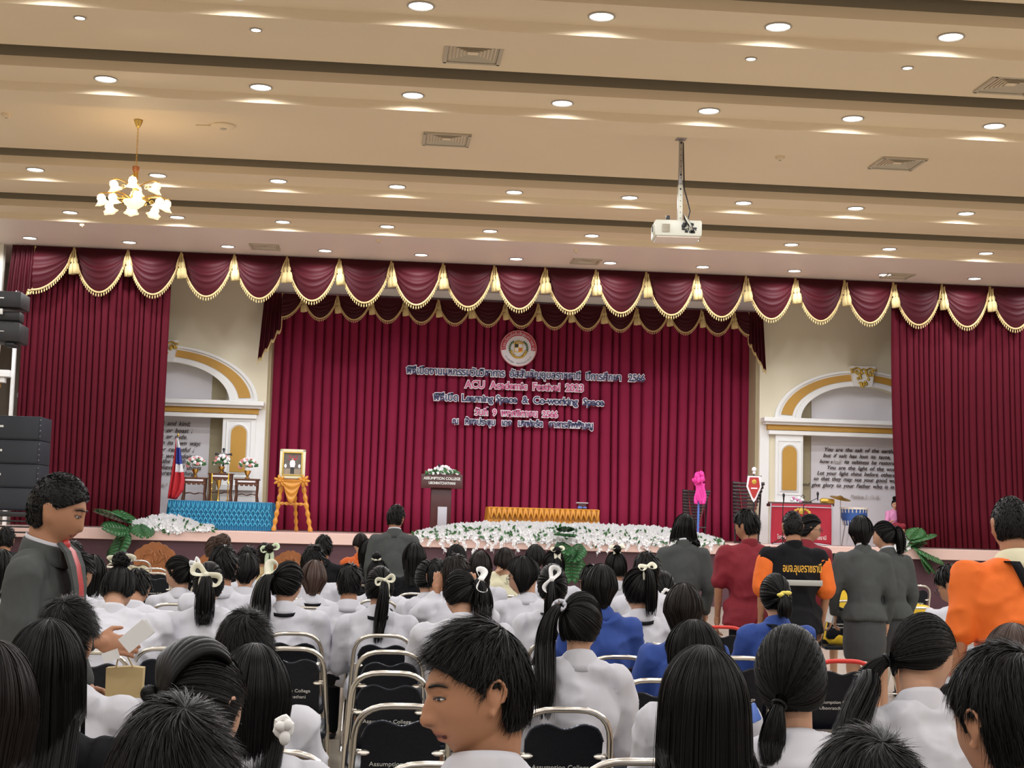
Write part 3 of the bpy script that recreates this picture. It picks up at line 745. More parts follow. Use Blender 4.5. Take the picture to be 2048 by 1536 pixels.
# ================================================================== STAGE FURNITURE
def gathered_cloth(mb, x0, x1, y0, y1, z0, z1, n, amp, flare=0.04):
    """skirt around three sides of a table: front and both ends"""
    path = [(x0, y1), (x0, y0), (x1, y0), (x1, y1)]
    L = [y1 - y0, x1 - x0, y1 - y0]; tot = sum(L); U = np.linspace(0, tot, n)
    g = np.zeros((n, 8, 3))
    for i, u in enumerate(U):
        if u < L[0]: b = (x0, y1 - u); nr = (-1, 0)
        elif u < L[0] + L[1]: b = (x0 + u - L[0], y0); nr = (0, -1)
        else: b = (x1, y0 + u - L[0] - L[1]); nr = (1, 0)
        for j in range(8):
            t = j / 7; a = amp * cos(i * pi / 2 * 1.0) * (0.4 + .6 * t) + flare * t
            g[i, j] = (b[0] + nr[0] * a, b[1] + nr[1] * a, z1 + (z0 - z1) * t)
    mb.grid(g)
TBY = 29.0
# blue altar table
a = atY(337, 1000, TBY); b = atY(545, 1005, TBY)
tz = (a[2] + b[2]) / 2; W_ = b[0] - a[0]
bt = thing('draped_table', 'long low table in turquoise satin with smocked diamond skirt', 'table', ((a[0] + b[0]) / 2, TBY, DECK_Z))
h = tz - DECK_Z
mb = MB(); mb.box((0, 0.35, h - 0.012), (W_, 0.72, 0.03), ch=0.012); mb.build('table_top', 'bluesatin', bt)
mb = MB(); gathered_cloth(mb, -W_ / 2, W_ / 2, 0.0, 0.7, 0.01, h - .01, 300, 0.022); mb.build('skirt', 'bluesatin', bt, True)
mb = MB(); nn = 22; dx = W_ / nn
for rrow in range(4):
    for i in range(nn + 1):
        x = -W_ / 2 + i * dx; z = h * .74 - rrow * h * .15; o = (rrow % 2) * dx / 2
        for sx in (-1, 1):
            p0 = (x + o, -0.035, z); p1 = (x + o + sx * dx / 2, -0.035, z - h * .15)
            if abs(p0[0]) < W_ / 2 and abs(p1[0]) < W_ / 2 + .01: mb.tube([p0, ((p0[0] + p1[0]) / 2, -0.055, (p0[2] + p1[2]) / 2), p1], 0.011, 5)
for i in range(nn * 2):
    x = -W_ / 2 + i * dx / 2; mb.tube([(x, -0.01, h - 0.02), (x + dx * .2 * (-1) ** i, -0.045, h * .74)], [0.006, 0.014], 5)
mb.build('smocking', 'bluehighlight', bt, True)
# gold table
a = atY(977, 1012, TBY); b = atY(1198, 1021, TBY); tz = (a[2] + b[2]) / 2; W_ = b[0] - a[0]; h = tz - DECK_Z
gt = thing('draped_table', 'low table in gold satin with a looped pleat skirt, behind the white flowers', 'table', ((a[0] + b[0]) / 2, TBY, DECK_Z))
mb = MB(); mb.box((0, 0.35, h - 0.012), (W_, 0.72, 0.03), ch=0.012); mb.build('table_top', 'goldsatin', gt)
mb = MB(); gathered_cloth(mb, -W_ / 2, W_ / 2, 0.0, 0.7, 0.01, h - .01, 240, 0.012); mb.build('skirt', 'goldsatin', gt, True)
mb = MB(); nn = 21; dx = W_ / nn
for i in range(nn):
    x = -W_ / 2 + (i + .5) * dx
    mb.tube([(x - dx * .42, -0.03, h - .01), (x - dx * .28, -0.05, h * .8), (x, -0.06, h * .60), (x + dx * .28, -0.05, h * .8), (x + dx * .42, -0.03, h - .01)], [0.02, 0.026, 0.02, 0.026, 0.02], 6)
    for sx in (-1, 1): mb.tube([(x, -0.06, h * .60), (x + sx * dx * .5, -0.05, h * .40), (x, -0.05, h * .22)], 0.012, 5)
mb.build('looped_pleats', 'goldsatin', gt, True)
# red box on gold table with blue base
p = atY(1165, 1014, TBY + .2)
bx = thing('presentation_stand', 'small dark presentation stand with blue fittings on the gold table', 'stand', (p[0], TBY + .3, tz + 0.005))
MB().box((0, 0, 0.055), (0.16, 0.12, 0.11), ch=0.01).build('body', 'lectern', bx); MB().box((0, 0, 0.125), (0.24, 0.16, 0.025), ch=0.006).build('tray', 'greypanel', bx)
MB().sphere((-.05, -.08, .03), (.05, .02, .028), 8, 6).sphere((.05, -.08, .03), (.045, .02, .02), 8, 6).build('ribbon', 'phoneblue', bx)

# three nested rosewood altar tables standing on the blue table
def altar(px0, px1, ytop, ybot, lab, dy):
    Y = TBY + 0.30 + dy; a = atY(px0, ytop, Y); b = atY(px1, ytop + 3, Y); z1 = (a[2] + b[2]) / 2; z0 = DECK_Z + (bt_h); W_ = b[0] - a[0]; H = z1 - z0
    t = thing('altar_table', lab, 'table', ((a[0] + b[0]) / 2, Y, z0), group=None)
    mb = MB(); mb.box((0, 0, H - 0.015), (W_ + .04, 0.26, 0.03), ch=0.008); mb.build('top', 'wood', t)
    mb = MB(); mb.box((0, -0.11, H - 0.075), (W_ - .03, 0.02, 0.09), ch=0.004)
    for i in range(5): mb.sphere((-W_ / 2 + W_ * (i + .5) / 5, -0.125, H - .13), (W_ / 12, .008, .02), 8, 6)
    mb.build('apron', 'wood', t)
    MB().box((0, -.124, H - .06), (W_ - .12, 0.01, 0.035), ch=.003).build('mother_of_pearl_inlay', 'panelwhite', t)
    for sx in (-1, 1):
        for sy in (-1, 1):
            mb = MB(); x = sx * (W_ / 2 - .03); mb.tube([(x, sy * .1, H - .03), (x + sx * .006, sy * .1, H * .6), (x - sx * .004, sy * .1, H * .3), (x + sx * .012, sy * .1, 0.0)], [0.026, 0.020, 0.018, 0.026], 8); mb.build('leg', 'wood', t)
    for sy in (-1, 1):
        mb = MB(); mb.tube([(-W_ / 2 + .04, sy * .1, H * .30), (-W_ / 5, sy * .1, H * .34), (0, sy * .1, H * .28), (W_ / 5, sy * .1, H * .34), (W_ / 2 - .04, sy * .1, H * .30)], 0.012, 6); mb.build('stretcher', 'wood', t)
    return t, (a[0] + b[0]) / 2, Y, z1
a = atY(337, 1000, TBY); b = atY(545, 1005, TBY); bt_h = (a[2] + b[2]) / 2 - DECK_Z + 0.003
A1 = altar(366, 414, 953, 998, 'small rosewood altar table nearest the flag, holding a flower vase', 0)
A2 = altar(419, 466, 945, 998, 'tallest of the three small rosewood altar tables, under the cross', 0.0)
A3 = altar(471, 518, 956, 1000, 'small rosewood altar table next to the portrait easel, holding a flower vase', 0)
def bouquet(t, c, R, n, cols=('petal', 'pinkpetal')):
    g = random.Random(int(c[2] * 100) + n)
    lf = MB()
    for q in range(16):
        a = g.uniform(0, 2 * pi); e = g.uniform(-.3, .8); lf.sphere((c[0] + R * 1.0 * cos(a) * cos(e), c[1] + R * sin(a) * cos(e) * .7, c[2] + R * .8 * sin(e)), (R * .35, .01, R * .16), 6, 4, roty(g.uniform(-1, 1)))
    lf.build('foliage', 'leaf', t)
    for q in range(n):
        a = g.uniform(0, 2 * pi); e = g.uniform(-.35, 1.5); p = np.array((c[0] + R * cos(a) * cos(e), c[1] + R * .8 * sin(a) * cos(e), c[2] + R * .85 * sin(e)))
        mb = MB(); r = R * .24
        for k in range(5):
            b_ = 2 * pi * k / 5 + g.random(); mb.sphere(p + np.array((cos(b_), 0, sin(b_))) * r * .5, (r * .5, r * .35, r * .5), 6, 5)
        mb.sphere(p + (0, -r * .3, 0), r * .3, 6, 5)
        mb.build('blossom', cols[0] if g.random() < .78 else cols[1], t)
def vase(A, lab, hh=0.16, R=0.16, n=26):
    t = thing('flower_vase', lab, 'vase', (A[1], A[2] - .0, A[3] + .002))
    MB().lathe([(0.0, 0), (0.05, 0), (0.052, 0.012), (0.022, 0.03), (0.024, 0.05), (0.062, hh * .75), (0.07, hh), (0.062, hh)], seg=18).build('vase_body', 'gold', t)
    bouquet(t, (0, 0, hh + R * .62), R, n); return t
vase(A1, 'golden footed vase of white and pink flowers on the altar table nearest the flag')
vase(A2, 'golden footed vase of white and pink flowers in front of the cross', 0.13, 0.15)
vase(A3, 'golden footed vase of white and pink flowers on the altar table nearest the easel')
# cross
p = atY(442, 899, A2[2] + .12)
t = thing('crucifix', 'dark standing crucifix behind the middle altar vase', 'crucifix', (A2[1] + .02, A2[2] + .09, A2[3] + .002))
H = p[2] - A2[3]
MB().box((0, 0, .015), (.14, .06, .03), ch=.006).build('base', 'shieldblack', t)
MB().box((0, 0, H / 2), (.035, .022, H), ch=.006).sphere((0, 0, H), (.03, .015, .03), 8, 6).build('upright', 'shieldblack', t)
MB().box((0, 0, H * .80), (.30, .022, .035), ch=.006).sphere((-.15, 0, H * .80), (.022, .015, .028), 8, 6).sphere((.15, 0, H * .80), (.022, .015, .028), 8, 6).build('crossbar', 'shieldblack', t)
MB().sphere((0, -.02, H * .74), (.018, .014, .07), 8, 6).sphere((0, -.02, H * .84), .016, 8, 6).capsule((0, -.02, H * .79), (-.09, -.015, H * .82), .008, .006, 6).capsule((0, -.02, H * .79), (.09, -.015, H * .82), .008, .006, 6).build('figure', 'steel', t)
# candlesticks + incense in front on apron level: stand on the blue table
def stick(px, y0, y1, lab, fat=1.0, nm='candlestick'):
    Y = TBY + .10; q0 = atY(px, y0, Y); hh = atY(px, y1, Y)[2] - (DECK_Z + bt_h)
    t = thing(nm, lab, nm.replace('_', ' '), (q0[0], Y, DECK_Z + bt_h)); return t, hh
for px, lab in ((422, 'slim golden candlestick on the turquoise table, flag side of the middle altar'), (455, 'slim golden candlestick on the turquoise table, easel side of the middle altar')):
    t, hh = stick(px, 1000, 946, lab)
    MB().lathe([(0, 0), (.035, 0), (.035, .01), (.012, .03), (.009, hh * .35), (.016, hh * .4), (.009, hh * .45), (.009, hh * .6), (.028, hh * .64), (.024, hh * .68), (0, hh * .68)], seg=12).build('stick', 'gold', t)
    MB().lathe([(.011, hh * .66), (.011, hh * .97), (.003, hh), (0, hh)], seg=10).build('candle', 'yellow', t)
t, hh = stick(436, 1000, 960, 'small golden incense bowl between the two candlesticks', nm='incense_bowl')
MB().lathe([(0, 0), (.03, 0), (.012, .04), (.014, hh * .55), (.045, hh * .8), (.05, hh), (.04, hh)], seg=14).build('bowl', 'gold', t)
# flag on a leaning pole
p0 = atY(344, 1040, TBY + .1); p1 = atY(353, 872, TBY + .1)
fl = thing('national_flag', 'draped striped red, white and blue national flag on a leaning pole', 'flag', (p0[0] + .02, TBY + .2, DECK_Z))
dxp = p1[0] - p0[0]; H = p1[2] - DECK_Z
MB().tube([(0, 0, 0.02), (dxp, 0, H)], 0.014, 8).build('pole', 'steel', fl); MB().sphere((dxp, 0, H + .03), (.022, .022, .04), 10, 8).build('finial', 'gold', fl)
MB().lathe([(0, 0), (.12, 0), (.12, .02), (.03, .05), (.02, .12), (0, .12)], seg=16).build('base', 'dark', fl)
FY = TBY + .1
def flagband(ya, yb, side, m, nm):
    Y_ = np.linspace(ya, yb, 12); n = 12; g = np.zeros((n, 12, 3))
    XLf = np.interp(Y_, [877, 900, 940, 996], [352.5, 350, 344, 335.5]); XBf = np.interp(Y_, [877, 895, 940, 996], [353.5, 353.5, 351, 343]); XRf = np.interp(Y_, [877, 895, 925, 945, 960, 980, 998], [356, 360, 364, 367, 369, 367, 353])
    for j, yp in enumerate(Y_):
        a_, b_ = (XLf[j], XBf[j]) if side == 0 else (XBf[j], XRf[j])
        for i in range(n):
            u_ = i / (n - 1); q_ = atY(a_ + (b_ - a_) * u_, yp, FY)
            g[i, j] = (q_[0] - fl.location[0], FY - fl.location[1] - .035 * sin(u_ * (5 if side == 0 else 9) + j * .12 + side), q_[2] - DECK_Z)
    o = MB().grid(g).build(nm, m, fl, True); o.modifiers.new('thickness', 'SOLIDIFY').thickness = .004
flagband(877, 997, 0, 'flagred', 'red_stripe'); flagband(877, 896, 1, 'flagwhite', 'white_stripe'); flagband(895, 929, 1, 'flagblue', 'blue_stripe'); flagband(928, 945, 1, 'flagwhite', 'white_stripe'); flagband(944, 998, 1, 'flagred', 'red_stripe')

# easel with framed portrait
EY = TBY - .1
ex = atY(586, 1000, EY)[0]
es = thing('display_easel', 'tall easel wrapped in twisted gold satin with swagged bow drape', 'easel', (ex, EY, DECK_Z))
def tw(pts, r):                                   # wrapped leg
    P = np.array(pts, float); n = 40; Q = np.array([P[0] + (P[1] - P[0]) * t for t in np.linspace(0, 1, n)])
    return MB().tube(Q, [r * (1 + .25 * sin(i * 1.1)) for i in range(n)], 8)
def ez(px, py): q = atY(px, py, EY); return (q[0] - ex, q[2] - DECK_Z)
x0, z0 = ez(547, 1060); x1, z1 = ez(566, 955); tw([(x0, 0, .015), (x1, .05, z1)], .040).build('leg', 'goldsatin', es)
x0, z0 = ez(621, 1062); x1, z1 = ez(604, 955); tw([(x0, 0, .015), (x1, .05, z1)], .040).build('leg', 'goldsatin', es)
x0, z0 = ez(590, 1061); tw([(x0, .5, .015), (0, .1, z1)], .034).build('leg', 'goldsatin', es)
x0, z0 = ez(552, 1006); x1, z1b = ez(616, 1009); tw([(x0, 0.02, z0), (x1, .02, z1b)], .030).build('crossbar', 'goldsatin', es)
x0, zt = ez(558, 960); x1, zt = ez(610, 960); g = np.zeros((21, 15, 3))
for i in range(21):
    u = i / 20; dd = .44 * sin(pi * u) ** .9 + .03
    for j in range(15):
        v = j / 14; g[i, j] = (x0 + (x1 - x0) * (.5 + (u - .5) * (1 - .35 * v)), -.06 - .05 * sin(pi * u) - .022 * cos(v * 22) * sin(pi * u), zt - v * dd)
MB().grid(g).build('swag_drape', 'goldsatin', es, True).modifiers.new('thickness', 'SOLIDIFY').thickness = .006
for px in (560, 608):
    xx, zz = ez(px, 962); mb = MB()
    for k in range(7):
        aa = 2 * pi * k / 7; mb.sphere((xx + .065 * cos(aa), -.07, zz + .065 * sin(aa)), (.062, .03, .030), 8, 6, roty(-aa))
    mb.sphere((xx, -.10, zz), .035, 8, 6); mb.build('rosette', 'goldsatin', es)
fx0, fz0 = ez(558, 957); fx1, fz1 = ez(612, 899)
W_, H_ = fx1 - fx0, fz1 - fz0
pf = thing('framed_portrait', 'cream framed portrait of a standing figure in white uniform, on the gold easel', 'picture', (ex + (fx0 + fx1) / 2, EY - .02, DECK_Z + fz0), 0)
pf.rotation_euler = (radians(-6), 0, 0)
mb = MB()
for (c, d) in (((0, 0, .03), (W_, .05, .06)), ((0, 0, H_ - .03), (W_, .05, .06)), ((-W_ / 2 + .03, 0, H_ / 2), (.06, .05, H_)), ((W_ / 2 - .03, 0, H_ / 2), (.06, .05, H_))): mb.box(c, d, ch=.012)
mb.build('frame', 'shirtcream', pf)
mb = MB()
for (c, d) in (((0, -.02, .07), (W_ - .12, .03, .02)), ((0, -.02, H_ - .07), (W_ - .12, .03, .02)), ((-W_ / 2 + .07, -.02, H_ / 2), (.02, .03, H_ - .14)), ((W_ / 2 - .07, -.02, H_ / 2), (.02, .03, H_ - .14))): mb.box(c, d, ch=.004)
mb.build('gilt_slip', 'goldpaint', pf)
MB().box((0, -.005, H_ / 2), (W_ - .13, .01, H_ - .13)).build('print_ground', 'photo', pf, False)
MB().box((0, -.012, H_ * .24), (W_ - .15, .004, H_ * .20)).build('print_carpet', 'photofloor', pf, False)
def fig(pts): return [(x * W_, z * H_) for x, z in pts]
MB().prism(fig([(-.08, .38), (.08, .38), (.11, .50), (.09, .60), (.04, .63), (-.04, .63), (-.09, .60), (-.11, .50)]), .004, (0, -.02, 0)).build('print_figure', 'uniform', pf, False)
MB().prism(fig([(-.032, .63), (.032, .63), (.036, .68), (.0, .71), (-.036, .68)]), .004, (0, -.021, 0)).build('print_face', 'skinlight2', pf, False)
MB().prism(fig([(-.07, .17), (-.01, .17), (0, .37), (.01, .17), (.07, .17), (.07, .39), (-.07, .39)]), .004, (0, -.0205, 0)).build('print_trousers', 'shieldblack', pf, False)
for sx in (-1, 1):
    MB().prism([(sx * .27 * W_ + .05 * W_ * cos(a), .43 * H_ + .07 * H_ * sin(a)) for a in np.linspace(0, 2 * pi, 9)[:-1]], .004, (0, -.018, 0)).build('print_flowers', 'petal', pf, False)
mb = MB()
for q in range(14): mb.box(((rng.random() - .5) * W_ * .55, -.012, H_ * (.62 + .2 * rng.random())), (.02, .003, .02))
tag(mb.build('print_ornament', 'red', pf, False), kind='stuff')

# lectern
LCY = 28.9; lx = atY(882, 1000, LCY)[0]
def lz(px, py): q = atY(px, py, LCY); return (q[0] - lx, q[2] - DECK_Z)
lc = thing('lectern', 'dark mahogany lectern with white college lettering and microphone', 'lectern', (lx, LCY, DECK_Z))
w0, zt = lz(842, 950); w1, zb = lz(924, 976)
w0 = w0; zc = (zt + zb) / 2
MB().box(((w0 + w1) / 2, -.10, zc), (w1 - w0, .10, zt - zb + .04), R=rotx(radians(-8)), ch=.01).build('name_board', 'lectern', lc)
MB().box(((w0 + w1) / 2, .15, zt - .02), (w1 - w0 - .05, .45, .04), R=rotx(radians(12)), ch=.01).build('reading_shelf', 'lectern', lc)
cw = lz(905, 990)[0] - lz(864, 990)[0]
MB().box((0, .10, zb / 2), (cw, .3, zb), ch=.01).build('column', 'lectern', lc)
MB().box((0.03, -.058, zb * .30), (cw * .45, .02, zb * .60), ch=.004).build('front_panel', 'greypanel', lc)
MB().box((0, .05, .03), (cw + .2, .5, .06), ch=.01).build('base', 'lectern', lc)
text('lettering', 'ASSUMPTION COLLEGE', 'print', lc, (w0 + .05, -.175, zc + .03), .075, (w1 - w0) - .10, offset=.002)
text('lettering', 'UBONRATCHATHANI', 'print', lc, (w0 + .15, -.165, zc - .06), .072, (w1 - w0) - .30, offset=.002)
xm, zm = lz(880, 932)
MB().tube([(xm, 0, zt), (xm + .02, -.02, zt + .2), (xm - .02, -.10, zm)], .006, 6).sphere((xm - .02, -.11, zm + .01), (.022, .022, .035), 10, 8).build('gooseneck_microphone', 'dark', lc)
fb = thing('flower_arrangement', 'white flower spray lying across the lectern top', 'flowers', (lx, LCY - .05, DECK_Z + zt + .01))
g = random.Random(4)
for q in range(60):
    x = g.gauss(0, .15); x = max(-.30, min(.30, x)); hh = .16 * (1 - (x / .34) ** 2) * g.random() + .02
    mb = MB(); p = np.array((x, g.uniform(-.12, .08), hh)); rr = .028
    for k in range(5):
        aa = 2 * pi * k / 5 + g.random(); mb.sphere(p + np.array((cos(aa), 0, sin(aa))) * rr * .6, (rr * .55, rr * .3, rr * .55), 6, 4)
    mb.build('blossom', 'petal', fb)
lf = MB()
for q in range(40):
    x = g.uniform(-.33, .33); lf.sphere((x, g.uniform(-.14, .06), g.uniform(0, .12) * (1 - abs(x) * 2) + .02), (.05, .008, .02), 6, 4, roty(g.uniform(-1.2, 1.2)))
tag(lf.build('foliage', 'leaf', fb), kind='stuff')

# ---- long floral garlands on the stage lip
def big_leaf(t, base, ang, L, tilt, name='leaf', m='bigleaf', roll=0.0):
    """split monstera-like leaf"""
    n = 9; mb = MB(); V = []
    for i in range(n + 1):
        s = i / n; V.append((0, L * s, -0.10 * L * s * s))
    for sx in (-1, 1):
        for i in range(n):
            s0, s1 = i / n, (i + .78) / n
            w0 = .46 * L * sin(pi * min(1, (s0 * .92 + .08))) ** .7; w1 = .46 * L * sin(pi * min(1, (s1 * .92 + .08))) ** .7
            dz = .05 * L
            P = np.array([(0, L * s0, -.1 * L * s0 ** 2), (0, L * s1, -.1 * L * s1 ** 2), (sx * w1 * .6, L * (s1 + .06), dz - .1 * L * s1 ** 2), (sx * w0 * .6, L * (s0 + .04), dz - .1 * L * s0 ** 2),
                          (sx * w1, L * (s1 + .14), -.02 * L - .1 * L * s1 ** 2), (sx * w0 * .98, L * (s0 + .12), -.02 * L - .1 * L * s0 ** 2)])
            mb.add(P, [(0, 1, 2, 3), (3, 2, 4, 5)])
    mb.tube(V, .006, 5)
    R = rotz(ang) @ rotx(tilt) @ roty(roll)
    vv = [v @ R.T + np.array(base) for v in mb.v]; mb.v = vv
    o = mb.build(name, m, t, True); o.modifiers.new('thickness', 'SOLIDIFY').thickness = .003; return o
def garland(label, pxa, pya, pxb, pyb, dens, hgt, drop, seed, deep=.30, taper=False):
    Y = STAGE_Y + .02; a = atY(pxa, pya, Y); b = atY(pxb, pyb, Y); g = random.Random(seed); L = b[0] - a[0]
    t = thing('floral_garland', label, 'flowers', ((a[0] + b[0]) / 2, Y, DECK_Z + .012))
    tray = MB()
    for i in range(int(L / .5)):
        tray.box((-L / 2 + .25 + i * .5, .08, .04), (.40, .14, .08), ch=.01)
    tray.build('foam_tray', 'terracotta', t)
    fl = MB(); lv = MB(); n = int(L * dens * 1.25); big = []
    def blossom(mb, p, r):
        for k in range(5):
            aa = 2 * pi * k / 5 + g.random(); u = np.array((cos(aa), -.35, sin(aa)))
            e1 = np.cross(u, (0, 1, 0)); e1 /= np.linalg.norm(e1) + 1e-9
            mb.add([p, p + u * r * .6 + e1 * r * .38, p + u * r, p + u * r * .6 - e1 * r * .38], [(0, 1, 2, 3)])
        mb.add([p + (0, -r * .4, r * .12), p + (r * .12, -r * .3, -r * .1), p + (-r * .12, -r * .3, -r * .1)], [(0, 1, 2)])
    for i in range(n):
        x = g.uniform(-L / 2, L / 2); e = 1 - abs(2 * x / L) ** 4 if not taper else max(.15, 1 - abs(x / L * 2 + .2) ** 1.6)
        th = g.uniform(-.25, 1.0); zz = hgt * e * max(-.35, sin(th * pi / 2)) * g.uniform(.75, 1.05); yy = -deep * .55 * cos(th * pi / 2) * g.uniform(.6, 1.1) + .05
        p = np.array((x, yy, zz + .03)); (blossom(fl, p, g.uniform(.045, .075)))
    for i in range(int(n * .30)):
        x = g.uniform(-L / 2 - .05, L / 2 + .05); e = 1 - abs(2 * x / L) ** 4 if not taper else max(.15, 1 - abs(x / L * 2 + .2) ** 1.6)
        p = np.array((x, g.uniform(-.16, .06), hgt * e * g.uniform(-.45, .75) + .02)); aa = g.uniform(0, 2 * pi); u = np.array((cos(aa), -.3, sin(aa))); v = np.array((-sin(aa), 0, cos(aa))); l = g.uniform(.06, .12)
        lv.add([p, p + u * l * .5 + v * l * .22, p + u * l, p + u * l * .5 - v * l * .22], [(0, 1, 2, 3)])
    tag(fl.build('blossoms', 'petal', t, True), kind='stuff'); tag(lv.build('foliage', 'leaf', t, True), kind='stuff')
    for i in range(int(L / drop[0])):
        x = -L / 2 + (i + g.uniform(.2, .8)) * drop[0]; ln = g.uniform(.5, 1.0) * drop[1]; mb = MB()
        for q in range(int(ln / .035)):
            f = q / (ln / .035); p = np.array((x + .05 * sin(q * .7 + i) + g.uniform(-.03, .03) * (1 - f), -.16 - g.uniform(0, .05), .0 - ln * f)); blossom(mb, p, .05 * (1 - .5 * f))
        mb.tube([(x, -.14, .03), (x + .02, -.19, -.1), (x, -.18, -ln)], .004, 4)
        mb.build('hanging_spray', 'petal', t, True)
    return t
G = garland('long white orchid garland with trailing sprays along the middle of the stage edge', 832, 1072, 1440, 1090, 330, .25, (.20, .40), 5)
for k, (px, py, L, an, ti) in enumerate(((1118, 1085, .50, 200, -20), (1142, 1100, .62, 178, -62), (1160, 1088, .5, 150, -35), (1108, 1070, .45, 235, 5), (1150, 1075, .45, 120, 10), (1128, 1065, .4, 180, 20))):
    q = atY(px, py, STAGE_Y - .2); o = G.location; big_leaf(G, (q[0] - o[0], q[1] - o[1] - .02, q[2] - o[2]), radians(an), L, radians(ti))
G2 = garland('white orchid garland on the stage edge below the turquoise table', 268, 1058, 425, 1062, 300, .22, (.5, .18), 9, taper=True)
for (px, py, L, an, ti, ro) in ((262, 1045, .72, 75, 20, .3), (250, 1060, .70, 165, -48, .5), (270, 1052, .62, 40, 30, .2), (262, 1062, .55, 130, 10, -.6), (280, 1050, .5, 200, -20, 0)):
    q = atY(px, py, STAGE_Y - .15); o = G2.location; big_leaf(G2, (q[0] - o[0], q[1] - o[1], q[2] - o[2]), radians(an), L, radians(ti), roll=ro)
G3 = garland('small white flower cluster with long green leaves below the dancer', 1775, 1095, 1812, 1098, 300, .26, (.3, .12), 12)
for (px, py, L, an, ti, ro) in ((1815, 1088, .62, -75, 22, 0), (1822, 1095, .66, -95, -20, .3), (1830, 1100, .55, -110, -45, .1), (1812, 1095, .5, -60, 10, -.4), (1840, 1104, .42, -120, -60, .2), (1820, 1080, .45, -50, 35, .3)):
    q = atY(px, py, STAGE_Y - .12); o = G3.location; big_leaf(G3, (q[0] - o[0], q[1] - o[1], q[2] - o[2]), radians(an), L, radians(ti), 'leaf', 'leaf', ro)

# ---- floor monitors behind the garland
for (xa, xb, py, lab) in ((968, 1052, 1046, 'black wedge monitor in front of the gold table, lectern side'), (1139, 1218, 1055, 'black wedge monitor in front of the gold table, percussion side'), (1300, 1385, 1060, 'black wedge monitor on the stage floor before the pink pompom stand')):
    Y = STAGE_Y + .55; a = atY(xa, py, Y); b = atY(xb, py, Y); t = thing('stage_monitor', lab, 'speaker', ((a[0] + b[0]) / 2, Y, DECK_Z), 0)
    W_ = b[0] - a[0]; hh = a[2] - DECK_Z
    o_ = MB(); o_.add([(-W_ / 2, 0, 0), (W_ / 2, 0, 0), (W_ / 2, .42, 0), (-W_ / 2, .42, 0), (-W_ / 2, .0, hh), (W_ / 2, 0, hh), (W_ / 2, .12, hh + .02), (-W_ / 2, .12, hh + .02), (-W_ / 2, .42, .12), (W_ / 2, .42, .12)],
        [(0, 1, 5, 4), (4, 5, 6, 7), (7, 6, 9, 8), (8, 9, 2, 3), (0, 3, 2, 1), (0, 4, 7, 8, 3), (1, 2, 9, 6, 5)]); o_.build('cabinet', 'darkbox', t, False)
    MB().box((0, -.006, hh * .5), (W_ * .5, .012, .05), ch=.003).build('handle', 'dark', t)

# ---- pong lang log xylophones on racks
def xylo(px0, px1, py0, py1, lab, seed, wide):
    Y = 29.2; a = atY(px0, py0, Y); b = atY(px1, py1, Y); W_ = b[0] - a[0]; H = a[2] - DECK_Z
    t = thing('log_xylophone', lab, 'xylophone', ((a[0] + b[0]) / 2, Y, DECK_Z)); n = 12
    for i in range(n):
        f = i / (n - 1); z = H - .04 - f * H * .62; w = W_ * (1 - .42 * f); x = -W_ * .18 * f
        mb = MB(); mb.tube([(x - w / 2, -.05 - .12 * (1 - f) * 0, z), (x - w * .2, -.05, z - .008), (x + w * .2, -.05, z - .008), (x + w / 2, -.05, z)], [.036, .027, .027, .036], 8); mb.build('bar', 'bamboo', t)
    for sx in (-1, 1):
        MB().tube([(sx * W_ * .36, .05, 0), (sx * W_ * .42, 0, H - .02)], .02, 6).build('post', 'bamboo', t)
        MB().tube([(sx * W_ * .36, .05, .03), (sx * W_ * .30, -.25, .02)], .022, 6).build('foot', 'bamboo', t)
        MB().tube([(sx * W_ * .30, -.06, H), (sx * W_ * .22, -.08, H * .6), (sx * W_ * .12, -.08, H * .34)], .006, 5).build('cord', 'tie', t)
    MB().tube([(-W_ * .4, .03, H * .28), (W_ * .4, .03, H * .28)], .018, 6).build('crossbar', 'bamboo', t)
    return t
xylo(1364, 1418, 978, 1060, 'hanging log xylophone rack behind the pink pompom', 1, 1)
xylo(1464, 1526, 962, 1085, 'hanging log xylophone rack behind the red and white pennant, at the wall corner', 2, 1)
# pompom pole
PYY = 28.9; a = atY(1398, 957, PYY); pm = thing('pompom_stand', 'pale blue pole topped with a hot pink tulle pompom and streamers', 'decoration', (atY(1396, 1050, PYY)[0], PYY, DECK_Z))
dx = a[0] - pm.location[0]; H = a[2] - DECK_Z
MB().tube([(0, 0, 0.02), (dx, 0, H)], .022, 8).build('pole', 'phoneblue', pm); MB().lathe([(0, 0), (.14, 0), (.14, .02), (.03, .04), (0, .04)], seg=16).build('base', 'dark', pm)
mb = MB()
for q in range(26):
    u = rng.normal(size=3); u /= np.linalg.norm(u); mb.sphere((dx, -.02, H) + u * .10 * np.array((1, .8, 1)), (.075, .03, .05), 7, 5, rotz(rng.random() * 3) @ roty(rng.random() * 3))
mb.build('pompom', 'hotpink', pm)
for q in range(5):
    x = dx + (q - 2) * .035; n = 12; g = np.array([[(x + .02 * sin(t * 6 + q) - .02, -.04 - .01 * q, H - .1 - t * (.42 - .05 * (q % 2))), (x + .05 + .02 * sin(t * 6 + q), -.05 - .01 * q, H - .1 - t * (.42 - .05 * (q % 2)))] for t in np.linspace(0, 1, n)])
    MB().grid(g).build('streamer', 'hotpink', pm, True).modifiers.new('thickness', 'SOLIDIFY').thickness = .004
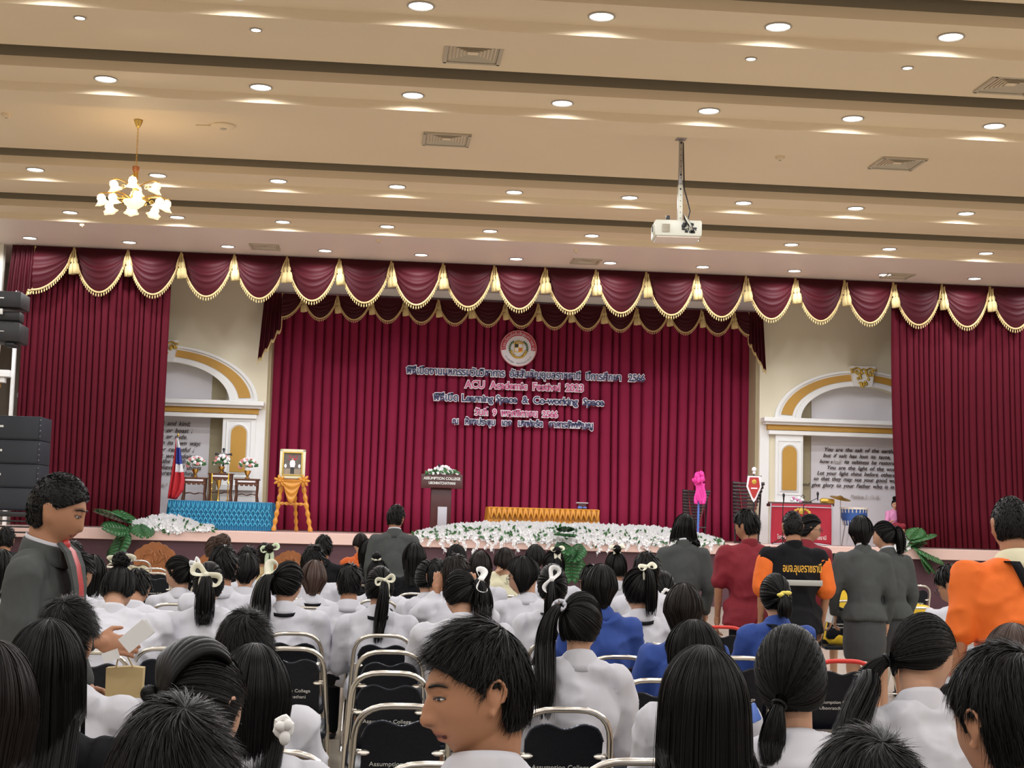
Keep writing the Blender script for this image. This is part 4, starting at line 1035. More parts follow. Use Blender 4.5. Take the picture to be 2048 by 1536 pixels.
# pennant on stand
a = atY(1500, 972, PYY); pn = thing('pennant_stand', 'red pointed pennant with white border hanging from a stand with finial', 'banner', (atY(1502, 1050, PYY)[0], PYY - .2, DECK_Z)); H = a[2] - DECK_Z
MB().tube([(0, 0.02, 0), (0, .02, H + .36)], .014, 6).tube([(-.16, .02, H + .2), (.16, .02, H + .2)], .01, 6).build('pole', 'dark', pn)
MB().sphere((0, 0, H + .33), (.05, .04, .05), 10, 8).sphere((0, 0, H + .26), (.035, .03, .03), 8, 6).build('finial', 'whitefoam', pn)
MB().prism([(-.13, .20), (.13, .20), (.155, -.02), (.04, -.28), (0, -.33), (-.04, -.28), (-.155, -.02)], .01, (0, 0, H)).build('border', 'whitefoam', pn)
MB().prism([(-.09, .17), (.09, .17), (.12, -.01), (.03, -.22), (0, -.26), (-.03, -.22), (-.12, -.01)], .01, (0, -.012, H)).build('cloth', 'tie', pn)
MB().sphere((0, -.014, H + .08), (.05, .006, .05), 12, 8).build('crest', 'goldpaint', pn); MB().box((0, -.015, H - .05), (.13, .006, .025)).build('white_band', 'whitefoam', pn)

# ---- red draped instrument
RY = 28.75; a = atY(1541, 1006, RY); b = atY(1663, 1010, RY); zt = (a[2] + b[2]) / 2; W_ = b[0] - a[0]; H = zt - DECK_Z
rd = thing('draped_instrument', 'instrument stand under a red velvet banner with silver fringe and gold crest', 'instrument', ((a[0] + b[0]) / 2, RY, DECK_Z))
n = 60; g = np.zeros((n, 14, 3))
for i in range(n):
    u = i / (n - 1); x = -W_ / 2 + W_ * u
    for j in range(14):
        t = j / 13; g[i, j] = (x * (1 + .02 * t), -.02 + .018 * sin(u * 17 + t * 3) * t, H * (1 - t * .94) - (.05 * abs(2 * u - 1) ** 2) * t)
MB().grid(g).build('banner', 'redcloth', rd, True).modifiers.new('thickness', 'SOLIDIFY').thickness = .008
mb = MB(); mb.tube(g[0] + (0, -.012, 0), .014, 5); mb.tube(g[-1] + (0, -.012, 0), .014, 5); mb.tube(g[:, -1] + (0, -.012, 0), .012, 5); mb.tube(g[:, 1] + (0, -.015, 0), .010, 5)
fringe_mesh(g[:, -1], mb, .05, .05, .01); mb.build('silver_fringe', 'greypanel', rd)
MB().tube([(-W_ / 2 - .05, 0, H), (W_ / 2 + .05, 0, H)], .03, 8).box((0, .2, H - .03), (W_ - .05, .4, .06), ch=.01).build('keyboard_body', 'lectern', rd)
for sx in (-1, 1): MB().tube([(sx * W_ * .42, .1, 0), (sx * W_ * .42, .1, H - .05)], .02, 6).build('leg', 'steel', rd)
mb = MB()
for k in range(9): aa = pi * k / 8; mb.sphere((.17 * cos(aa), -.045, H - .20 + .10 * sin(aa)), (.035, .01, .025), 8, 5)
mb.sphere((0, -.045, H - .15), (.06, .012, .06), 10, 6); mb.build('crest', 'goldpaint', rd)
text('lettering', 'โรงเรียนอัสสัมชัญอุบลราชธานี', 'print', rd, (-W_ * .40, -.06, .12), .11, W_ * .80)
# purple toy-like flowers on the drape stand
p = atY(1597, 998, RY); t = thing('garland_bunch', 'small purple and white garland lying on the draped instrument', 'flowers', (p[0], RY + .1, zt + .03))
for q in range(7): MB().sphere((.11 * (q - 3) / 3, 0, .05 + .04 * sin(q * 2.1)), (.035, .03, .035), 8, 6).build('blossom', 'pinkcloth' if q % 2 else 'petal', t)
MB().tube([(.10, 0, .05), (.16, 0, .12), (.12, 0, .16), (.08, 0, .11)], .008, 6).box((.2, 0, .01), (.2, .06, .03)).build('holder', 'dark', t)
# microphones on stands
def mic(px, py, lab, lean):
    Y = 28.45; q = atY(px, py, Y); t = thing('microphone_stand', lab, 'microphone', (q[0] + lean * .3, Y, DECK_Z)); H = q[2] - DECK_Z; dx = -lean * .3
    MB().tube([(0, 0, .02), (0, 0, H * .8)], .010, 6).build('pole', 'dark', t); MB().tube([(0, 0, H * .8), (dx, -.05, H - .06)], .008, 6).build('boom', 'dark', t)
    for k in range(3): aa = 2 * pi * k / 3 + .5; MB().tube([(0, 0, .15), (.22 * cos(aa), .22 * sin(aa), 0.01)], .009, 6).build('leg', 'dark', t)
    MB().lathe([(0, 0), (.012, 0), (.018, .10), (.026, .12), (.026, .15), (.012, .175), (0, .175)], (dx, -.05, H - .11), 10).build('microphone_head', 'dark', t)
mic(1566, 993, 'upright black microphone stand at the wall side of the red banner', 0); mic(1634, 990, 'black microphone on a slanted boom before the red banner, drum side', -.9)
# drum with blue lacing, cymbal, hand drum
DYY = 29.0; q = atY(1708, 1016, DYY); dr = thing('laced_drum', 'round blue drum with zigzag white lacing on a steel stand', 'drum', (q[0], DYY, DECK_Z)); H = q[2] - DECK_Z; hh = .36
MB().lathe([(.20, H - hh), (.27, H - hh * .5), (.27, H)], seg=28).build('shell', 'bluedrum', dr); MB().lathe([(.285, H - .03), (.285, H + .01), (0, H + .015)], seg=28).build('drum_skin', 'drumhead', dr)
mb = MB()
for k in range(22):
    a0, a1 = 2 * pi * k / 22, 2 * pi * (k + .5) / 22
    mb.tube([(.285 * cos(a0), .285 * sin(a0), H), (.215 * cos(a1), .215 * sin(a1), H - hh)], .006, 4); mb.tube([(.285 * cos(a0), .285 * sin(a0), H), (.215 * cos(2 * a0 - a1), .215 * sin(2 * a0 - a1), H - hh)], .006, 4)
mb.build('lacing', 'drumhead', dr)
for k in range(4): aa = pi / 4 + k * pi / 2; MB().tube([(.2 * cos(aa), .2 * sin(aa), H - hh), (.3 * cos(aa), .2 * sin(aa), 0)], .012, 6).build('leg', 'steel', dr)
q = atY(1681, 995, 28.8); cy = thing('cymbal', 'tilted bronze cymbal on a thin stand above the drum', 'cymbal', (q[0], 28.8, DECK_Z)); H = q[2] - DECK_Z
MB().lathe([(.01, .035), (.04, .03), (.06, .01), (.21, -.02), (.215, -.022)], (0, 0, H), 28, R=roty(radians(8)) @ rotx(radians(14))).build('plate', 'gold', cy); MB().tube([(0, 0, 0), (0, 0, H + .05)], .009, 6).build('stand', 'steel', cy)
q = atY(1662, 1003, 28.7); hd_ = thing('hand_drum', 'small tan hand drum mounted behind the red banner', 'drum', (q[0], 28.95, DECK_Z)); H = q[2] - DECK_Z
MB().tube([(-.14, 0, H), (-.1, 0, H + .01), (.1, 0, H), (.14, 0, H)], [.05, .065, .06, .05], 14).build('shell', 'goldpaint', hd_); MB().tube([(0, 0, 0), (0, 0, H - .04)], .012, 6).build('stand', 'steel', hd_)

# ---- black speaker stack, hanging speakers
SY = 24.5
a = atY(-90, 830, SY); b = atY(83, 832, SY); W_ = b[0] - a[0]
ys = [832, 880, 928, 976, 1022]
for i in range(4):
    z1 = atY(60, ys[i], SY)[2]; z0 = atY(60, ys[i + 1], SY)[2]
    t = thing('speaker_cabinet', ['topmost black cabinet of the speaker stack, with a small white badge', 'second black cabinet from the top of the speaker stack', 'third black cabinet from the top of the speaker stack', 'bottom black cabinet of the speaker stack, above the railing'][i], 'speaker', ((a[0] + b[0]) / 2, SY, z0), group='stacked black speaker cabinets')
    hh = z1 - z0 - .006
    MB().box((0, .4, hh / 2), (W_, .8, hh), ch=.012).build('cabinet', 'darkbox', t)
    MB().box((0, -.006, hh / 2), (W_ - .06, .014, hh - .05), ch=.004).build('grille', 'grille', t)
    if i < 3: MB().box((-W_ / 2 + (atY(4, 850, SY)[0] - a[0]), -.018, hh * .55), (.06, .01, .035), ch=.003).build('badge', 'print', t)
    mb = MB()
    for k in range(4): mb.tube([(W_ / 2 - .01, -.015, hh * (.15 + .23 * k)), (W_ / 2 + .005, -.02, hh * (.18 + .23 * k))], .007, 5)
    mb.build('rigging_pins', 'steel', t)
z0 = atY(60, 1022, SY)[2]
t = thing('speaker_platform', 'dark railed platform carrying the black speaker stack', 'platform', ((a[0] + b[0]) / 2, SY, 0))
MB().box((0, .5, z0 - .06), (W_ + .3, 1.2, .08), ch=.01).build('platform_top', 'dark', t)
for k in range(3): MB().tube([(-W_ / 2 - .15, -.12, z0 - .17 - .09 * k), (W_ / 2 + .15, -.12, z0 - .17 - .09 * k)], .016, 6).build('rail', 'dark', t)
for sx in (-1, 0, 1): MB().tube([(sx * (W_ / 2 + .1), -.12, 0), (sx * (W_ / 2 + .1), -.12, z0 - .05)], .025, 8).build('post', 'dark', t)
for sx in (-1, 1): MB().box((sx * .72, .3, .42), (1.1, .7, .82), ch=.01).build('bass_cabinet', 'darkbox', t)
HY = 23.0
hs = thing('hanging_speaker_array', 'black speaker pair hanging beside the front curtain', 'speaker', (0, 0, 0))
hs.location = (atY(-30, 640, HY)[0], HY, atY(0, 640, HY)[2]); o = hs.location
def hb(x0, x1, y0, y1, nm, m, dy=.0, d=.6, ch=.02):
    p = atY(x0, y0, HY); q = atY(x1, y1, HY); return MB().box(((p[0] + q[0]) / 2 - o[0], d / 2 + dy, (p[2] + q[2]) / 2 - o[2]), (abs(q[0] - p[0]), d, abs(p[2] - q[2])), ch=ch).build(nm, m, hs)
hb(-90, 41, 578, 615, 'cabinet', 'dark'); hb(-90, 38, 641, 683, 'cabinet', 'dark'); hb(-60, 36, 618, 640, 'bracket', 'dark', .1, .3)
hb(-10, 8, 594, 597, 'badge', 'print', -.01, .02, .003); hb(-10, 8, 661, 663, 'badge', 'print', -.01, .02, .003); hb(6, 26, 683, 692, 'clamp', 'dark', .05, .3)
hb(0, 4, 617, 628, 'lamp', 'print', .0, .05, .003)
MB().tube([(-.5, .4, 0), (-2.6, VAL_Y - HY, .1)], .03, 8).tube([(-.3, .4, .1), (-2.2, VAL_Y - HY, .3)], .03, 8).build('wall_arm', 'dark', hs)

# ---- carved armchair, carved sofa in front row
def carved_seat(px0, px1, ptop, pseat, lab, nm, Y, seatm='upholstery'):
    a = atY(px0, ptop + 20, Y); b = atY(px1, ptop + 20, Y); zt = atY((px0 + px1) / 2, ptop, Y)[2]; W_ = b[0] - a[0]
    t = thing(nm, lab, 'sofa' if 'sofa' in nm else 'armchair', ((a[0] + b[0]) / 2, Y, 0)); n = 25
    out = [(-W_ / 2, .45)]
    for i in range(n):
        u = -1 + 2 * i / (n - 1); out.append((u * W_ / 2, zt - .30 * W_ / .9 * abs(u) ** 1.8 * .8 + .022 * abs(sin(u * 9))))
    out.append((W_ / 2, .45)); MB().prism(out, .07, (0, -.03, 0)).build('carved_back', 'teak', t)
    mb = MB()
    for k in range(20):
        aa = rng.random() * 2 * pi; rr = rng.random() ** .5; mb.sphere((W_ * .30 * rr * cos(aa), -.035, zt - .22 + .11 * rr * sin(aa)), (.05, .012, .022), 8, 5, roty(aa))
    for sx in (-1, 1): mb.tube([(sx * W_ * (.1 + .3 * t_), -.04, zt - .12 - .25 * t_ ** 2 + .03 * sin(t_ * 14)) for t_ in np.linspace(0, 1, 14)], .016, 6)
    mb.build('carving', 'teak', t)
    MB().box((0, .05, .62), (W_ * .82, .08, .34), ch=.03).build('cushion', seatm, t); MB().box((0, .33, .42), (W_ - .06, .6, .12), ch=.03).build('seat', seatm, t)
    for sx in (-1, 1):
        MB().tube([(sx * W_ * .48, 0, .68), (sx * W_ * .48, .3, .66), (sx * W_ * .48, .55, .62)], .035, 8).build('armrest', 'teak', t)
        for y in (.02, .58): MB().tube([(sx * W_ * .46, y, 0), (sx * W_ * .48, y, .64)], .03, 8).build('leg', 'teak', t)
carved_seat(269, 350, 1086, 1130, 'carved wooden armchair with gold brocade near the flag end of the front row', 'carved_armchair', 22.8)
carved_seat(548, 612, 1103, 1130, 'carved wooden armchair back showing beside the pale green hair ribbon', 'carved_armchair', 22.8)
carved_seat(388, 470, 1106, 1130, 'carved wooden armchair mostly hidden behind the curly brown hair', 'carved_armchair', 22.8)

# ---- projector on its ceiling pole
pp = atZ(1362, 278, 6.88); k = FPX / (pp - EYE).dot(CF)
pj = thing('projector', 'ivory projector hanging from a perforated ceiling pole with cables', 'projector', (pp[0], pp[1], 6.88))
zb = atY(1365, 447, pp[1])[2] - 6.88; s = 1.0 / k
MB().box((0, 0, (zb * .55) / 2), (.05, .05, -zb * .55), ch=.004).build('upper_pole', 'steel', pj); MB().box((0, 0, zb * .78), (.062, .062, -zb * .46), ch=.004).build('lower_pole', 'plastic', pj)
MB().box((0, 0, -.005), (.14, .14, .01), ch=.002).build('ceiling_plate', 'steel', pj)
mb = MB()
for q in range(14): mb.sphere((0, -.032 if q > 7 else -.026, zb * (.06 + .068 * q)), (.007, .006, .007), 6, 4)
for q in (.05, .43, .60): mb.sphere((0, -.03, zb * q), (.014, .01, .014), 8, 6)
mb.build('pole_holes', 'dark', pj)
W_ = 97 * s * .97; hh = 33 * s; R = rotz(radians(-5))
body = MB().box((0, .22, zb - hh * .30), (W_, .52, hh), R=R, ch=.03); body.build('body', 'plastic', pj)
MB().box((-W_ * .0, .22, zb - hh * .30 - hh * .53), (W_ * .9, .46, .02), R=R, ch=.008).build('underside', 'soffit', pj)
mb = MB()
for q in range(7): mb.box((-W_ * .30, -.045 - .0, zb - hh * .12 - q * hh * .07), (W_ * .16, .012, .008))
mb.build('vent_slots', 'ventwhite', pj, False)
MB().tube([(-W_ / 2 - .03, .1, zb - hh * .35), (-W_ / 2 + .02, .1, zb - hh * .35)], .07, 16).build('lens_ring', 'plastic', pj); MB().tube([(-W_ / 2 - .035, .1, zb - hh * .35), (-W_ / 2 - .02, .1, zb - hh * .35)], .045, 16).build('lens', 'dark', pj)
mb = MB(); g = random.Random(3)
for q in range(9): mb.box((g.uniform(-.02, W_ * .38), -.05, zb - hh * g.uniform(.05, .6)), (g.uniform(.03, .06), .03, g.uniform(.02, .045)), ch=.004)
mb.build('sockets', 'dark', pj)
for q in range(6):
    x0, x1 = g.uniform(.03, .10), g.uniform(.04, W_ * .35); MB().tube([(.05, -.03, zb + .12), (x0, -.09, zb + .04), (x0 + .05, -.11, zb - hh * .2), (x1, -.06, zb - hh * g.uniform(.3, .6))], .007, 5).build('cable', 'dark' if q % 2 else 'plastic', pj)
MB().tube([(.03, -.01, -.05), (.04, -.02, zb * .35), (.05, -.03, zb * .6), (.09, -.04, zb * .72), (.13, -.05, zb * .86), (.10, -.05, zb * .97)], .010, 6).build('cable', 'dark', pj)
MB().box((-W_ * .24, .05, zb + .07), (.05, .05, .08), ch=.006).build('aerial', 'dark', pj)

# ---- chandelier
cp = atZ(277, 240, 6.88); ch = thing('chandelier', 'brass chandelier with two tiers of glowing tulip glass shades', 'chandelier', (cp[0], cp[1], 6.88))
kk = FPX / ((cp - EYE) @ CF); u = 1 / kk
MB().lathe([(0, 0), (9 * u, -1 * u), (8 * u, -5 * u), (4 * u, -14 * u), (1.5 * u, -16 * u), (0, -16 * u)], seg=20).build('ceiling_rose', 'gold', ch)
mb = MB()
for q in range(20):
    z = -16 * u - q * 4.0 * u; R = rotz(pi / 2 * (q % 2)); mb.tube([R @ np.array((1.3 * u * cos(t), 0, 2.7 * u * sin(t))) + (0, 0, z - 2 * u) for t in np.linspace(0, 2 * pi, 10, endpoint=False)], .5 * u, 5, closed=True)
mb.build('chain', 'gold', ch)
z0 = -94 * u
MB().lathe([(0, z0), (7 * u, z0 - 1 * u), (7.5 * u, z0 - 9 * u), (6 * u, z0 - 12 * u), (0, z0 - 12 * u)], seg=18).build('crown_collar', 'teak', ch)
for q in range(4): a_ = q * pi / 2 + .4; MB().tube([(4 * u * cos(a_), 4 * u * sin(a_), z0 - 12 * u), (4.5 * u * cos(a_), 4.5 * u * sin(a_), z0 - 30 * u)], 1.1 * u, 6).build('rod', 'gold', ch)
MB().lathe([(3 * u, z0 - 12 * u), (3 * u, z0 - 30 * u), (7 * u, z0 - 36 * u), (4 * u, z0 - 48 * u), (8 * u, z0 - 62 * u), (6 * u, z0 - 74 * u), (0, z0 - 76 * u)], seg=18).build('stem', 'gold', ch)
MB().lathe([(0, z0 - 88 * u), (8 * u, z0 - 86 * u), (18 * u, z0 - 78 * u), (22 * u, z0 - 70 * u), (20 * u, z0 - 70 * u), (8 * u, z0 - 82 * u), (0, z0 - 84 * u)], seg=24, wob=lambda t, z: .05 * cos(12 * t)).build('glass_bowl', 'shade', ch)
def arm(a_, r, ztip, zst, tilt=.35):
    R = rotz(a_); A = MB(); pts = [R @ np.array(q) for q in ((4 * u, 0, zst), (r * .45, 0, zst + 12 * u), (r * .85, 0, ztip + 12 * u), (r, 0, ztip + 2 * u))]
    P = np.array(pts); t = np.linspace(0, 1, 14)[:, None]; C = (1 - t) ** 3 * P[0] + 3 * t * (1 - t) ** 2 * P[1] + 3 * t * t * (1 - t) * P[2] + t ** 3 * P[3]
    A.tube(C, 1.3 * u, 6)
    A.tube([R @ np.array((r * .5 + 5 * u * (1 - t / 9) * cos(t), 0, zst + 1 * u + 5 * u * (1 - t / 9) * sin(t))) for t in np.linspace(0, 7, 22)], .8 * u, 5)
    o = A.build('arm', 'gold', ch)
    Rt = R @ roty(tilt); c = C[-1]
    prof_ = [(1.5 * u, 1 * u), (6 * u, -1 * u), (8.5 * u, -7 * u), (7.5 * u, -12 * u), (10 * u, -17 * u), (14 * u, -20 * u)]
    sm_ = MB().lathe(prof_, c, 24, R=Rt @ roty(pi * 0), wob=lambda t, z: (.14 * cos(5 * t) if z < -15 * u else 0)).build('shade', 'shade', o)
    sm_.modifiers.new('thickness', 'SOLIDIFY').thickness = .4 * u
    MB().sphere(c + Rt @ np.array((0, 0, -9 * u)), (4.2 * u, 4.2 * u, 5.5 * u), 12, 8).build('bulb', 'bulb', o)
    MB().lathe([(2.2 * u, 3 * u), (3 * u, 0), (0, -1 * u)], c, 10, R=Rt).build('cap', 'gold', o)
for q in range(4): arm(pi / 2 * q - pi / 2 + .05, 44 * u, z0 - 34 * u, z0 - 44 * u)
for q in range(8): arm(pi / 4 * q + .25, 66 * u, z0 - 66 * u - (q % 2) * 6 * u, z0 - 72 * u)
for a_ in (0.5, 2.6, 4.7):
    ln = bpy.data.lights.new('chandelier_glow', 'POINT'); ln.energy = 4; ln.color = (1, .78, .5); ln.shadow_soft_size = .12
    lo = bpy.data.objects.new('chandelier_glow', ln); COL.objects.link(lo); lo.location = (cp[0] + .35 * cos(a_), cp[1] + .35 * sin(a_), 6.88 + z0 - 30 * u)

# ================================================================== PEOPLE
PENDING = []          # (object, head frame or None, male) meshes that still carry the union modifiers
def union(mb, name, m, parent, voxel, smooth=4, wrinkle=0.0, wscale=0.12, head=None, male=False):
    o = mb.build(name, m, parent, True)
    r = o.modifiers.new('union', 'REMESH'); r.mode = 'VOXEL'; r.voxel_size = voxel; r.use_smooth_shade = True
    if smooth:
        s_ = o.modifiers.new('soften', 'SMOOTH'); s_.factor = .5; s_.iterations = smooth
    if wrinkle:
        key = 'folds%d' % int(wscale * 1000)
        tx = bpy.data.textures.get(key)
        if tx is None:
            tx = bpy.data.textures.new(key, 'MUSGRAVE'); tx.musgrave_type = 'RIDGED_MULTIFRACTAL'; tx.noise_scale = wscale * 1.6; tx.octaves = 2.0; tx.lacunarity = 2.2; tx.dimension_max = 1.0; tx.offset = .9; tx.gain = 1.2; tx.noise_intensity = .5
        d = o.modifiers.new('folds', 'DISPLACE'); d.texture = tx; d.strength = wrinkle; d.mid_level = .25; d.texture_coords = 'GLOBAL'
    PENDING.append((o, head, male)); return o

def face_disp(x, z):
    ax = np.abs(x); G = lambda a, c, s: np.exp(-((a - c) / s) ** 2)
    ridge = np.clip((.008 - z) / .046, 0, 1) * (z > -.052) + np.exp(-((z + .052) / .004) ** 2) * (z <= -.052)
    g = .027 * G(x, 0, .0095) * ridge ** .9
    g += .011 * G(ax, .012, .0075) * G(z, -.041, .009)
    g += .006 * G(z, .021, .009) * G(x, 0, .045)
    g -= .010 * G(ax, .031, .015) * G(z, .002, .011)
    g -= .004 * G(x, 0, .008) * G(z, .010, .009)
    g += .0065 * G(ax, .031, .012) * G(z, -.001, .0065)
    g += .004 * G(ax, .043, .02) * G(z, -.03, .02)
    g += .008 * G(x, 0, .030) * G(z, -.071, .020)
    g += .008 * G(x, 0, .020) * G(z, -.0645, .0045) + .009 * G(x, 0, .018) * G(z, -.079, .0055) - .009 * G(x, 0, .020) * G(z, -.0715, .0022)
    g += .008 * G(x, 0, .020) * G(z, -.106, .012) - .003 * G(x, 0, .02) * G(z, -.089, .005)
    return g
def head_mesh(mb, c, Rm, hs, seg=40, rings=36, female=False):
    V = []
    th = np.linspace(0, pi, rings + 1)[1:-1]; ph = np.linspace(0, 2 * pi, seg, endpoint=False)
    pts = [(0, 0, 1.0)]
    for a in th:
        for b in ph: pts.append((sin(a) * cos(b), sin(a) * sin(b), cos(a)))
    pts.append((0, 0, -1.0)); d = np.array(pts)
    x, y, z = d[:, 0], d[:, 1], d[:, 2]
    low = np.clip(-z, 0, 1)
    X = .077 * x * (1 - .30 * low ** 1.8); Z = .120 * z
    Y = np.where(y > 0, .092 * y * (1 - .10 * low), .100 * y * (1 - .55 * low ** 1.5)) - .004
    fr = np.clip(y * 2.2, 0, 1)
    Y = Y + fr * face_disp(X, Z) + fr * .006 * (1 - (X / .07) ** 2) * (Z < .05)
    V = np.stack([X, Y, Z], 1) * hs
    Fc = [(0, 1 + j, 1 + (j + 1) % seg) for j in range(seg)]
    for i in range(rings - 2):
        for j in range(seg):
            a = 1 + i * seg; Fc.append((a + j, a + seg + j, a + seg + (j + 1) % seg, a + (j + 1) % seg))
    l = len(V) - 1; a = 1 + (rings - 2) * seg
    Fc += [(l, a + (j + 1) % seg, a + j) for j in range(seg)]
    mb.add(V @ Rm.T + c, Fc)
    for sx in (-1, 1):                       # ears: rim, bowl and lobe
        e = lambda q: Rm @ (np.array(q) * hs) + c
        mb.sphere(e((sx * .077, -.012, -.008)), np.array((.0065, .014, .024)) * hs, 10, 8, Rm @ roty(-sx * .12) @ rotz(sx * .35))
        rim = [e((sx * (.083 + .005 * sin(t)), -.014 + .017 * cos(t) - .003, .002 + .024 * sin(t))) for t in np.linspace(-1.0, 3.9, 14)]
        mb.tube(rim, .0045 * hs, 6); mb.sphere(e((sx * .079, -.006, -.034)), .0085 * hs, 8, 6)

def hand(mb, w, d, side=1, palm=(0, 0, -1), curl=.5, s=1.0):
    """w wrist point, d finger direction, palm = palm normal"""
    w = np.array(w, float); d = np.array(d, float); d /= np.linalg.norm(d); n = np.array(palm, float); n -= d * (n @ d); n /= np.linalg.norm(n)
    t = np.cross(d, n) * side
    pc = w + d * .045 * s; R = np.stack([t, d, n], 1)
    mb.sphere(pc, np.array((.040, .050, .016)) * s, 12, 8, R); mb.capsule(w - d * .01, w + d * .03, .025 * s, .026 * s, 10)
    for i, (o, L) in enumerate(((-.030, .062), (-.010, .074), (.010, .078), (.029, .070))):
        b = pc + t * o * s + d * .038 * s; q = b; a = 0.15 + curl * .3; r = .0085 * s
        for seg_ in (.45, .32, .25):
            dd = d * cos(a) + n * sin(a); e = q + dd * L * s * seg_; mb.capsule(q, e, r, r * .92, 8); q = e; a += curl * .9; r *= .93
    b = w + d * .02 * s + t * .030 * s; e1 = b + (t * .75 + d * .6 + n * .3) * .035 * s; e2 = e1 + (t * .25 + d * .9 + n * .35) * .030 * s
    mb.capsule(b, e1, .012 * s, .010 * s, 8); mb.capsule(e1, e2, .010 * s, .008 * s, 8)

# ---- hair ---------------------------------------------------------------
def inside(d, style):
    x, y, z = d[..., 0], d[..., 1], d[..., 2]
    if style in ('short', 'crop'):
        zt = np.interp(y, [-1, -.35, -.02, .12, .22, .60, .9, 1], [-.50, -.60, -.30, -.12, .10, .30, .52, .56])
        ear = (np.abs(x) > .80) & (np.abs(y + .08) < .17) & (z < .12) & (z > -.45)
        return (z > zt) & ~ear
    if style == 'tied':
        zt = np.interp(y, [-1, -.35, -.05, .15, .35, .7, .9, 1], [-.58, -.60, -.20, .05, .30, .50, .60, .62]); return z > zt
    zt = np.interp(y, [-1, .25, .40, .62, .85, 1], [-2, -2, .15, .40, .52, .56])      # loose: open only at the face
    return z > zt
HR = np.array([.077, .100, .120])
HC = np.array([0, -.006, 0.0])
def hair_paths(style, az, nT, hs, thick, Rm, c, pole, L=0.0, pers=None, jit=None, taper=1.0, a_from=None, a_to=None, rad=None):
    """paths (n, nT, 3) in person space plus outward normals"""
    p = np.array(pole, float); p /= np.linalg.norm(p)
    e1 = np.cross(p, (0, 1.0, 0.2)); e1 /= np.linalg.norm(e1); e2 = np.cross(p, e1)
    n = len(az); A = np.linspace(0, pi * .98, 90)
    sw_ = .55 if style == 'short' else 0.0; AZ = az[:, None] + sw_ * A[None]
    D = np.cos(A)[None, :, None] * p + np.sin(A)[None, :, None] * (np.cos(AZ)[..., None] * e1 + np.sin(AZ)[..., None] * e2)
    ins = inside(D, style)
    grav = style == 'loose'
    if grav: ins = ins & (D[..., 2] > -.02)
    out = ~ins; out[:, 0] = False
    idx = np.where(out.any(1), out.argmax(1), len(A) - 1); amax = A[idx]
    face_end = D[np.arange(n), np.minimum(idx, len(A) - 1)][:, 2] > .06
    T = np.linspace(0, 1, nT)
    f0 = np.zeros(n) if a_from is None else a_from; f1 = np.ones(n) if a_to is None else a_to
    al = amax[:, None] * (f0[:, None] + (f1 - f0)[:, None] * T[None])
    az2 = az[:, None] + sw_ * al
    dd = np.cos(al)[..., None] * p + np.sin(al)[..., None] * (np.cos(az2)[..., None] * e1 + np.sin(az2)[..., None] * e2)
    r = 1.0 if rad is None else rad
    tk = (thick * (np.clip(.55 + .75 * dd[..., 2], .35, 1.25) if style == 'short' else 1.0 + 0 * dd[..., 2]))[..., None]
    base = HC + dd * (HR + tk) * np.asarray(r)[..., None] if rad is not None else HC + dd * (HR + tk)
    P = (base * hs) @ Rm.T + c
    N = dd @ Rm.T
    return P, N, face_end
def drape(P, N, L, pers, nT, rnd, narrow=0.0, spread=0.0):
    """continue strand ends straight down, sliding over neck, shoulders and back"""
    Sm, nf, up = pers['S'], pers['nf'], pers['u']
    n = len(P); out = [P[:, -1].copy()]; cur = P[:, -1].copy(); step = L / nT
    vel = (P[:, -1] - P[:, -2]); vel /= np.linalg.norm(vel, axis=1)[:, None] + 1e-9
    ax = pers['Hc']
    for i in range(nT):
        t = (i + 1) / nT
        vel = vel * .35 + np.array([0, 0, -1.0]) * .65; vel /= np.linalg.norm(vel, axis=1)[:, None]
        cur = cur + vel * (step * rnd)[:, None]
        # pull towards the neck axis just below the skull, as a soft taper
        rel = cur - ax; k = narrow * (1 / nT)
        cur[:, 0] -= rel[:, 0] * k
        # shoulder and back contact
        s = (cur - Sm) @ nf; h = (cur - Sm) @ up
        back = s < .06
        lim = -.045 - .085 * np.clip((.10 - h) / .16, 0, 1)
        push = np.where(back & (h < .10), np.minimum(0, lim - s), 0)
        cur = cur + push[:, None] * nf
        out.append(cur.copy())
    Q = np.stack(out[1:], 1); NN = np.tile(-nf, (n, nT, 1)) * .6 + np.repeat(N[:, -1:, :], nT, 1) * .4
    return np.concatenate([P, Q], 1), np.concatenate([N, NN], 1)
def ribbons(mb, P, N, w, lift=None, tip=.15, roll=.55):
    n, m = P.shape[:2]
    T = np.gradient(P, axis=1); B = np.cross(T, N); B /= np.linalg.norm(B, axis=2)[..., None] + 1e-9
    ra = rng.normal(0, roll, n)[:, None, None]; B = B * np.cos(ra) + N * np.sin(ra)
    t = np.linspace(0, 1, m); ww = (w[:, None] if np.ndim(w) else w) * (1 - (1 - tip) * t ** 2)[None]
    a = P + B * ww[..., None] / 2; b = P - B * ww[..., None] / 2
    V = np.stack([a, b], 2).reshape(-1, 3); F = []
    for i in range(n):
        o = i * m * 2
        for j in range(m - 1): q = o + j * 2; F.append((q, q + 1, q + 3, q + 2))
    mb.add(V, F)
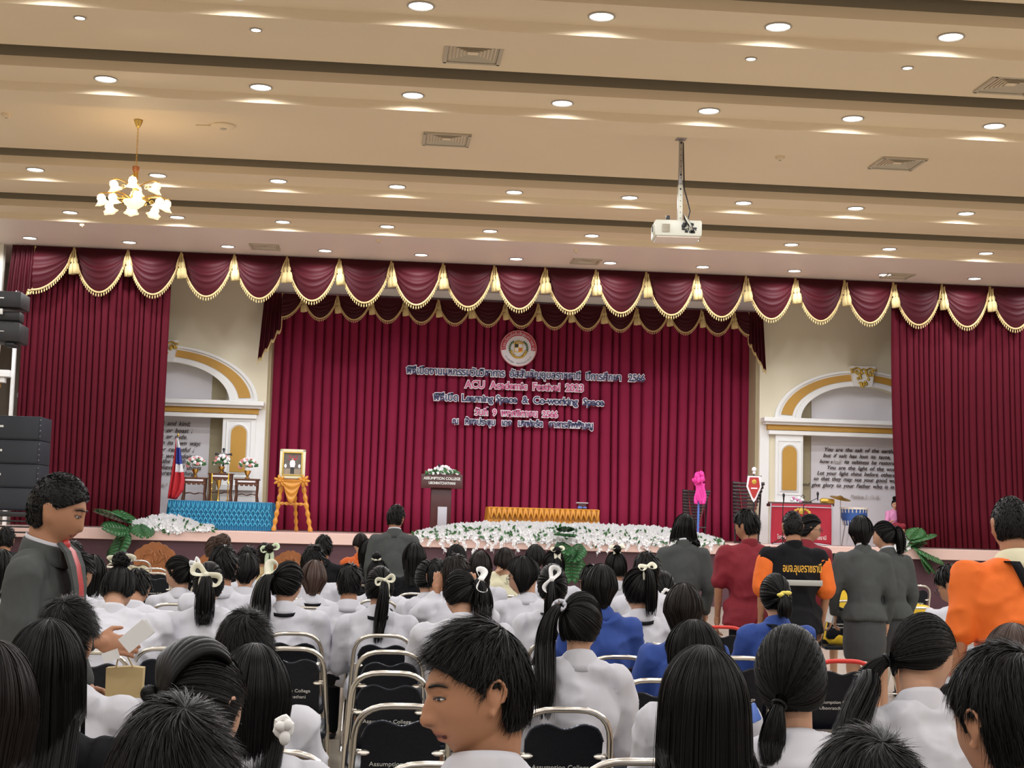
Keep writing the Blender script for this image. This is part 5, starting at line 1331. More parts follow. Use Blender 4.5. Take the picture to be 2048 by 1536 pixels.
def make_hair(t, sp, pers, Rm, c, hs, k):
    st = sp['hair']; g = np.random.default_rng(int(abs(sp['px'] * 7 + sp['py']))); m = sp.get('hcol', 'hairblack'); female = sp.get('f', True)
    mb = MB(); big = k > 550; mid = k > 330
    lod = 5200 if big else (1100 if mid else 420); wd = .0015 if big else (.0040 if mid else .0065)
    if k > 1000: lod = 7500; wd = .0013
    if st in ('short', 'crop'):
        pole = (.10 * sp.get('sweep', 1), -.50, .86); th = sp.get('th', .016 if st == 'short' else .007)
        az = np.linspace(0, 2 * pi, 49)
        P, N, _ = hair_paths('short', az, 14, hs, th * .75, Rm, c, pole)
        e = c + (P[:, -1:] - c) * .90; mb.grid(np.concatenate([P, e], 1))
        if st == 'crop':
            nc = lod * 2; a = g.uniform(0, 2 * pi, nc); f0 = g.uniform(0, .96, nc) ** .7
            P, N, _ = hair_paths('short', a, 3, hs, th * .75, Rm, c, pole, a_from=f0, a_to=f0 + .05, rad=1 + np.array([0, .015, .028])[None] * g.uniform(.4, 1.2, nc)[:, None]); ribbons(mb, P, N, wd, tip=.2)
        if st == 'short':
            a = g.uniform(0, 2 * pi, lod); f0 = g.uniform(0, .90, lod) ** .8; ln = g.uniform(.22, .42, lod)
            nT = 6; rad = 1 + (g.uniform(.0, .045, lod)[:, None] + g.uniform(.03, .11, lod)[:, None] * np.linspace(0, 1, nT)[None] ** 1.3 * .9)
            P, N, _ = hair_paths('short', a, nT, hs, th * .7, Rm, c, pole, a_from=f0, a_to=np.minimum(f0 + ln, sp.get('fringe', 1.02)), rad=rad)
            sw = g.normal(0, 1, (lod, 3))[:, None, :] * (np.linspace(0, 1, nT) ** 1.5)[None, :, None] * .007
            # combed sweep to one side at the crown
            ribbons(mb, P + sw + (np.linspace(0, 1, nT) ** 2)[None, :, None] * np.array((.006 * sp.get('sweep', 1), 0, 0)), N, wd * 1.25, tip=.1)
        o = mb.build('hair', m, t, True); return o
    if st in ('bob', 'long'):
        L = sp.get('L', .13 if st == 'bob' else .38); pole = (sp.get('part', .05), -.15, .98)
        for pas in range(2):
            if pas == 0: az = np.linspace(0, 2 * pi, 121); rnd = np.ones(121) * (.97 + .03 * np.sin(az * 9)); th = .016
            else: az = g.uniform(0, 2 * pi, lod); rnd = g.uniform(.90, 1.04, lod); th = .019
            P, N, fe = hair_paths('loose', az, 12, hs, th, Rm, c, pole, rad=(None if pas == 0 else 1 + g.uniform(-.015, .03, lod)[:, None] * np.ones(12)[None]))
            keep = ~fe; front = P[fe], N[fe]
            Pk, Nk = drape(P[keep], N[keep], L, pers, 12 if st == 'bob' else 18, rnd[keep], sp.get('narrow', .9 if st == 'bob' else .5))
            if pas:
                hj = g.normal(0, .0028, (len(Pk), 1, 3)) * np.linspace(0, 1, Pk.shape[1])[None, :, None] ** .6; Pk = Pk + hj * (1.6 if st == 'long' else 1)
                if st == 'bob':
                    t_ = np.clip((np.arange(Pk.shape[1]) - 16) / 8, 0, 1); Pk[:, :, :] += (pers['Hc'] * (1, 1, 0) - Pk * (1, 1, 0)) * (t_ ** 2 * .12)[None, :, None]
                ribbons(mb, Pk, Nk, wd, tip=.35); 
                if len(front[0]): ribbons(mb, front[0], front[1], wd * 1.2)
            else:
                # shell in contiguous runs
                ks = np.where(keep)[0]; run = np.split(np.arange(len(ks)), np.where(np.diff(ks) > 1)[0] + 1)
                for q in run:
                    if len(q) > 2:
                        C = pers['Hc'] * (1, 1, 0) + Pk[q] * (0, 0, 1); mb.grid(Pk[q] * (1, 1, 1)); 
                ax_ = pers['Hc']; 
                if len(front[0]) > 2:
                    fs = np.where(fe)[0]
                    for q in np.split(np.arange(len(fs)), np.where(np.diff(fs) > 1)[0] + 1):
                        if len(q) > 2: mb.grid(front[0][q])
        return mb.build('hair', m, t, True)
    # tied styles
    ties = {'pony': (0, -.86, .30), 'high': (0, -.72, .66), 'low': (0, -.93, -.30), 'bun': (0, -.90, .05), 'updo': (0, -.80, .35)}
    pole = np.array(sp.get('tie', ties[st]), float); th = .010
    az = np.linspace(0, 2 * pi, 61); P, N, _ = hair_paths('tied', az, 16, hs, th * .8, Rm, c, pole)
    e = c + (P[:, -1:] - c) * .92; mb.grid(np.concatenate([P, e], 1))
    a = g.uniform(0, 2 * pi, lod); rad = 1 + g.uniform(0, .035, lod)[:, None] * np.ones(12)[None]
    P, N, _ = hair_paths('tied', a, 12, hs, th, Rm, c, pole, a_from=np.full(lod, .06), a_to=g.uniform(.8, 1.03, lod), rad=rad)
    ribbons(mb, P, N, wd, tip=.5)
    pl = pole / np.linalg.norm(pole); tp = c + Rm @ ((HC + pl * (HR + .022)) * hs); tn = Rm @ pl; pers['tie'] = tp; pers['tn'] = tn
    if st in ('bun', 'updo'):
        br = sp.get('br', .042) * hs
        if sp.get('twist'):
            for q in range(9):
                a0 = -1.25 + q * .30; PP = []
                for t_ in np.linspace(0, 1, 16):
                    dv = np.array((sin(a0) * (1 - t_) - .25 * t_, cos(a0) * .35 * (1 - t_) - .9 * t_ - .25, .85 * (1 - t_) ** .8 + .30 * sin(t_ * pi) + .05 - .1 * q * t_ * .2)); dv /= np.linalg.norm(dv)
                    PP.append(c + Rm @ ((HC + dv * (HR + .016 + .012 * sin(t_ * pi))) * hs))
                mb.tube(PP, [.015 * (.5 + .6 * sin(pi * min(1, t_ + .1))) for t_ in np.linspace(0, 1, 16)], 8, flat=.7)
        mb.sphere(tp + tn * br * .55, (br, br * .8, br), 14, 10, Rm)
        for q in range(26 if not big else 90):
            u_ = g.normal(size=3); u_ /= np.linalg.norm(u_); v_ = np.cross(u_, g.normal(size=3)); v_ /= np.linalg.norm(v_)
            tt = np.linspace(0, 4.5, 16)[:, None]; ring = tp + tn * br * .55 + br * (1.03 + .02 * g.random()) * (np.cos(tt) * u_ + np.sin(tt) * v_); mb.tube(ring, .004, 4)
    else:
        L = sp.get('L', .25); nT = 18; nn = lod // 3; dirx = sp.get('sway', 0.0)
        T = np.linspace(0, 1, nT); cur = tp.copy(); path = [cur.copy()]; vel = tn * .8 + np.array((0, 0, .15)); Sm, nf, up = pers['S'], pers['nf'], pers['u']
        for i in range(nT - 1):
            vel = vel * .62 + np.array((dirx * .5, 0, -1.0)) * .38; vel /= np.linalg.norm(vel)
            cur = cur + vel * L / (nT - 1); s = (cur - Sm) @ nf; h = (cur - Sm) @ up; lim = -.06 - .09 * np.clip((.10 - h) / .16, 0, 1)
            if h < .10 and s > lim: cur = cur + nf * (lim - s)
            path.append(cur.copy())
        path = np.array(path); rt = (.014 + .026 * np.sin(np.minimum(T * 1.5, 1) * pi * .5) * (1 - .55 * T ** 3)) * sp.get('tw', 1.0)
        mb.tube(path, rt * .8, 10)
        TT = np.gradient(path, axis=0); TT /= np.linalg.norm(TT, axis=1)[:, None]; B1 = np.cross(TT, (1.0, .01, 0)); B1 /= np.linalg.norm(B1, axis=1)[:, None]; B2 = np.cross(TT, B1)
        th_ = g.uniform(0, 2 * pi, nn); rr = g.uniform(.6, 1.12, nn); tw_ = g.normal(0, .25, nn)
        ang = th_[:, None] + tw_[:, None] * T[None]; R_ = rr[:, None] * rt[None] * (1 + .35 * np.abs(g.normal(0, .6, nn))[:, None] * T[None] ** 3)
        NNv = np.cos(ang)[..., None] * B1 + np.sin(ang)[..., None] * B2
        P = path[None] + NNv * R_[..., None]; P[:, :, 2] -= (g.uniform(-.03, .04, nn)[:, None] * T[None]) * (L / .3)
        ribbons(mb, P, NNv, wd * 1.3, tip=.3)
        mb.tube([tp + tn * .002 + .017 * (np.cos(q) * B1[0] + np.sin(q) * B2[0]) for q in np.linspace(0, 2 * pi, 12, endpoint=False)], .006, 6, closed=True)
        pers['tail'] = path
    # a few loose wisps
    if mid:
        nw = 40 if big else 14; a = g.uniform(0, 2 * pi, nw)
        P, N, _ = hair_paths('tied', a, 8, hs, th, Rm, c, pole, a_from=np.full(nw, .7), a_to=g.uniform(1.0, 1.2, nw), rad=1 + np.linspace(0, .10, 8)[None] * g.uniform(.3, 1.6, nw)[:, None]); ribbons(mb, P, N, wd * .5)
    return mb.build('hair', m, t, True)
def bow(hair, pers, sp, Rm, s=1.0):
    m = sp.get('bcol', 'ribbon'); tp = pers['tie'] + pers['tn'] * .022; X = Rm @ np.array((1.0, 0, 0)); Y = pers['tn']; Z = np.cross(X, Y); Z /= np.linalg.norm(Z)
    if Z[2] < 0: Z = -Z
    rl = sp.get('broll', 0.3); X2 = X * cos(rl) + Z * sin(rl); Z2 = -X * sin(rl) + Z * cos(rl); X, Z = X2, Z2
    mb = MB(); kind = sp.get('bow', 'bow'); s = s * sp.get('bs', 1.0)
    def strip(pts, w, wv):
        P = np.array(pts); W_ = np.array(wv); g = np.stack([P - W_ * w / 2, P + W_ * w / 2], 1); mb.grid(g)
    if kind == 'scrunchie':
        mb.tube([tp - Y * .02 + (.026 + .005 * sin(q * 5)) * (cos(q) * X + sin(q) * Z) for q in np.linspace(0, 2 * pi, 24, endpoint=False)], .014 * s, 8, closed=True)
    elif kind == 'clip':
        for q in range(6): mb.sphere(tp + X * .022 * cos(q) + Z * .020 * sin(q), .010, 8, 6)
        mb.tube([tp + .026 * (cos(q) * X + sin(q) * Z) for q in np.linspace(0, 2 * pi, 14, endpoint=False)], .005, 6, closed=True)
    elif kind == 'tie':
        mb.tube([tp - Y * .015 + .020 * (cos(q) * X + sin(q) * Z) for q in np.linspace(0, 2 * pi, 14, endpoint=False)], .008 * s, 6, closed=True)
        for sx in (-1, 1): mb.sphere(tp + X * .022 * sx + Z * .01, np.array((.02, .008, .01)) * s, 8, 6, Rm)
    else:
        s = s * 1.2; lw = .027 * s; DN = np.array((0, 0, -1.0))
        for sx in (-1, 1):
            L_ = .042 * s; g_ = []
            for q in np.linspace(0, 2 * pi, 20):
                cpt = tp + X * sx * L_ * (1 - cos(q)) * .62 + Z * .021 * s * sin(q) * (1 - cos(q)) * .62 + Y * (.010 + .006 * sin(q))
                rad_ = (X * sx * -cos(q) * .35 + Z * sin(q)); rad_ = rad_ / (np.linalg.norm(rad_) + 1e-6)
                wv = rad_ * .62 + Y * .55; g_.append([cpt - wv * lw * .5, cpt, cpt + wv * lw * .5])
            mb.grid(np.array(g_))
            g_ = []
            for t_ in np.linspace(0, 1, 10):
                cpt = tp + X * sx * (.004 + .022 * t_ + .006 * sin(t_ * 6)) * s + DN * .105 * t_ * s * sp.get('btail', 1.0) + pers['tn'] * (.014 + .010 * t_)
                wv = X * .95 + DN * .2 * sx; g_.append([cpt - wv * lw * .5, cpt + pers['tn'] * .003, cpt + wv * lw * .5])
            mb.grid(np.array(g_))
        mb.sphere(tp + Y * .014, np.array((.011, .009, .012)) * s, 10, 7)
    o = mb.build('hair_ribbon' if kind in ('bow',) else 'hair_tie', m, hair, True)
    if kind == 'bow': o.modifiers.new('thickness', 'SOLIDIFY').thickness = .0025
    return o

TOPC = {'white': 'shirt', 'blue': 'blueshirt', 'grey': 'greysuit', 'maroon': 'maroon', 'orange': 'orange', 'black': 'black', 'yellow': 'yellow', 'cream': 'shirtcream', 'robe': 'robe', 'gold': 'upholstery', 'pink': 'pinkcloth'}
def person(px, py, k, label, **sp):
    """px,py head top in the photograph; k pixels per metre at that person"""
    sp.setdefault('px', px); sp.setdefault('py', py)
    f = sp.setdefault('f', True); stand = sp.get('stand', False); rsz = sp.get('rsz', 1.0); hs = sp.get('hs', 1.0) * (.97 if f else 1.0) * rsz
    lean, bowp, turn, tilt = radians(sp.get('lean', 6)), radians(sp.get('bow_head', 8)), radians(sp.get('turn', 0)), radians(sp.get('tilt', 0))
    yaw = radians(sp.get('yaw', 0)); W0 = sp.get('w', 1.0) * (.92 if f else 1.04) * rsz
    ztarget = None; top = atk(px, py, k); ztop = top[2]
    base_z = sp.get('floor', 0.0)
    hipz = (.92 if stand else .53)
    def frame(T, q):
        H = np.array((0, 0, hipz * q)); u = np.array((0, sin(lean), cos(lean))); nf = np.array((0, cos(lean), -sin(lean)))
        Sh = H + u * .47 * T; N0 = Sh + u * .055; nd = lean + bowp * .5; piv = N0 + np.array((0, sin(nd), cos(nd))) * .054
        Rm = rotz(turn) @ rotx(-(lean * .3 + bowp)) @ roty(tilt) if True else None
        c = piv + Rm @ np.array((0, .012, .098 * hs)); tp = c + Rm @ np.array((0, -.02, .118 * hs + .016))
        return H, u, nf, Sh, N0, piv, Rm, c, tp
    if stand:
        z1 = frame(1, 1)[-1][2]; q = (ztop - base_z) / z1; T = q
    else:
        q = 1.0; T = 1.0
        for _ in range(8):
            z1 = frame(T, 1)[-1][2]; T += (ztop - base_z - z1) / (.47 * cos(lean))
        T = max(.70, min(1.35, T))
    H, u, nf, Sh, N0, piv, Rm, c, tp = frame(T, q)
    off = rotz(yaw) @ (tp * (1, 1, 0))
    loc = np.array((top[0] - off[0], top[1] - off[1], base_z))
    t = thing('person', label, 'person', loc, yaw)
    if 'grp' in sp: t['group'] = sp['grp']
    pers = dict(S=Sh, nf=nf, u=u, Hc=c)
    vox = .0045 if k > 1000 else (.0085 if k > 550 else (.012 if k > 330 else .017))
    skin = 'skinlight' if f else 'skin'; skin = sp.get('skin', skin)
    # ---------------- joints
    sw = .168 * W0 * sp.get('sw', 1.0)
    arms = {}
    for sx, nm in ((-1, 'L'), (1, 'R')):
        s0 = Sh + np.array((sx * sw, 0, -.02)) + u * .0
        pose = sp.get('arm' + nm)
        if pose: e, w_ = [np.array(v, float) for v in pose]; e = e + Sh; w_ = w_ + Sh
        elif stand: e = s0 + np.array((sx * .055, -.02, -.27 * q)); w_ = e + np.array((-sx * .01, .07, -.24 * q))
        else: e = s0 + np.array((sx * .050, .05 + .2 * sin(lean), -.26)); w_ = np.array((sx * .10, H[1] + .34 + .1 * sin(lean), max(.66, e[2] - .12)))
        arms[sx] = (s0, e, w_)
    hip = {}
    for sx in (-1, 1):
        h0 = H + np.array((sx * .085, 0, -.03))
        if stand: kn = np.array((sx * .085, .02, .49 * q)); an = np.array((sx * .09, -.02, .08)); 
        else: kn = np.array((sx * .11, .44, .52)); an = np.array((sx * .10, .42, .08))
        if stand and sp.get('step'): kn[1] += sx * .12; an[1] += sx * .22
        hip[sx] = (h0, kn, an)
    # ---------------- body
    b = MB(); sg = (150, 130) if k > 1000 else ((70, 60) if k > 550 else (34, 30))
    head_mesh(b, c, Rm, hs, *sg)
    nr = (.047 if f else .055) * hs
    b.capsule(N0 - u * .05, piv + Rm @ np.array((0, -.020, .035)), nr * 1.12, nr, 14)
    b.sphere(Sh - u * .16, (.13 * W0, .085, .20), 14, 10, rotx(-lean)); b.sphere(H, (.14 * W0, .10, .12), 14, 10); b.capsule(H, Sh - u * .2, .10, .10, 12)
    b.capsule(Sh + (-sw * .8, 0, -.015), Sh + (sw * .8, 0, -.015), .045, .045, 10)
    for sx in (-1, 1):
        s0, e, w_ = arms[sx]; b.capsule(s0, e, .044 * W0, .036, 10); b.capsule(e, w_, .037, .025, 10)
        h0, kn, an = hip[sx]; b.capsule(h0, kn, .075, .055, 10); b.capsule(kn, an, .052, .036, 10); b.capsule(an + (0, -.02, -.04), an + (0, .13, -.055), .033, .028, 8)
    body = union(b, 'body', skin, t, vox, 3 if k < 1000 else 2, head=(c, Rm, hs), male=(not f))
    for sx in (-1, 1):
        hb = MB()
        s0, e, w_ = arms[sx]; dd = sp.get('hd%s' % ('L' if sx < 0 else 'R')); d_ = np.array(dd[0] if dd else (w_ - e)); pn = dd[1] if dd else ((0, 0, -1) if not stand else (-sx, 0, 0))
        hand(hb, w_, d_, side=sx, palm=pn, curl=sp.get('curl', .55))
        if k > 200 or stand: union(hb, 'hand', skin, t, .0055 if k < 1000 else .005, 1)
    # ---------------- clothes
    topm = TOPC[sp.get('top', 'white')]; long_ = sp.get('sleeve', 'long') == 'long'; jac = sp.get('jacket', False)
    fat = sp.get('fat', 1.0); s_ = MB()
    cz = Sh - u * .15
    s_.sphere(cz, (.176 * W0 * fat, .124 * fat, .208), 18, 12, rotx(-lean)); s_.capsule(H + u * .06, Sh - u * .22, .130 * W0 * fat, .135 * W0 * fat, 14)
    s_.sphere(H + u * .02, (.178 * W0 * fat, .138 * fat, .14), 16, 10)
    s_.capsule(Sh + np.array((-sw, 0, -.018)), Sh + np.array((sw, 0, -.018)), .064, .064, 12); s_.capsule(Sh + (-sw * .4, -.02, .0), Sh + (sw * .4, -.02, .0), .072, .072, 12)
    for sx in (-1, 1):
        s_.capsule(Sh + (sx * sw * .9, 0, -.02), N0 + (sx * .035, -.006, -.012), .052, .046, 12)
        s0, e, w_ = arms[sx]; e2 = e if long_ else s0 + (e - s0) * .82
        s_.capsule(s0, e2, .072 * fat, (.062 if long_ else .070), 12)
        if long_: s_.capsule(e, e + (w_ - e) * .88, .058, .040, 12)
    if stand and jac: s_.tube([H + u * .08, H + u * .02, H - (0, 0, .03)], [.15 * W0, .178 * W0, .188 * W0], 18)
    if stand and not jac: s_.tube([H + u * .05, H - (0, 0, .04), H - (0, 0, .11)], [.15 * W0 * fat, .180 * W0 * fat, .182 * W0 * fat], 18)
    shirt = union(s_, 'jacket' if jac else 'shirt', topm, t, max(vox, .008), 5, wrinkle=.030 if not jac else .014, wscale=.085)
    # collar
    def ringc(r1, r2, z1, z2, back=0.0, m=topm, name='collar'):
        n = 40; g = np.zeros((n, 5, 3))
        for i in range(n):
            a_ = 2 * pi * i / n; gp = 1.0
            for j in range(5):
                tt = j / 4; r = r1 + (r2 - r1) * tt; z = z1 + (z2 - z1) * tt ** 1.5; fy = 1 + back * tt * (sin(a_) < 0) * abs(sin(a_))
                fy *= (1.0)
                g[i, j] = N0 + np.array((r * cos(a_), r * sin(a_) * 1.0 * fy - .004, z - .02 * sin(a_) * (1 - tt) - (.03 if sin(a_) > 0 else .012) * max(0, sin(a_) * (1 if sin(a_) > 0 else -1)) * tt))
        o = MB().grid(g, closeu=True).build(name, m, shirt, True); o.modifiers.new('thickness', 'SOLIDIFY').thickness = .004; return o
    col = sp.get('collar', 'shirt')
    if col == 'shirt': ringc(nr + .006, nr + .040, .034, -.020)
    elif col == 'flat': ringc(nr + .008, nr + .095, .014, -.050, back=.35)
    elif col == 'suit': ringc(nr + .004, nr + .010, .048, .01, m='shirt', name='shirt_collar'); ringc(nr + .010, nr + .036, .034, -.03)
    elif col == 'polo': ringc(nr + .006, nr + .038, .036, -.018, m='shirtcream', name='polo_collar')
    elif col == 'stand': ringc(nr + .006, nr + .012, .035, -.02)
    elif col == 'neck': ringc(nr + .030, nr + .060, .000, -.03)
    if sp.get('lanyard'):
        mb = MB(); n = 26
        P = []
        for i in range(n):
            a_ = pi * (i / (n - 1)) + pi; P.append(N0 + np.array(((nr + .046) * cos(a_), (nr + .048) * sin(a_) * 1.05, -.008 - .015 * (sin(a_) ** 2))))
        g = np.stack([np.array(P), np.array(P) + np.array((0, -.006, -.020))], 1); mb.grid(g); o = mb.build('lanyard', 'black', shirt, True); o.modifiers.new('thickness', 'SOLIDIFY').thickness = .006
    if sp.get('strap'):
        mb = MB(); sx = sp['strap']; n = 16; P = [Sh + np.array((sx * .05 * 1 + (-sx) * .19 * t_, -.125 - .035 * sin(t_ * pi), .055 - .42 * t_)) for t_ in np.linspace(0, 1, n)]
        P = [N0 + np.array((sx * .075, .03, .0))] + P
        g = np.stack([np.array(P) - (.021, 0, 0), np.array(P) + (.021, 0, 0)], 1); mb.grid(g); o = mb.build('bag_strap', 'black', shirt, True); o.modifiers.new('thickness', 'SOLIDIFY').thickness = .008
    low = sp.get('bottom', 'skirt' if f else 'trousers'); lm = {'grey': 'greyskirt'}.get(sp.get('lowcol', ''), 'black' if sp.get('top') != 'pink' else 'maroon')
    l_ = MB()
    if stand and low == 'skirt':
        hz = H[2]; l_.tube([(0, 0, hz + .05), (0, 0, hz - .05), (0, .0, hz - .20), (0, .0, .62 * q), (0, 0, .58 * q)], np.array([.13, .165, .172, .160, .152]) * W0, 20)
        union(l_, 'skirt', lm, t, max(vox, .011), 3, .008, .1)
    elif stand:
        l_.sphere(H - (0, 0, .02), (.165 * W0 * fat, .125 * fat, .12), 14, 8)
        for sx in (-1, 1): h0, kn, an = hip[sx]; l_.capsule(h0, kn, .092, .075, 12); l_.capsule(kn, an + (0, 0, .02), .074, .060, 12)
        union(l_, 'trousers', lm, t, max(vox, .011), 3, .012, .1)
    else:
        l_.sphere(H - (0, 0, .0), (.165 * W0, .13, .115), 14, 8)
        for sx in (-1, 1): h0, kn, an = hip[sx]; l_.capsule(h0, kn, .090, .078, 12); (None if low == 'skirt' else l_.capsule(kn, an, .074, .055, 12))
        if low == 'skirt': l_.capsule((-.1, .42, .50), (.1, .42, .50), .08, .08, 10); l_.capsule((0, .1, .52), (0, .42, .52), .10, .09, 10)
        union(l_, 'skirt' if low == 'skirt' else 'trousers', lm, t, .018, 2)
    sh = MB()
    for sx in (-1, 1): an = hip[sx][2]; sh.sphere(an + (0, .045, -.048), (.042, .115, .033), 10, 7)
    sh.build('shoes', 'rubber', t, True)
    hair = make_hair(t, sp, pers, Rm, c, hs, k)
    if sp.get('bow') and 'tie' in pers: bow(hair, pers, sp, Rm)
    if sp.get('glasses'):
        mb = MB(); e_ = lambda v: Rm @ (np.array(v) * hs) + c
        for sx in (-1, 1):
            mb.tube([e_((sx * .033 + .021 * cos(a_), .100, .0 + .017 * sin(a_))) for a_ in np.linspace(0, 2 * pi, 16, endpoint=False)], .0016, 5, closed=True)
            mb.tube([e_((sx * .054, .098, .004)), e_((sx * .080, .06, .004)), e_((sx * .084, -.01, .0))], .0016, 5)
        mb.tube([e_((-.012, .101, .003)), e_((.012, .101, .003))], .0016, 5); mb.build('spectacles', 'dark', t)
    if k > 200 and (abs(sp.get('turn', 0)) > 25 or abs(sp.get('yaw', 0)) > 60 or sp.get('eyes')):
        def sy(x_, z_):
            dx_, dz_ = x_ / .077, z_ / .120; dy_ = sqrt(max(0.01, 1 - dx_ * dx_ - dz_ * dz_)); lo_ = max(0, -dz_)
            return .092 * dy_ * (1 - .10 * lo_) - .004 + float(face_disp(np.array(x_), np.array(z_))) + .006 * (1 - (x_ / .07) ** 2)
        E_ = lambda x_, z_, o_=0.0: Rm @ (np.array((x_, sy(x_, z_) + o_, z_)) * hs) + c
        for sx in (-1, 1):
            MB().tube([E_(sx * x_, .0195 + .005 * sin((x_ - .012) / .038 * pi), .0004) for x_ in np.linspace(.013, .050, 10)], np.array([1, 2.4, 3, 3.2, 3, 2.8, 2.4, 2, 1.4, .7]) * .0009 * hs, 6).build('eyebrow', 'hairblack', t)
            ey = MB().sphere(E_(sx * .031, -.002, -.0030), np.array((.0125, .0045, .0025)) * hs, 12, 8, Rm @ rotz(-sx * .35)).build('eye', 'eyewhite', t)
            MB().sphere(E_(sx * .031, -.0022, -.0014), np.array((.0064, .0042, .0030)) * hs, 10, 8, Rm).build('iris', 'shieldblack', ey)
            MB().tube([E_(sx * x_, -.0012 + .0034 * sin((x_ - .018) / .027 * pi), .0006) for x_ in np.linspace(.018, .045, 9)], .0013 * hs, 5).build('eyelash', 'shieldblack', ey)
        MB().tube([E_(x_, -.0715 + .0012 * cos(x_ * 180), .0002) for x_ in np.linspace(-.021, .021, 13)], .0019 * hs * (2.2 if k > 1000 else 1), 6).build('mouth', 'mouthdark', t)
    t_eyes = MB()
    if k > 200:
        for sx in (-1, 1): t_eyes.sphere(Rm @ (np.array((sx * .031, .0815, .0005)) * hs) + c, np.array((.0115, .0095, .0058)) * hs, 12, 8, Rm)
        if sp.get('eyes'): 
            t_eyes.build('eyes', 'shieldblack', t)
    PEOPLE.append((t, pers, loc, yaw, k, sp)); t['_hip'] = float(H[1])
    return t, pers, shirt, arms, (c, Rm, hs), H
PEOPLE = []

# ------------------------------------------------------------------ folding chairs
def tube_arc(P, r=.03):
    """polyline with rounded corners"""
    P = [np.array(p, float) for p in P]; out = [P[0]]
    for i in range(1, len(P) - 1):
        a, b, c_ = P[i - 1], P[i], P[i + 1]; d1 = (a - b) / np.linalg.norm(a - b); d2 = (c_ - b) / np.linalg.norm(c_ - b); q = min(r, np.linalg.norm(a - b) * .45, np.linalg.norm(c_ - b) * .45)
        for t in np.linspace(0, 1, 7): out.append((1 - t) ** 2 * (b + d1 * q) + 2 * t * (1 - t) * b + t * t * (b + d2 * q))
    out.append(P[-1]); return out
CH = None
def chair_master():
    t = thing('folding_chair', 'x', 'chair')
    f = MB(); f.tube(tube_arc([(-.215, .16, .02), (-.195, -.02, .44), (-.168, -.20, .88), (.168, -.20, .88), (.195, -.02, .44), (.215, .16, .02)], .125), .0125, 10); f.build('hoop_frame', 'chrome', t)
    f = MB(); f.tube(tube_arc([(-.205, -.24, .02), (-.19, .12, .42), (.19, .12, .42), (.205, -.24, .02)], .03), .011, 8); f.build('rear_leg_frame', 'chrome', t)
    f = MB(); f.tube([(-.222, .22, .06), (.222, .22, .06)], .009, 8).tube([(-.203, -.215, .06), (.203, -.215, .06)], .009, 8); f.build('stretcher', 'chrome', t)
    # backrest panel, wavy top edge
    n = 25; X = np.linspace(-.148, .148, n); wav = .812 + .010 * np.cos(X / .148 * 2 * pi * 1.0 + pi) * (1) + .0
    edge = np.clip((np.abs(X) - .118) / .030, 0, 1); wav = wav - .045 * edge ** 2
    out = [(-.150, .52)] + [(x, z) for x, z in zip(X, wav)] + [(.150, .52), (.13, .50), (-.13, .50)]
    sl = atan2(.195, .34); R = np.array([[1, 0, 0], [0, 1, -tan(sl) * 1.0], [0, 0, 1]])
    yof = lambda z: -.20 + (.88 - z) * .409
    v = []
    for yy in (0.0, .028):
        for (x, z) in out: v.append((x, yof(z) + yy - .004 - .010 * (x / .158) ** 2 * 0, z))
    m_ = len(out); Fc = [tuple(range(m_)), tuple(range(2 * m_ - 1, m_ - 1, -1))] + [(i, i + m_, (i + 1) % m_ + m_, (i + 1) % m_) for i in range(m_)]
    bk = MB(); bk.add(v, Fc); bo = bk.build('backrest', 'vinyl', t, False)
    MB().tube([(x, yof(z) - .004, z) for x, z in out[1:n + 1]], .0048, 6).build('piping', 'piping', bo)
    for sx in (-1, 1):
        MB().sphere((sx * .140, yof(.70) - .012, .70), (.024, .005, .014), 12, 8, rotx(-.6)).box((sx * .162, yof(.70) - .004, .70), (.03, .008, .02), ch=.002).build('bracket', 'chrome', t)
    MB().box((0, .045, .435), (.39, .40, .045), R=rotx(radians(3)), ch=.02).build('seat', 'vinyl', t)
    for i, (s_, z, w_) in enumerate((('Assumption College', .645, .235), ('Ubonratchathani', .612, .205))):
        text('lettering', s_, 'print', bo, (-w_ / 2, yof(z) - .0085, z), .027, w_, rot=(pi / 2 + .388, 0, 0), extrude=.0006)
    return t
def chair(loc, label, rz=0.0, grp='folding chairs in the hall'):
    global CH
    if CH is None:
        CH = chair_master(); o = CH; o.location = [float(v) for v in loc]; o.rotation_euler = (0, 0, rz); o['label'] = label; o['group'] = grp; return o
    return dup(CH, loc, rz, label, grp)
def chair_px(px, py, k, label, rz=0.0):
    """hoop top centre at px,py"""
    p = atZ(px, py, .893)
    return chair((p[0] - .20 * sin(rz), p[1] + .20 * cos(rz), .012), label, rz)

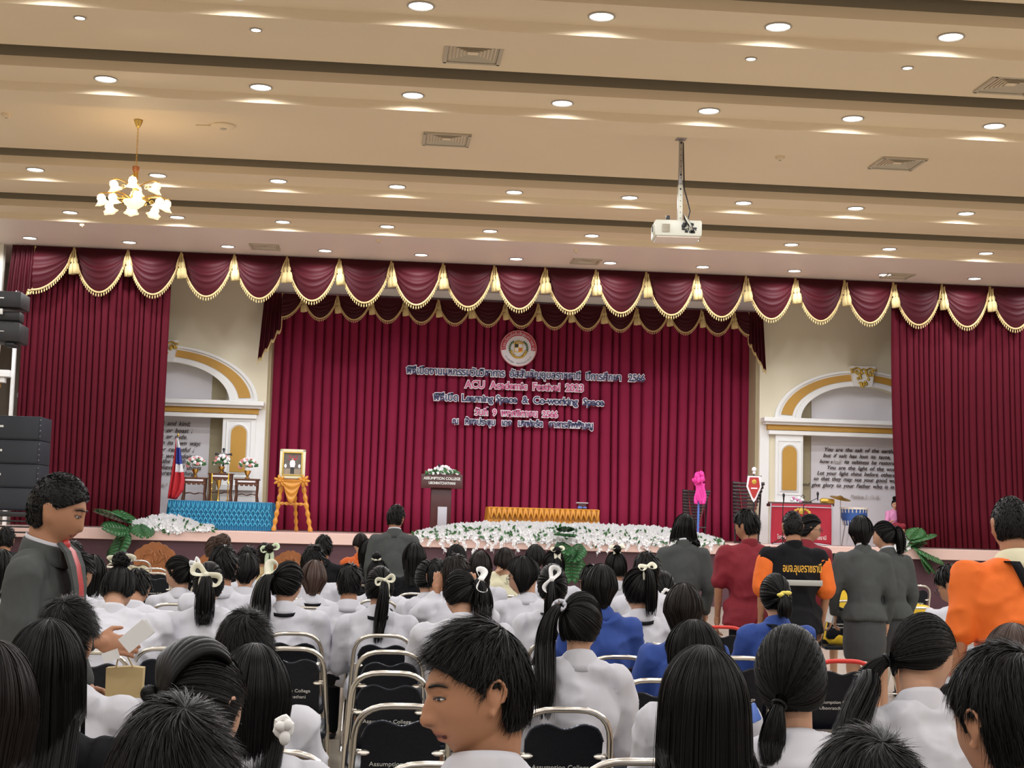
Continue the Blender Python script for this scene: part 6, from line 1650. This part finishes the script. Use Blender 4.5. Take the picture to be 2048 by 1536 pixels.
# ================================================================== THE CROWD
WHO = []
RSZ = {'clipped ponytail': 0.97, 'blue shirt with yellow tie': 1.12, 'bobbed blue shirt behind the clip': 0.98, 'bobbed blue shirt by the glossy hair': 0.97, 'loose ribbon headband': 1.11, 'white scrunchie': 1.12, 'short hair before the stage flowers': 1.04, 'long hanging cream bow': 1.12, 'ruffled hair': 1.12, 'tall white bow and bag strap': 1.09, 'girl in spectacles': 1.12, 'small cream bow': 1.12, 'dark hair before the leaves': 1.12, 'raised arm': 1.1, 'long brown hair': 1.08, 'smooth dark cap of hair': 1.12, 'boy with hands to his ears': 1.08, 'white bow over a messy tail': 1.09, 'white bow at her cheek': 1.12, 'half hidden head': 0.97, 'sleek ponytail with thin bow': 1.05, 'cream scrunchie on top': 1.12, 'long hair in black': 1.12, 'saffron robe': 1.01, 'man in black suit': 1.03, 'white shirt man with glasses': 1.12, 'chestnut bob': 1.12, 'tall cream bow with long hair': 1.09, 'cream bow on a short thick ponytail': 0.97, 'tall boy in the middle row': 1.09, 'short bob next to the boy': 1.12, 'head beyond the short bob': 1.12, 'pale green ribbon': 1.12, 'curly brown hair': 1.12, 'small bow in profile': 1.12, 'bowed head with big white bow': 1.06, 'hunched student': 0.97, 'boy behind the grey suit': 1.12, 'long hair beside that boy': 1.12, 'head against the stage front': 1.06, 'dark jacket by the speakers': 1.11, 'long hair under the speakers': 1.02, 'long hair beside the standing man': 1.12, 'man with glasses bowing': 1.09, 'yellow shirt behind the grey skirt': 1.12, 'head between vest and grey jacket': 1.12, 'white back before the chestnut bob': 1.04}
def seated(px, py, k, who, label, **sp):
    sp.setdefault('rsz', RSZ.get(who, 1.0))
    r = person(px, py, k, label, **sp); WHO.append((r[0], who, sp.get('chair', True))); return r
# ---- nearest rows
hero = seated(962, 1243, 1080, 'boy in profile', 'young man in white shirt turned in profile, thick short black hair, lips parted', f=False, hair='short', turn=104, bow_head=4, tilt=4, lean=2, sleeve='short', hs=.96, fringe=.97, th=.014, skin='skin', top='white', yaw=0, sweep=-2)
seated(350, 1402, 1300, 'tousled dark head', 'person at the bottom edge with tousled short black hair filling the view, ear showing', f=False, hair='short', turn=12, bow_head=10, hs=1.12, top='white')
seated(405, 1288, 960, 'twisted updo', 'young woman with black hair twisted into a folded updo, her ear showing', hair='updo', br=.014, twist=True, turn=-28, tilt=-4, bow_head=8, hs=1.02, top='black', tie=(-.45, -.8, .15))
seated(508, 1291, 780, 'girl with side tied hair', 'girl in white shirt, long black hair drawn to a white scrunchie at her shoulder', hair='long', L=.20, narrow=.3, bow_head=12, top='white', turn=10)
seated(95, 1242, 800, 'long straight hair in black', 'woman in black top with long straight black hair down her back', hair='long', L=.34, top='black', narrow=-.1, bow_head=2, w=1.05)
seated(137, 1218, 715, 'boy behind the straight hair', 'boy in white shirt, short black hair and one ear, beside the straight-haired woman', f=False, hair='short', turn=-15, top='white', w=1.05, bow_head=4)
seated(-22, 1285, 1050, 'brown hair at the edge', 'person mostly cut off by the picture edge, long brown hair only', hair='long', L=.26, hcol='hairdark', top='white')
seated(491, 1225, 630, 'short haired boy by the aisle', 'boy in short-sleeved white shirt with thick black hair, seated at the aisle', f=False, hair='short', top='white', sleeve='short', bow_head=6, w=1.08, hs=1.04)
seated(1164, 1186, 509, 'clipped ponytail', 'girl in white shirt, long black ponytail held by a silver hair clip', hair='high', L=.42, tie=(-.55, -.72, .35), sway=-.05, bow='clip', bcol='greypanel', turn=-22, top='white', hs=1.04, w=1.05, tw=1.05)
seated(1408, 1296, 900, 'very long glossy hair', 'girl in white shirt whose very long glossy black hair covers her whole back', hair='long', L=.46, top='white', hs=1.02, narrow=-.15, w=1.05)
seated(1385, 1242, 570, 'half turned dark hair', 'girl with dark hair tucked behind, cheek showing, in front of the glossy long hair', hair='bob', L=.14, turn=35, bow_head=10, top='white')
seated(1582, 1248, 730, 'wide white collar', 'girl in white blouse with a wide flat collar, round black hair tied low', hair='low', L=.16, tie=(-.55, -.75, -.45), collar='flat', top='white', hs=1.12, bow_head=2, w=1.12, sway=-.3, turn=0, tw=.8, armL=((-.30, .10, -.28), (-.22, .36, -.06)), th=.02)
seated(1856, 1226, 640, 'leaning girl with reddish ponytail', 'girl in white shirt leaning sideways in profile, long reddish brown ponytail over her shoulder', hair='low', L=.36, tie=(-.45, -.75, -.35), sway=-1.3, turn=-62, tilt=-8, bow_head=20, top='white', lean=14, hs=1.05, w=1.1)
seated(1732, 1470, 1200, 'dark crown at the bottom edge', 'crown of a black-haired head at the bottom edge, below the wide white collar girl', f=True, hair='short', th=.02, top='white', hs=1.1)
seated(2005, 1293, 1050, 'boy with a bare ear', 'boy with thick short black hair and a bare ear, white collar, at the bottom corner', f=False, hair='short', turn=18, bow_head=8, hs=1.08, top='white', w=1.1)
seated(2025, 1250, 620, 'brown head behind the corner boy', 'brown-haired head just behind the thick-haired corner boy', hair='bob', hcol='hairbrown', top='white')
# ---- blue shirts
seated(1550, 1146, 327, 'blue shirt with yellow tie', 'girl in royal blue shirt, low black ponytail with a yellow hair tie', hair='low', tie=(.12, -.95, -.05), L=.13, bow='tie', bcol='yellowtie', bs=1.3, top='blue', tw=1.1, strap=-1)
seated(1202, 1134, 380, 'bobbed blue shirt behind the clip', 'person in royal blue shirt with a smooth black bob, next to the clipped ponytail', hair='bob', L=.12, top='blue', w=1.05)
seated(1367, 1171, 425, 'bobbed blue shirt by the glossy hair', 'person in royal blue shirt with a straight dark bob, ahead of the glossy long hair', hair='bob', L=.13, top='blue', w=1.05, hcol='hairdark')
# ---- middle rows with ribbons
seated(1276, 1134, 327, 'loose ribbon headband', 'girl in white shirt with a thin cream bow high on a loose ponytail', hair='high', L=.28, tie=(.15, -.6, .6), bow='bow', bcol='ribbon', bs=.9, lanyard=True, turn=8)
seated(1326, 1141, 256, 'white scrunchie', 'girl with dark hair gathered low by a white scrunchie, beside the cream headband bow', hair='low', L=.16, bow='scrunchie', bcol='ribbonwhite')
seated(1293, 1104, 287, 'short hair before the stage flowers', 'short-haired student ahead of the white scrunchie girl', f=False, hair='short')
seated(1232, 1102, 232, 'long hanging cream bow', 'girl with a long hanging cream bow on the crown of smooth black hair', hair='updo', br=.03, tie=(0, -.45, .85), bow='bow', bcol='ribbon', bs=1.0)
seated(1184, 1131, 256, 'ruffled hair', 'student with ruffled short black hair between two white bows', f=False, hair='short')
seated(1105, 1126, 327, 'tall white bow and bag strap', 'girl in white shirt with a tall white ribbon bow, long hair and black bag strap', hair='pony', L=.34, tie=(-.15, -.9, .1), bow='bow', bcol='ribbonwhite', bs=1.25, btail=1.5, strap=-1, broll=1.2)
seated(1044, 1116, 287, 'girl in spectacles', 'girl in thin spectacles turned in profile, black hair pulled back', hair='bob', L=.10, turn=70, glasses=True, w=1.1, lean=10)
seated(1108, 1099, 232, 'small cream bow', 'girl with a small cream bow, seated ahead of the tall white bow', hair='updo', br=.03, tie=(.1, -.6, .6), bow='bow', bs=.9)
seated(1071, 1090, 194, 'dark hair before the leaves', 'dark-haired student seated below the hanging monstera leaf', hair='bob', L=.10, top='white')
seated(1010, 1097, 211, 'raised arm', 'student in cream top raising one hand to the hair', hair='bob', L=.06, top='cream', hcol='hairdark', armL=((-.22, .02, -.05), (-.09, .0, .12)), turn=20)
seated(961, 1103, 232, 'long brown hair', 'girl with long smooth brown hair, in the rows before the gold table', hair='long', L=.22, hcol='hairdark', lanyard=True)
seated(913, 1090, 194, 'smooth dark cap of hair', 'person with a smooth dark cap of hair below the lectern', hair='bob', L=.06, top='white')
seated(911, 1109, 294, 'boy with hands to his ears', 'boy in white shirt with both hands raised beside his ears', f=False, hair='short', hcol='hairdark', lean=10, armL=((-.26, .05, -.08), (-.12, .04, .10)), armR=((.26, .05, -.08), (.12, .04, .10)), hdL=((0.1, .1, 1), (0, .6, -.2)), hdR=((-.1, .1, 1), (0, .6, -.2)))
seated(917, 1139, 368, 'white bow over a messy tail', 'girl in white shirt with a white bow and tousled ponytail, head bent', hair='pony', L=.22, tie=(.55, -.7, .15), bow='bow', bcol='ribbonwhite', bs=1.2, bow_head=22, lean=14, turn=12, tw=1.4, w=1.25, broll=1.4)
seated(855, 1119, 256, 'white bow at her cheek', 'girl with a white bow low at the side of her hair, beside the hands-raised boy', hair='low', L=.14, tie=(.5, -.75, -.1), bow='bow', bcol='ribbonwhite')
seated(876, 1121, 287, 'half hidden head', 'dark-haired student half hidden behind the hands-raised boy', f=False, hair='short')
seated(761, 1132, 327, 'sleek ponytail with thin bow', 'girl in white shirt, sleek black ponytail to mid back with a thin cream bow', hair='pony', L=.36, tie=(.35, -.88, .15), bow='bow', bs=.9, lanyard=True, w=1.18, sway=-.2, turn=-8)
seated(757, 1118, 232, 'cream scrunchie on top', 'person just beyond the sleek ponytail, cream scrunchie on a high bun', hair='updo', br=.034, tie=(-.15, -.4, .9), bow='scrunchie', bcol='ribbon', w=1.15)
seated(738, 1080, 194, 'long hair in black', 'woman in black with long black hair, beside the saffron robe', hair='long', L=.26, top='black')
seated(722, 1068, 180, 'saffron robe', 'person in a bright saffron orange garment with brown hair', hair='bob', L=.04, top='robe', hcol='hairdark', hs=.95)
seated(648, 1070, 194, 'man in black suit', 'man in black suit with short black hair, front rows below the easel', f=False, hair='short', top='black', jacket=True)
seated(628, 1091, 232, 'white shirt man with glasses', 'man in white shirt with short hair and glasses, behind the black suit', f=False, hair='short', glasses=True, turn=-25, w=1.1)
seated(629, 1122, 256, 'chestnut bob', 'student in white shirt with straight chestnut brown hair', hair='bob', L=.13, hcol='hairbrown', lanyard=True, w=1.12)
seated(579, 1122, 327, 'tall cream bow with long hair', 'girl in white shirt, long loose black hair and a tall looping cream bow', hair='pony', L=.40, tie=(-.4, -.85, .15), bow='bow', bs=1.4, btail=1.5, lanyard=True, turn=-28, w=1.22, tw=1.6, broll=1.3)
seated(420, 1122, 368, 'cream bow on a short thick ponytail', 'girl in white shirt, short thick black ponytail with a cream bow', hair='pony', L=.26, tie=(0, -.92, .15), bow='bow', bs=1.3, w=1.3, tw=1.3, lean=12, broll=-.5)
seated(448, 1090, 287, 'tall boy in the middle row', 'boy in white shirt with full black hair, ahead of the short thick ponytail', f=False, hair='short', w=1.12, hs=1.05)
seated(493, 1108, 256, 'short bob next to the boy', 'student in white shirt with a short black bob, beside the full-haired boy', hair='bob', L=.09, lanyard=True, w=1.1)
seated(497, 1093, 232, 'head beyond the short bob', 'short-haired student beyond the short bob', f=False, hair='short')
seated(530, 1085, 194, 'pale green ribbon', 'woman in gold dress, dyed updo wrapped with pale green ribbons', hair='updo', br=.04, tie=(.35, -.7, .3), bow='bow', bcol='ribbongreen', bs=1.4, btail=1.8, top='gold', hcol='hairdark')
seated(430, 1072, 194, 'curly brown hair', 'woman in black with big curly brown hair in the front rows', hair='updo', br=.075, tie=(.5, -.6, .3), hcol='hairbrown', top='black')
seated(356, 1110, 256, 'small bow in profile', 'girl in white shirt turned in profile, white bow on a short ponytail', hair='pony', L=.17, turn=60, bow='bow', bcol='ribbonwhite', bs=1.1, tie=(0, -.9, .3), w=1.1, lean=10, tw=1.2)
seated(243, 1137, 368, 'bowed head with big white bow', 'girl bowing her head deeply, big white bow over a bundled black bun', hair='updo', br=.045, tie=(0, -.35, .9), bow='bow', bcol='ribbon', bs=1.15, bow_head=34, lean=26, w=1.5, chair=True, fat=1.1)
seated(278, 1141, 327, 'hunched student', 'student in white shirt hunched forward, beyond the bowed head', f=False, hair='short', bow_head=30, lean=30, w=1.3)
seated(161, 1106, 287, 'boy behind the grey suit', 'boy in white shirt, short black hair, just beyond the grey suited man', f=False, hair='short', turn=-25, w=1.05)
seated(188, 1112, 256, 'long hair beside that boy', 'girl with long black hair beside the boy beyond the grey suit', hair='long', L=.18)
seated(147, 1083, 232, 'head against the stage front', 'dark-haired person seated far ahead against the plum stage front', f=False, hair='short')
seated(14, 1054, 180, 'dark jacket by the speakers', 'person in dark jacket seated below the black speaker stack', f=False, hair='short', top='black')
seated(4, 1100, 287, 'long hair under the speakers', 'long-haired student in white at the picture edge below the speakers', hair='long', L=.20)
seated(828, 1087, 211, 'long hair beside the standing man', 'woman in black with long black hair, below the standing grey suited man', hair='long', L=.26, top='black', turn=25)
seated(1893, 1129, 287, 'man with glasses bowing', 'man in pale white shirt and glasses bowing his head, beside the orange shirt', f=False, hair='short', glasses=True, turn=40, bow_head=24, lean=10, w=1.1)
seated(1805, 1150, 222, 'yellow shirt behind the grey skirt', 'person in yellow shirt mostly hidden behind the leaning grey jacket', f=False, hair='short', top='yellow')
seated(1669, 1109, 200, 'head between vest and grey jacket', 'dark head glimpsed between the black vest and the grey jacket', hair='bob', top='yellow', L=.05)
# extra filler rows the photograph shows as slivers of white shirt
seated(700, 1128, 287, 'white back before the chestnut bob', 'short-haired student in white between the chestnut bob and sleek ponytail', f=False, hair='short')

# ---- standing people
person(128, 947, 550, 'man in grey suit and red tie walking past, holding leaflets, seen in profile', f=False, stand=True, yaw=-98, turn=4, bow_head=12, hair='crop', th=.017, top='grey', jacket=True, collar='suit', lowcol='grey', lean=4, fat=.95, w=1.0,
       armR=((.22, .0, -.26), (.17, .27, -.245)), armL=((-.22, .02, -.27), (-.2, .12, -.45)), hdR=((-.05, 1, -.1), (-.9, 0, -.3)), eyes=False, hs=1.02, sweep=2)
person(793, 1011, 197, 'man in dark grey suit standing with his back turned, before the stage flowers', f=False, stand=True, hair='short', top='grey', jacket=True, collar='suit', lowcol='grey', turn=-20, w=1.08, hs=1.02)
person(1372, 1031, 235, 'woman in grey jacket with a swinging black bob, bending beside the pink pompom', stand=True, hair='bob', L=.13, top='grey', jacket=True, collar='suit', lowcol='grey', turn=15, tilt=14, bow_head=16, lean=6, narrow=-.3, w=1.05)
person(1492, 1019, 250, 'man in maroon short-sleeved shirt standing, looking aside', f=False, stand=True, hair='short', top='maroon', sleeve='short', collar='stand', turn=42, w=1.12, fat=1.08)
person(1585, 1019, 262, 'man in black vest with yellow lettering over an orange shirt', f=False, stand=True, hair='crop', top='black', sleeve='short', collar='stand', w=1.1, fat=1.05, turn=-4)
VEST = PEOPLE[-1]
person(1621, 1027, 232, 'woman with glasses in maroon top, mostly hidden behind the black vest', stand=True, hair='low', L=.14, top='maroon', turn=-62, glasses=True, yaw=-30)
person(1722, 1033, 250, 'woman in grey jacket and skirt with a rounded black bob, holding papers', stand=True, hair='bob', L=.11, top='grey', jacket=True, collar='suit', lowcol='grey', w=1.08, armL=((-.235, .0, -.26), (-.20, .10, -.46)))
GREYW = PEOPLE[-1]
person(1768, 1043, 240, 'woman in grey jacket with a ponytail, leaning in beside the rounded bob', stand=True, hair='pony', L=.22, top='grey', jacket=True, collar='suit', lowcol='grey', turn=35, lean=10, tilt=8, yaw=10, w=1.05)
person(2020, 985, 450, 'man in bright orange polo shirt with a black strap across his back', f=False, stand=True, hair='crop', top='orange', sleeve='short', collar='polo', strap=-1, w=1.15, fat=1.15, turn=-8, hs=1.04)
# dancer seated on the stage
dn = person(1789, 990, 98, 'dancer in pink silk and red skirt seated on stage by the curtain edge', hair='updo', br=.05, tie=(0, -.5, .7), yaw=172, top='pink', sleeve='short', collar='none', floor=DECK_Z, hcol='hairblack', eyes=True, skin='skinlight', hs=1.0)
dl = dn[0]; top_ = atk(1789, 990, 98); dl.scale = (.83, .83, .83); dl.location = (top_[0], top_[1], DECK_Z)
t = thing('stool', 'small dark seat under the dancer on stage', 'stool', (dn[0].location.x, dn[0].location.y, DECK_Z + .012), radians(172))
MB().box((0, .05, .34), (.36, .36, .05), ch=.015).build('seat', 'lectern', t)
for sx in (-1, 1):
    for sy in (-1, 1): MB().tube([(sx * .16, .05 + sy * .16, 0), (sx * .15, .05 + sy * .15, .32)], .018, 8).build('leg', 'lectern', t)

# ---- details on particular people
def local_part(mb, name, m, par): return mb.build(name, m, par, True)
# vest over the orange shirt
(vt, vp, vloc, vyaw, vk, vsp) = VEST
Sh, u, nf = vp['S'], vp['u'], vp['nf']
varm = [(Sh + np.array((sx * .168 * 1.144, 0, -.02)), sx) for sx in (-1, 1)]
for s0_, sx in varm:
    q_ = (vloc[2] * 0 + 1.0); e_ = s0_ + np.array((sx * .055, -.02, -.27)); vm = MB(); vm.capsule(s0_ + (sx * .022, 0, -.045), s0_ + (e_ - s0_) * .86, .078, .084, 14)
    union(vm, 'orange_sleeve', 'orange', vt, .011, 3, .010, .1)
text('lettering', 'อบจ.อุบลราชธานี', 'yellowprint', vt, (-.150, -.185, Sh[2] - .125), .085, .29, extrude=.002, offset=.0012)
MB().box((0.0, -.178, Sh[2] - .205), (.31, .012, .042), ch=.003).build('reflective_tape', 'reflect', vt)
# red tie and lapels of the walking man
(wt, wp, wl, wy, wk, ws) = [p for p in PEOPLE if p[4] == 550][0]
Sw = wp['S']; nfw = wp['nf']; uw = wp['u']
N0w = Sw + uw * .055
ys_ = [(.066, .030), (.098, .0), (.118, -.05), (.132, -.12), (.136, -.20), (.134, -.30)]
g_ = np.array([[N0w + np.array((sx * (.022 if i < 1 else .028 + .012 * i / 5), y_, z_)) for sx in (-1, -.3, .3, 1)] for i, (y_, z_) in enumerate(ys_)])
mt = MB(); mt.grid(g_); mt.sphere(N0w + np.array((0, .078, .026)), (.022, .016, .022), 10, 8); nt_ = mt.build('necktie', 'tie', wt); nt_.modifiers.new('thickness', 'SOLIDIFY').thickness = .008
for sx in (-1, 1):
    g_ = np.array([[N0w + np.array((sx * (.034 + .028 * j_ * sin(pi * min(1, .25 + i / 7))), y_ + .004, z_)) for j_ in (0, 1, 2)] for i, (y_, z_) in enumerate(ys_)])
    l_ = MB().grid(g_).build('lapel', 'greysuit', wt, False); l_.modifiers.new('thickness', 'SOLIDIFY').thickness = .010

# leaflets in his hand (held things are top-level)
p = atk(272, 1272, 585); lf = thing('leaflet', 'white folded leaflet held out by the walking grey suited man', 'paper', p)
R = rotz(radians(8)) @ roty(radians(-42)); MB().box((0, 0, 0), (.105, .004, .060), R=R).box((.008, .006, .004), (.10, .003, .055), R=R @ roty(.06)).build('sheet', 'paper', lf, False)
p = atk(222, 1312, 585); lf = thing('leaflet', 'small white slip under the hand of the walking grey suited man', 'paper', p)
MB().box((0, 0, 0), (.055, .004, .035), R=roty(radians(-20))).build('sheet', 'paper', lf, False)
# carrier bag on the seat ahead
p = atk(248, 1362, 572); bg = thing('paper_bag', 'small open kraft paper bag hanging under the hand of the walking grey suited man', 'bag', p)
MB().prism([(-.062, -.055), (.062, -.058), (.064, .046), (.02, .050), (-.064, .044)], .05).build('bag_body', 'brownbag', bg, False); MB().tube([(-.03, .0, .045), (-.022, 0, .09), (-.012, 0, .12), (.03, 0, .045)], .003, 5).build('handle', 'brownbag', bg)
# phone held by the white collar girl
p = atk(1507, 1426, 760); ph = thing('phone', 'blue cased phone held beside the wide white collar girl', 'phone', p)
R = rotz(radians(25)) @ rotx(radians(-15)) @ roty(radians(-18)); MB().box((0, 0, 0), (.034, .010, .048), R=R, ch=.005).build('case', 'phoneblue', ph); MB().box(R @ np.array((0, .006, 0)), (.030, .002, .043), R=R).build('screen', 'dark', ph, False)
# papers of the standing woman
p = atk(1662, 1212, 250); lf = thing('document', 'white papers held low by the rounded bob woman in grey', 'paper', p)
MB().box((0, .0, 0), (.03, .12, .26), R=roty(radians(14)) @ rotz(.5)).build('sheet', 'paper', lf, False)

# white scrunchie on the side-tied girl
p = atk(567, 1455, 860); sc_ = thing('scrunchie', 'white fabric scrunchie at the end of the side tied hair', 'hair tie', p)
MB().tube([(.014 * cos(q), 0, .020 * sin(q)) for q in np.linspace(0, 2 * pi, 18, endpoint=False)], [.010 + .002 * sin(q * 2) for q in range(18)], 8, closed=True).sphere((.004, -.01, -.022), (.013, .010, .018), 10, 8).sphere((-.006, -.012, .004), (.014, .01, .012), 10, 8).sphere((.010, -.012, .008), (.011, .01, .013), 10, 8).build('gathered_fabric', 'ribbonwhite', sc_)

# ================================================================== CHAIRS
EMPTY = [(752, 1242, 'empty navy folding chair by the aisle, directly behind the sleek ponytail girl'), (767, 1271, 'empty navy folding chair by the aisle, second behind the sleek ponytail girl'),
         (781, 1304, 'empty navy folding chair by the aisle, third behind the sleek ponytail girl'), (781, 1346, 'empty navy folding chair by the aisle, fourth behind the sleek ponytail girl'),
         (805, 1412, 'empty navy folding chair touching the profile boy, nearest of the aisle column'),
         (409, 1240, 'empty navy folding chair behind the short thick ponytail girl'), (370, 1265, 'empty navy folding chair beside the aisle boy, second behind the short thick ponytail'), (335, 1297, 'empty navy folding chair just ahead of the twisted updo'),
         (222, 1243, 'navy folding chair behind the bowed head, next to the leaflet hand'), (262, 1382, 'navy folding chair beside the kraft paper bag'),
         (582, 1248, 'navy folding chair right behind the tall cream bow girl'), (585, 1267, 'navy folding chair second behind the tall cream bow girl'), (583, 1297, 'navy folding chair third behind the tall cream bow girl, against the aisle'),
         (709, 1157, 'small distant folding chair beside the long hair in black'), (712, 1170, 'distant folding chair next behind the long hair in black'), (813, 1149, 'distant folding chair below the standing grey suit'), (815, 1160, 'second distant folding chair below the standing grey suit'), (822, 1168, 'third distant folding chair below the standing grey suit'),
         (238, 1126, 'distant folding chair beside the white vinyl one'), (212, 1134, 'distant folding chair two places from the white vinyl one'), (204, 1146, 'distant folding chair nearest the girl beyond the grey suit'), (308, 1137, 'distant folding chair behind the carved armchair'), (310, 1146, 'folding chair second behind the carved armchair'),
         (1047, 1218, 'folding chair behind the girl in spectacles'), (1118, 1247, 'navy folding chair ahead of the clipped ponytail, partly behind her head'), (937, 1241, 'folding chair behind the tousled ponytail girl, above the profile boy'),
         (1240, 1314, 'navy folding chair beside the clipped ponytail girl, in front of the half turned hair'), (1292, 1257, 'navy folding chair behind the loose ribbon headband girl'), (1316, 1361, 'navy folding chair between the clipped ponytail and the glossy long hair'),
         (1482, 1316, 'navy folding chair behind the yellow hair tie girl'), (1836, 1171, 'distant folding chair between the leaning grey jacket and bowing man'), (1842, 1216, 'folding chair by the bowing man with glasses'),
         (1133, 1419, 'navy folding chair right behind the clipped ponytail, college print at the bottom'), (1808, 1435, 'navy folding chair behind the leaning girl with reddish ponytail'),
         (60, 1508, 'bare chrome hoop chair at the bottom corner behind the long straight hair'), (541, 1505, 'bare chrome hoop chair behind the side tied girl at the bottom edge'), (1280, 1523, 'bare chrome hoop chair behind the glossy long hair at the bottom edge'), (880, 1530, 'bare chrome hoop chair at the bottom edge below the profile boy'),
         (1972, 1285, 'navy folding chair below the orange polo shirt'), (205, 1410, 'navy folding chair right behind the boy behind the straight hair'), (640, 1155, 'folding chair behind the chestnut bob, aisle side')]
PLACED = []
for (px, py, lab) in EMPTY:
    c_ = chair_px(px, py, 0, lab); PLACED.append((c_.location.x, c_.location.y))
for (o, who, has) in WHO:
    if not has: continue
    z = o.rotation_euler[2]; q = rotz(z)[:2, :2] @ np.array((0, -.07)); cx_, cy_ = o.location.x + q[0], o.location.y + q[1]
    hit = [(a, b) for a, b in PLACED if abs(cx_ - a) < .30 and abs(cy_ - b) < .62]
    if hit:
        a, b = hit[0]; yn = b + .09; o.location.x *= yn / o.location.y; o.location.y = yn; continue
    chair((cx_, cy_, .012), ('navy vinyl folding chair used by: ' + who), z)
# differently coloured chairs
wc = chair_px(276, 1121, 0, 'distant folding chair with a pale cream vinyl back, before the carved armchair')
rc1 = chair_px(1688, 1322, 0, 'folding chair with a red painted tube frame below the grey skirt'); rc2 = chair_px(1446, 1254, 0, 'folding chair with a red painted tube frame behind the maroon shirt'); rc3 = chair_px(1935, 1345, 0, 'red framed folding chair ahead of the leaning girl in profile')
for c_, m_, part in ((wc, 'shirtcream', 'backrest'), (rc1, 'redmetal', 'hoop'), (rc2, 'redmetal', 'hoop'), (rc3, 'redmetal', 'hoop')):
    for ch_ in c_.children:
        if ch_.name.startswith(part) : ch_.data = ch_.data.copy(); ch_.data.materials.clear(); ch_.data.materials.append(M[m_])

# ================================================================== FINISH: apply unions, tints, text widths
REPL = {}
bpy.context.view_layer.update()
dg = bpy.context.evaluated_depsgraph_get()
for (o, w) in TEXTS:
    if w:
        d = o.evaluated_get(dg).dimensions; L = d.x / max(1e-6, abs(o.scale.x))
        if L > 1e-6: o.scale.x = w / L
bpy.context.view_layer.update(); dg = bpy.context.evaluated_depsgraph_get()
tm = {}
for (o, w) in TEXTS:
    if o.data.name not in tm:
        me = bpy.data.meshes.new_from_object(o.evaluated_get(dg), depsgraph=dg); tm[o.data.name] = me
TEXTOBJ = [ob for ob in list(COL.objects) if ob.type == 'FONT']
for o in TEXTOBJ:
    me = tm[o.data.name]; n = bpy.data.objects.new(o.name, me); COL.objects.link(n); n.parent = o.parent; n.location = o.location; n.rotation_euler = o.rotation_euler; n.scale = o.scale
    if o.get('label'): n['label'] = o['label']
    n['kind'] = 'stuff'
    for ch_ in list(o.children):
        if ch_.type != 'FONT': ch_.parent = n
    REPL[o.name] = n
for o in TEXTOBJ:
    if o.parent is not None and o.parent.name in REPL: REPL[o.name].parent = REPL[o.parent.name]
for o in TEXTOBJ:
    nm = o.name; r_ = REPL[nm]; bpy.data.objects.remove(o); r_.name = nm
new = []
for (o, head, male) in PENDING:
    me = bpy.data.meshes.new_from_object(o.evaluated_get(dg), depsgraph=dg); new.append(me)
for (o, head, male), me in zip(PENDING, new):
    mats = [m for m in o.data.materials]; o.modifiers.clear(); o.data = me
    me.materials.clear()
    for m in mats: me.materials.append(m)
    n = len(me.vertices); me.polygons.foreach_set('use_smooth', [True] * len(me.polygons))
    if not mats[0].name.startswith(('skin', 'fair')): continue
    col = np.ones((n, 4))
    if head is not None:
        c, Rm, hs = head; V = np.empty(n * 3); me.vertices.foreach_get('co', V); V = (V.reshape(-1, 3) - c) @ Rm / hs
        x, y, z = V[:, 0], V[:, 1], V[:, 2]; ax = np.abs(x)
        lip = (y > .06) * np.exp(-(ax / .021) ** 4) * np.exp(-((z + .0715) / .0105) ** 4); col[:, :3] *= 1 - lip[:, None] * np.array((.12, .42, .38))
        gap = (y > .06) * np.exp(-(ax / .022) ** 4) * np.exp(-((z + .0715) / .0030) ** 2); col[:, :3] *= 1 - .85 * gap[:, None]
        nos = (y > .07) * np.exp(-((ax - .009) / .005) ** 2) * np.exp(-((z + .050) / .0035) ** 2); col[:, :3] *= 1 - .7 * nos[:, None]  # nostril shade tinted into the skin colour
        bz = .0205 + .004 * np.sin(np.clip((ax - .012) / .04, 0, 1) * pi); brow = (y > .045) * np.exp(-((ax - .032) / .020) ** 6) * np.exp(-((z - bz) / .0052) ** 4); col[:, :3] *= 1 - .88 * brow[:, None]
        ez = .001 - .0022 * np.cos((ax - .031) / .013 * 1.5); lash = (y > .045) * np.exp(-((ax - .031) / .0145) ** 8) * np.exp(-((z - ez) / .0036) ** 2); col[:, :3] *= 1 - .92 * lash[:, None]
        if male:
            d = V / np.linalg.norm(V, axis=1)[:, None]; nape = (y < -.035) & (z > -.085) & (z < .07) & (ax < .079); side = nape & (np.abs(z + .01) < 1) & ~((ax > .0765) & (np.abs(y + .012) < .02))
            fade = np.clip((z + .085) / .05, 0, 1) * .80; col[side, :3] *= (1 - fade[side])[:, None]
    at_ = me.color_attributes.new('tint', 'FLOAT_COLOR', 'POINT'); at_.data.foreach_set('color', col.ravel())
tri = 0
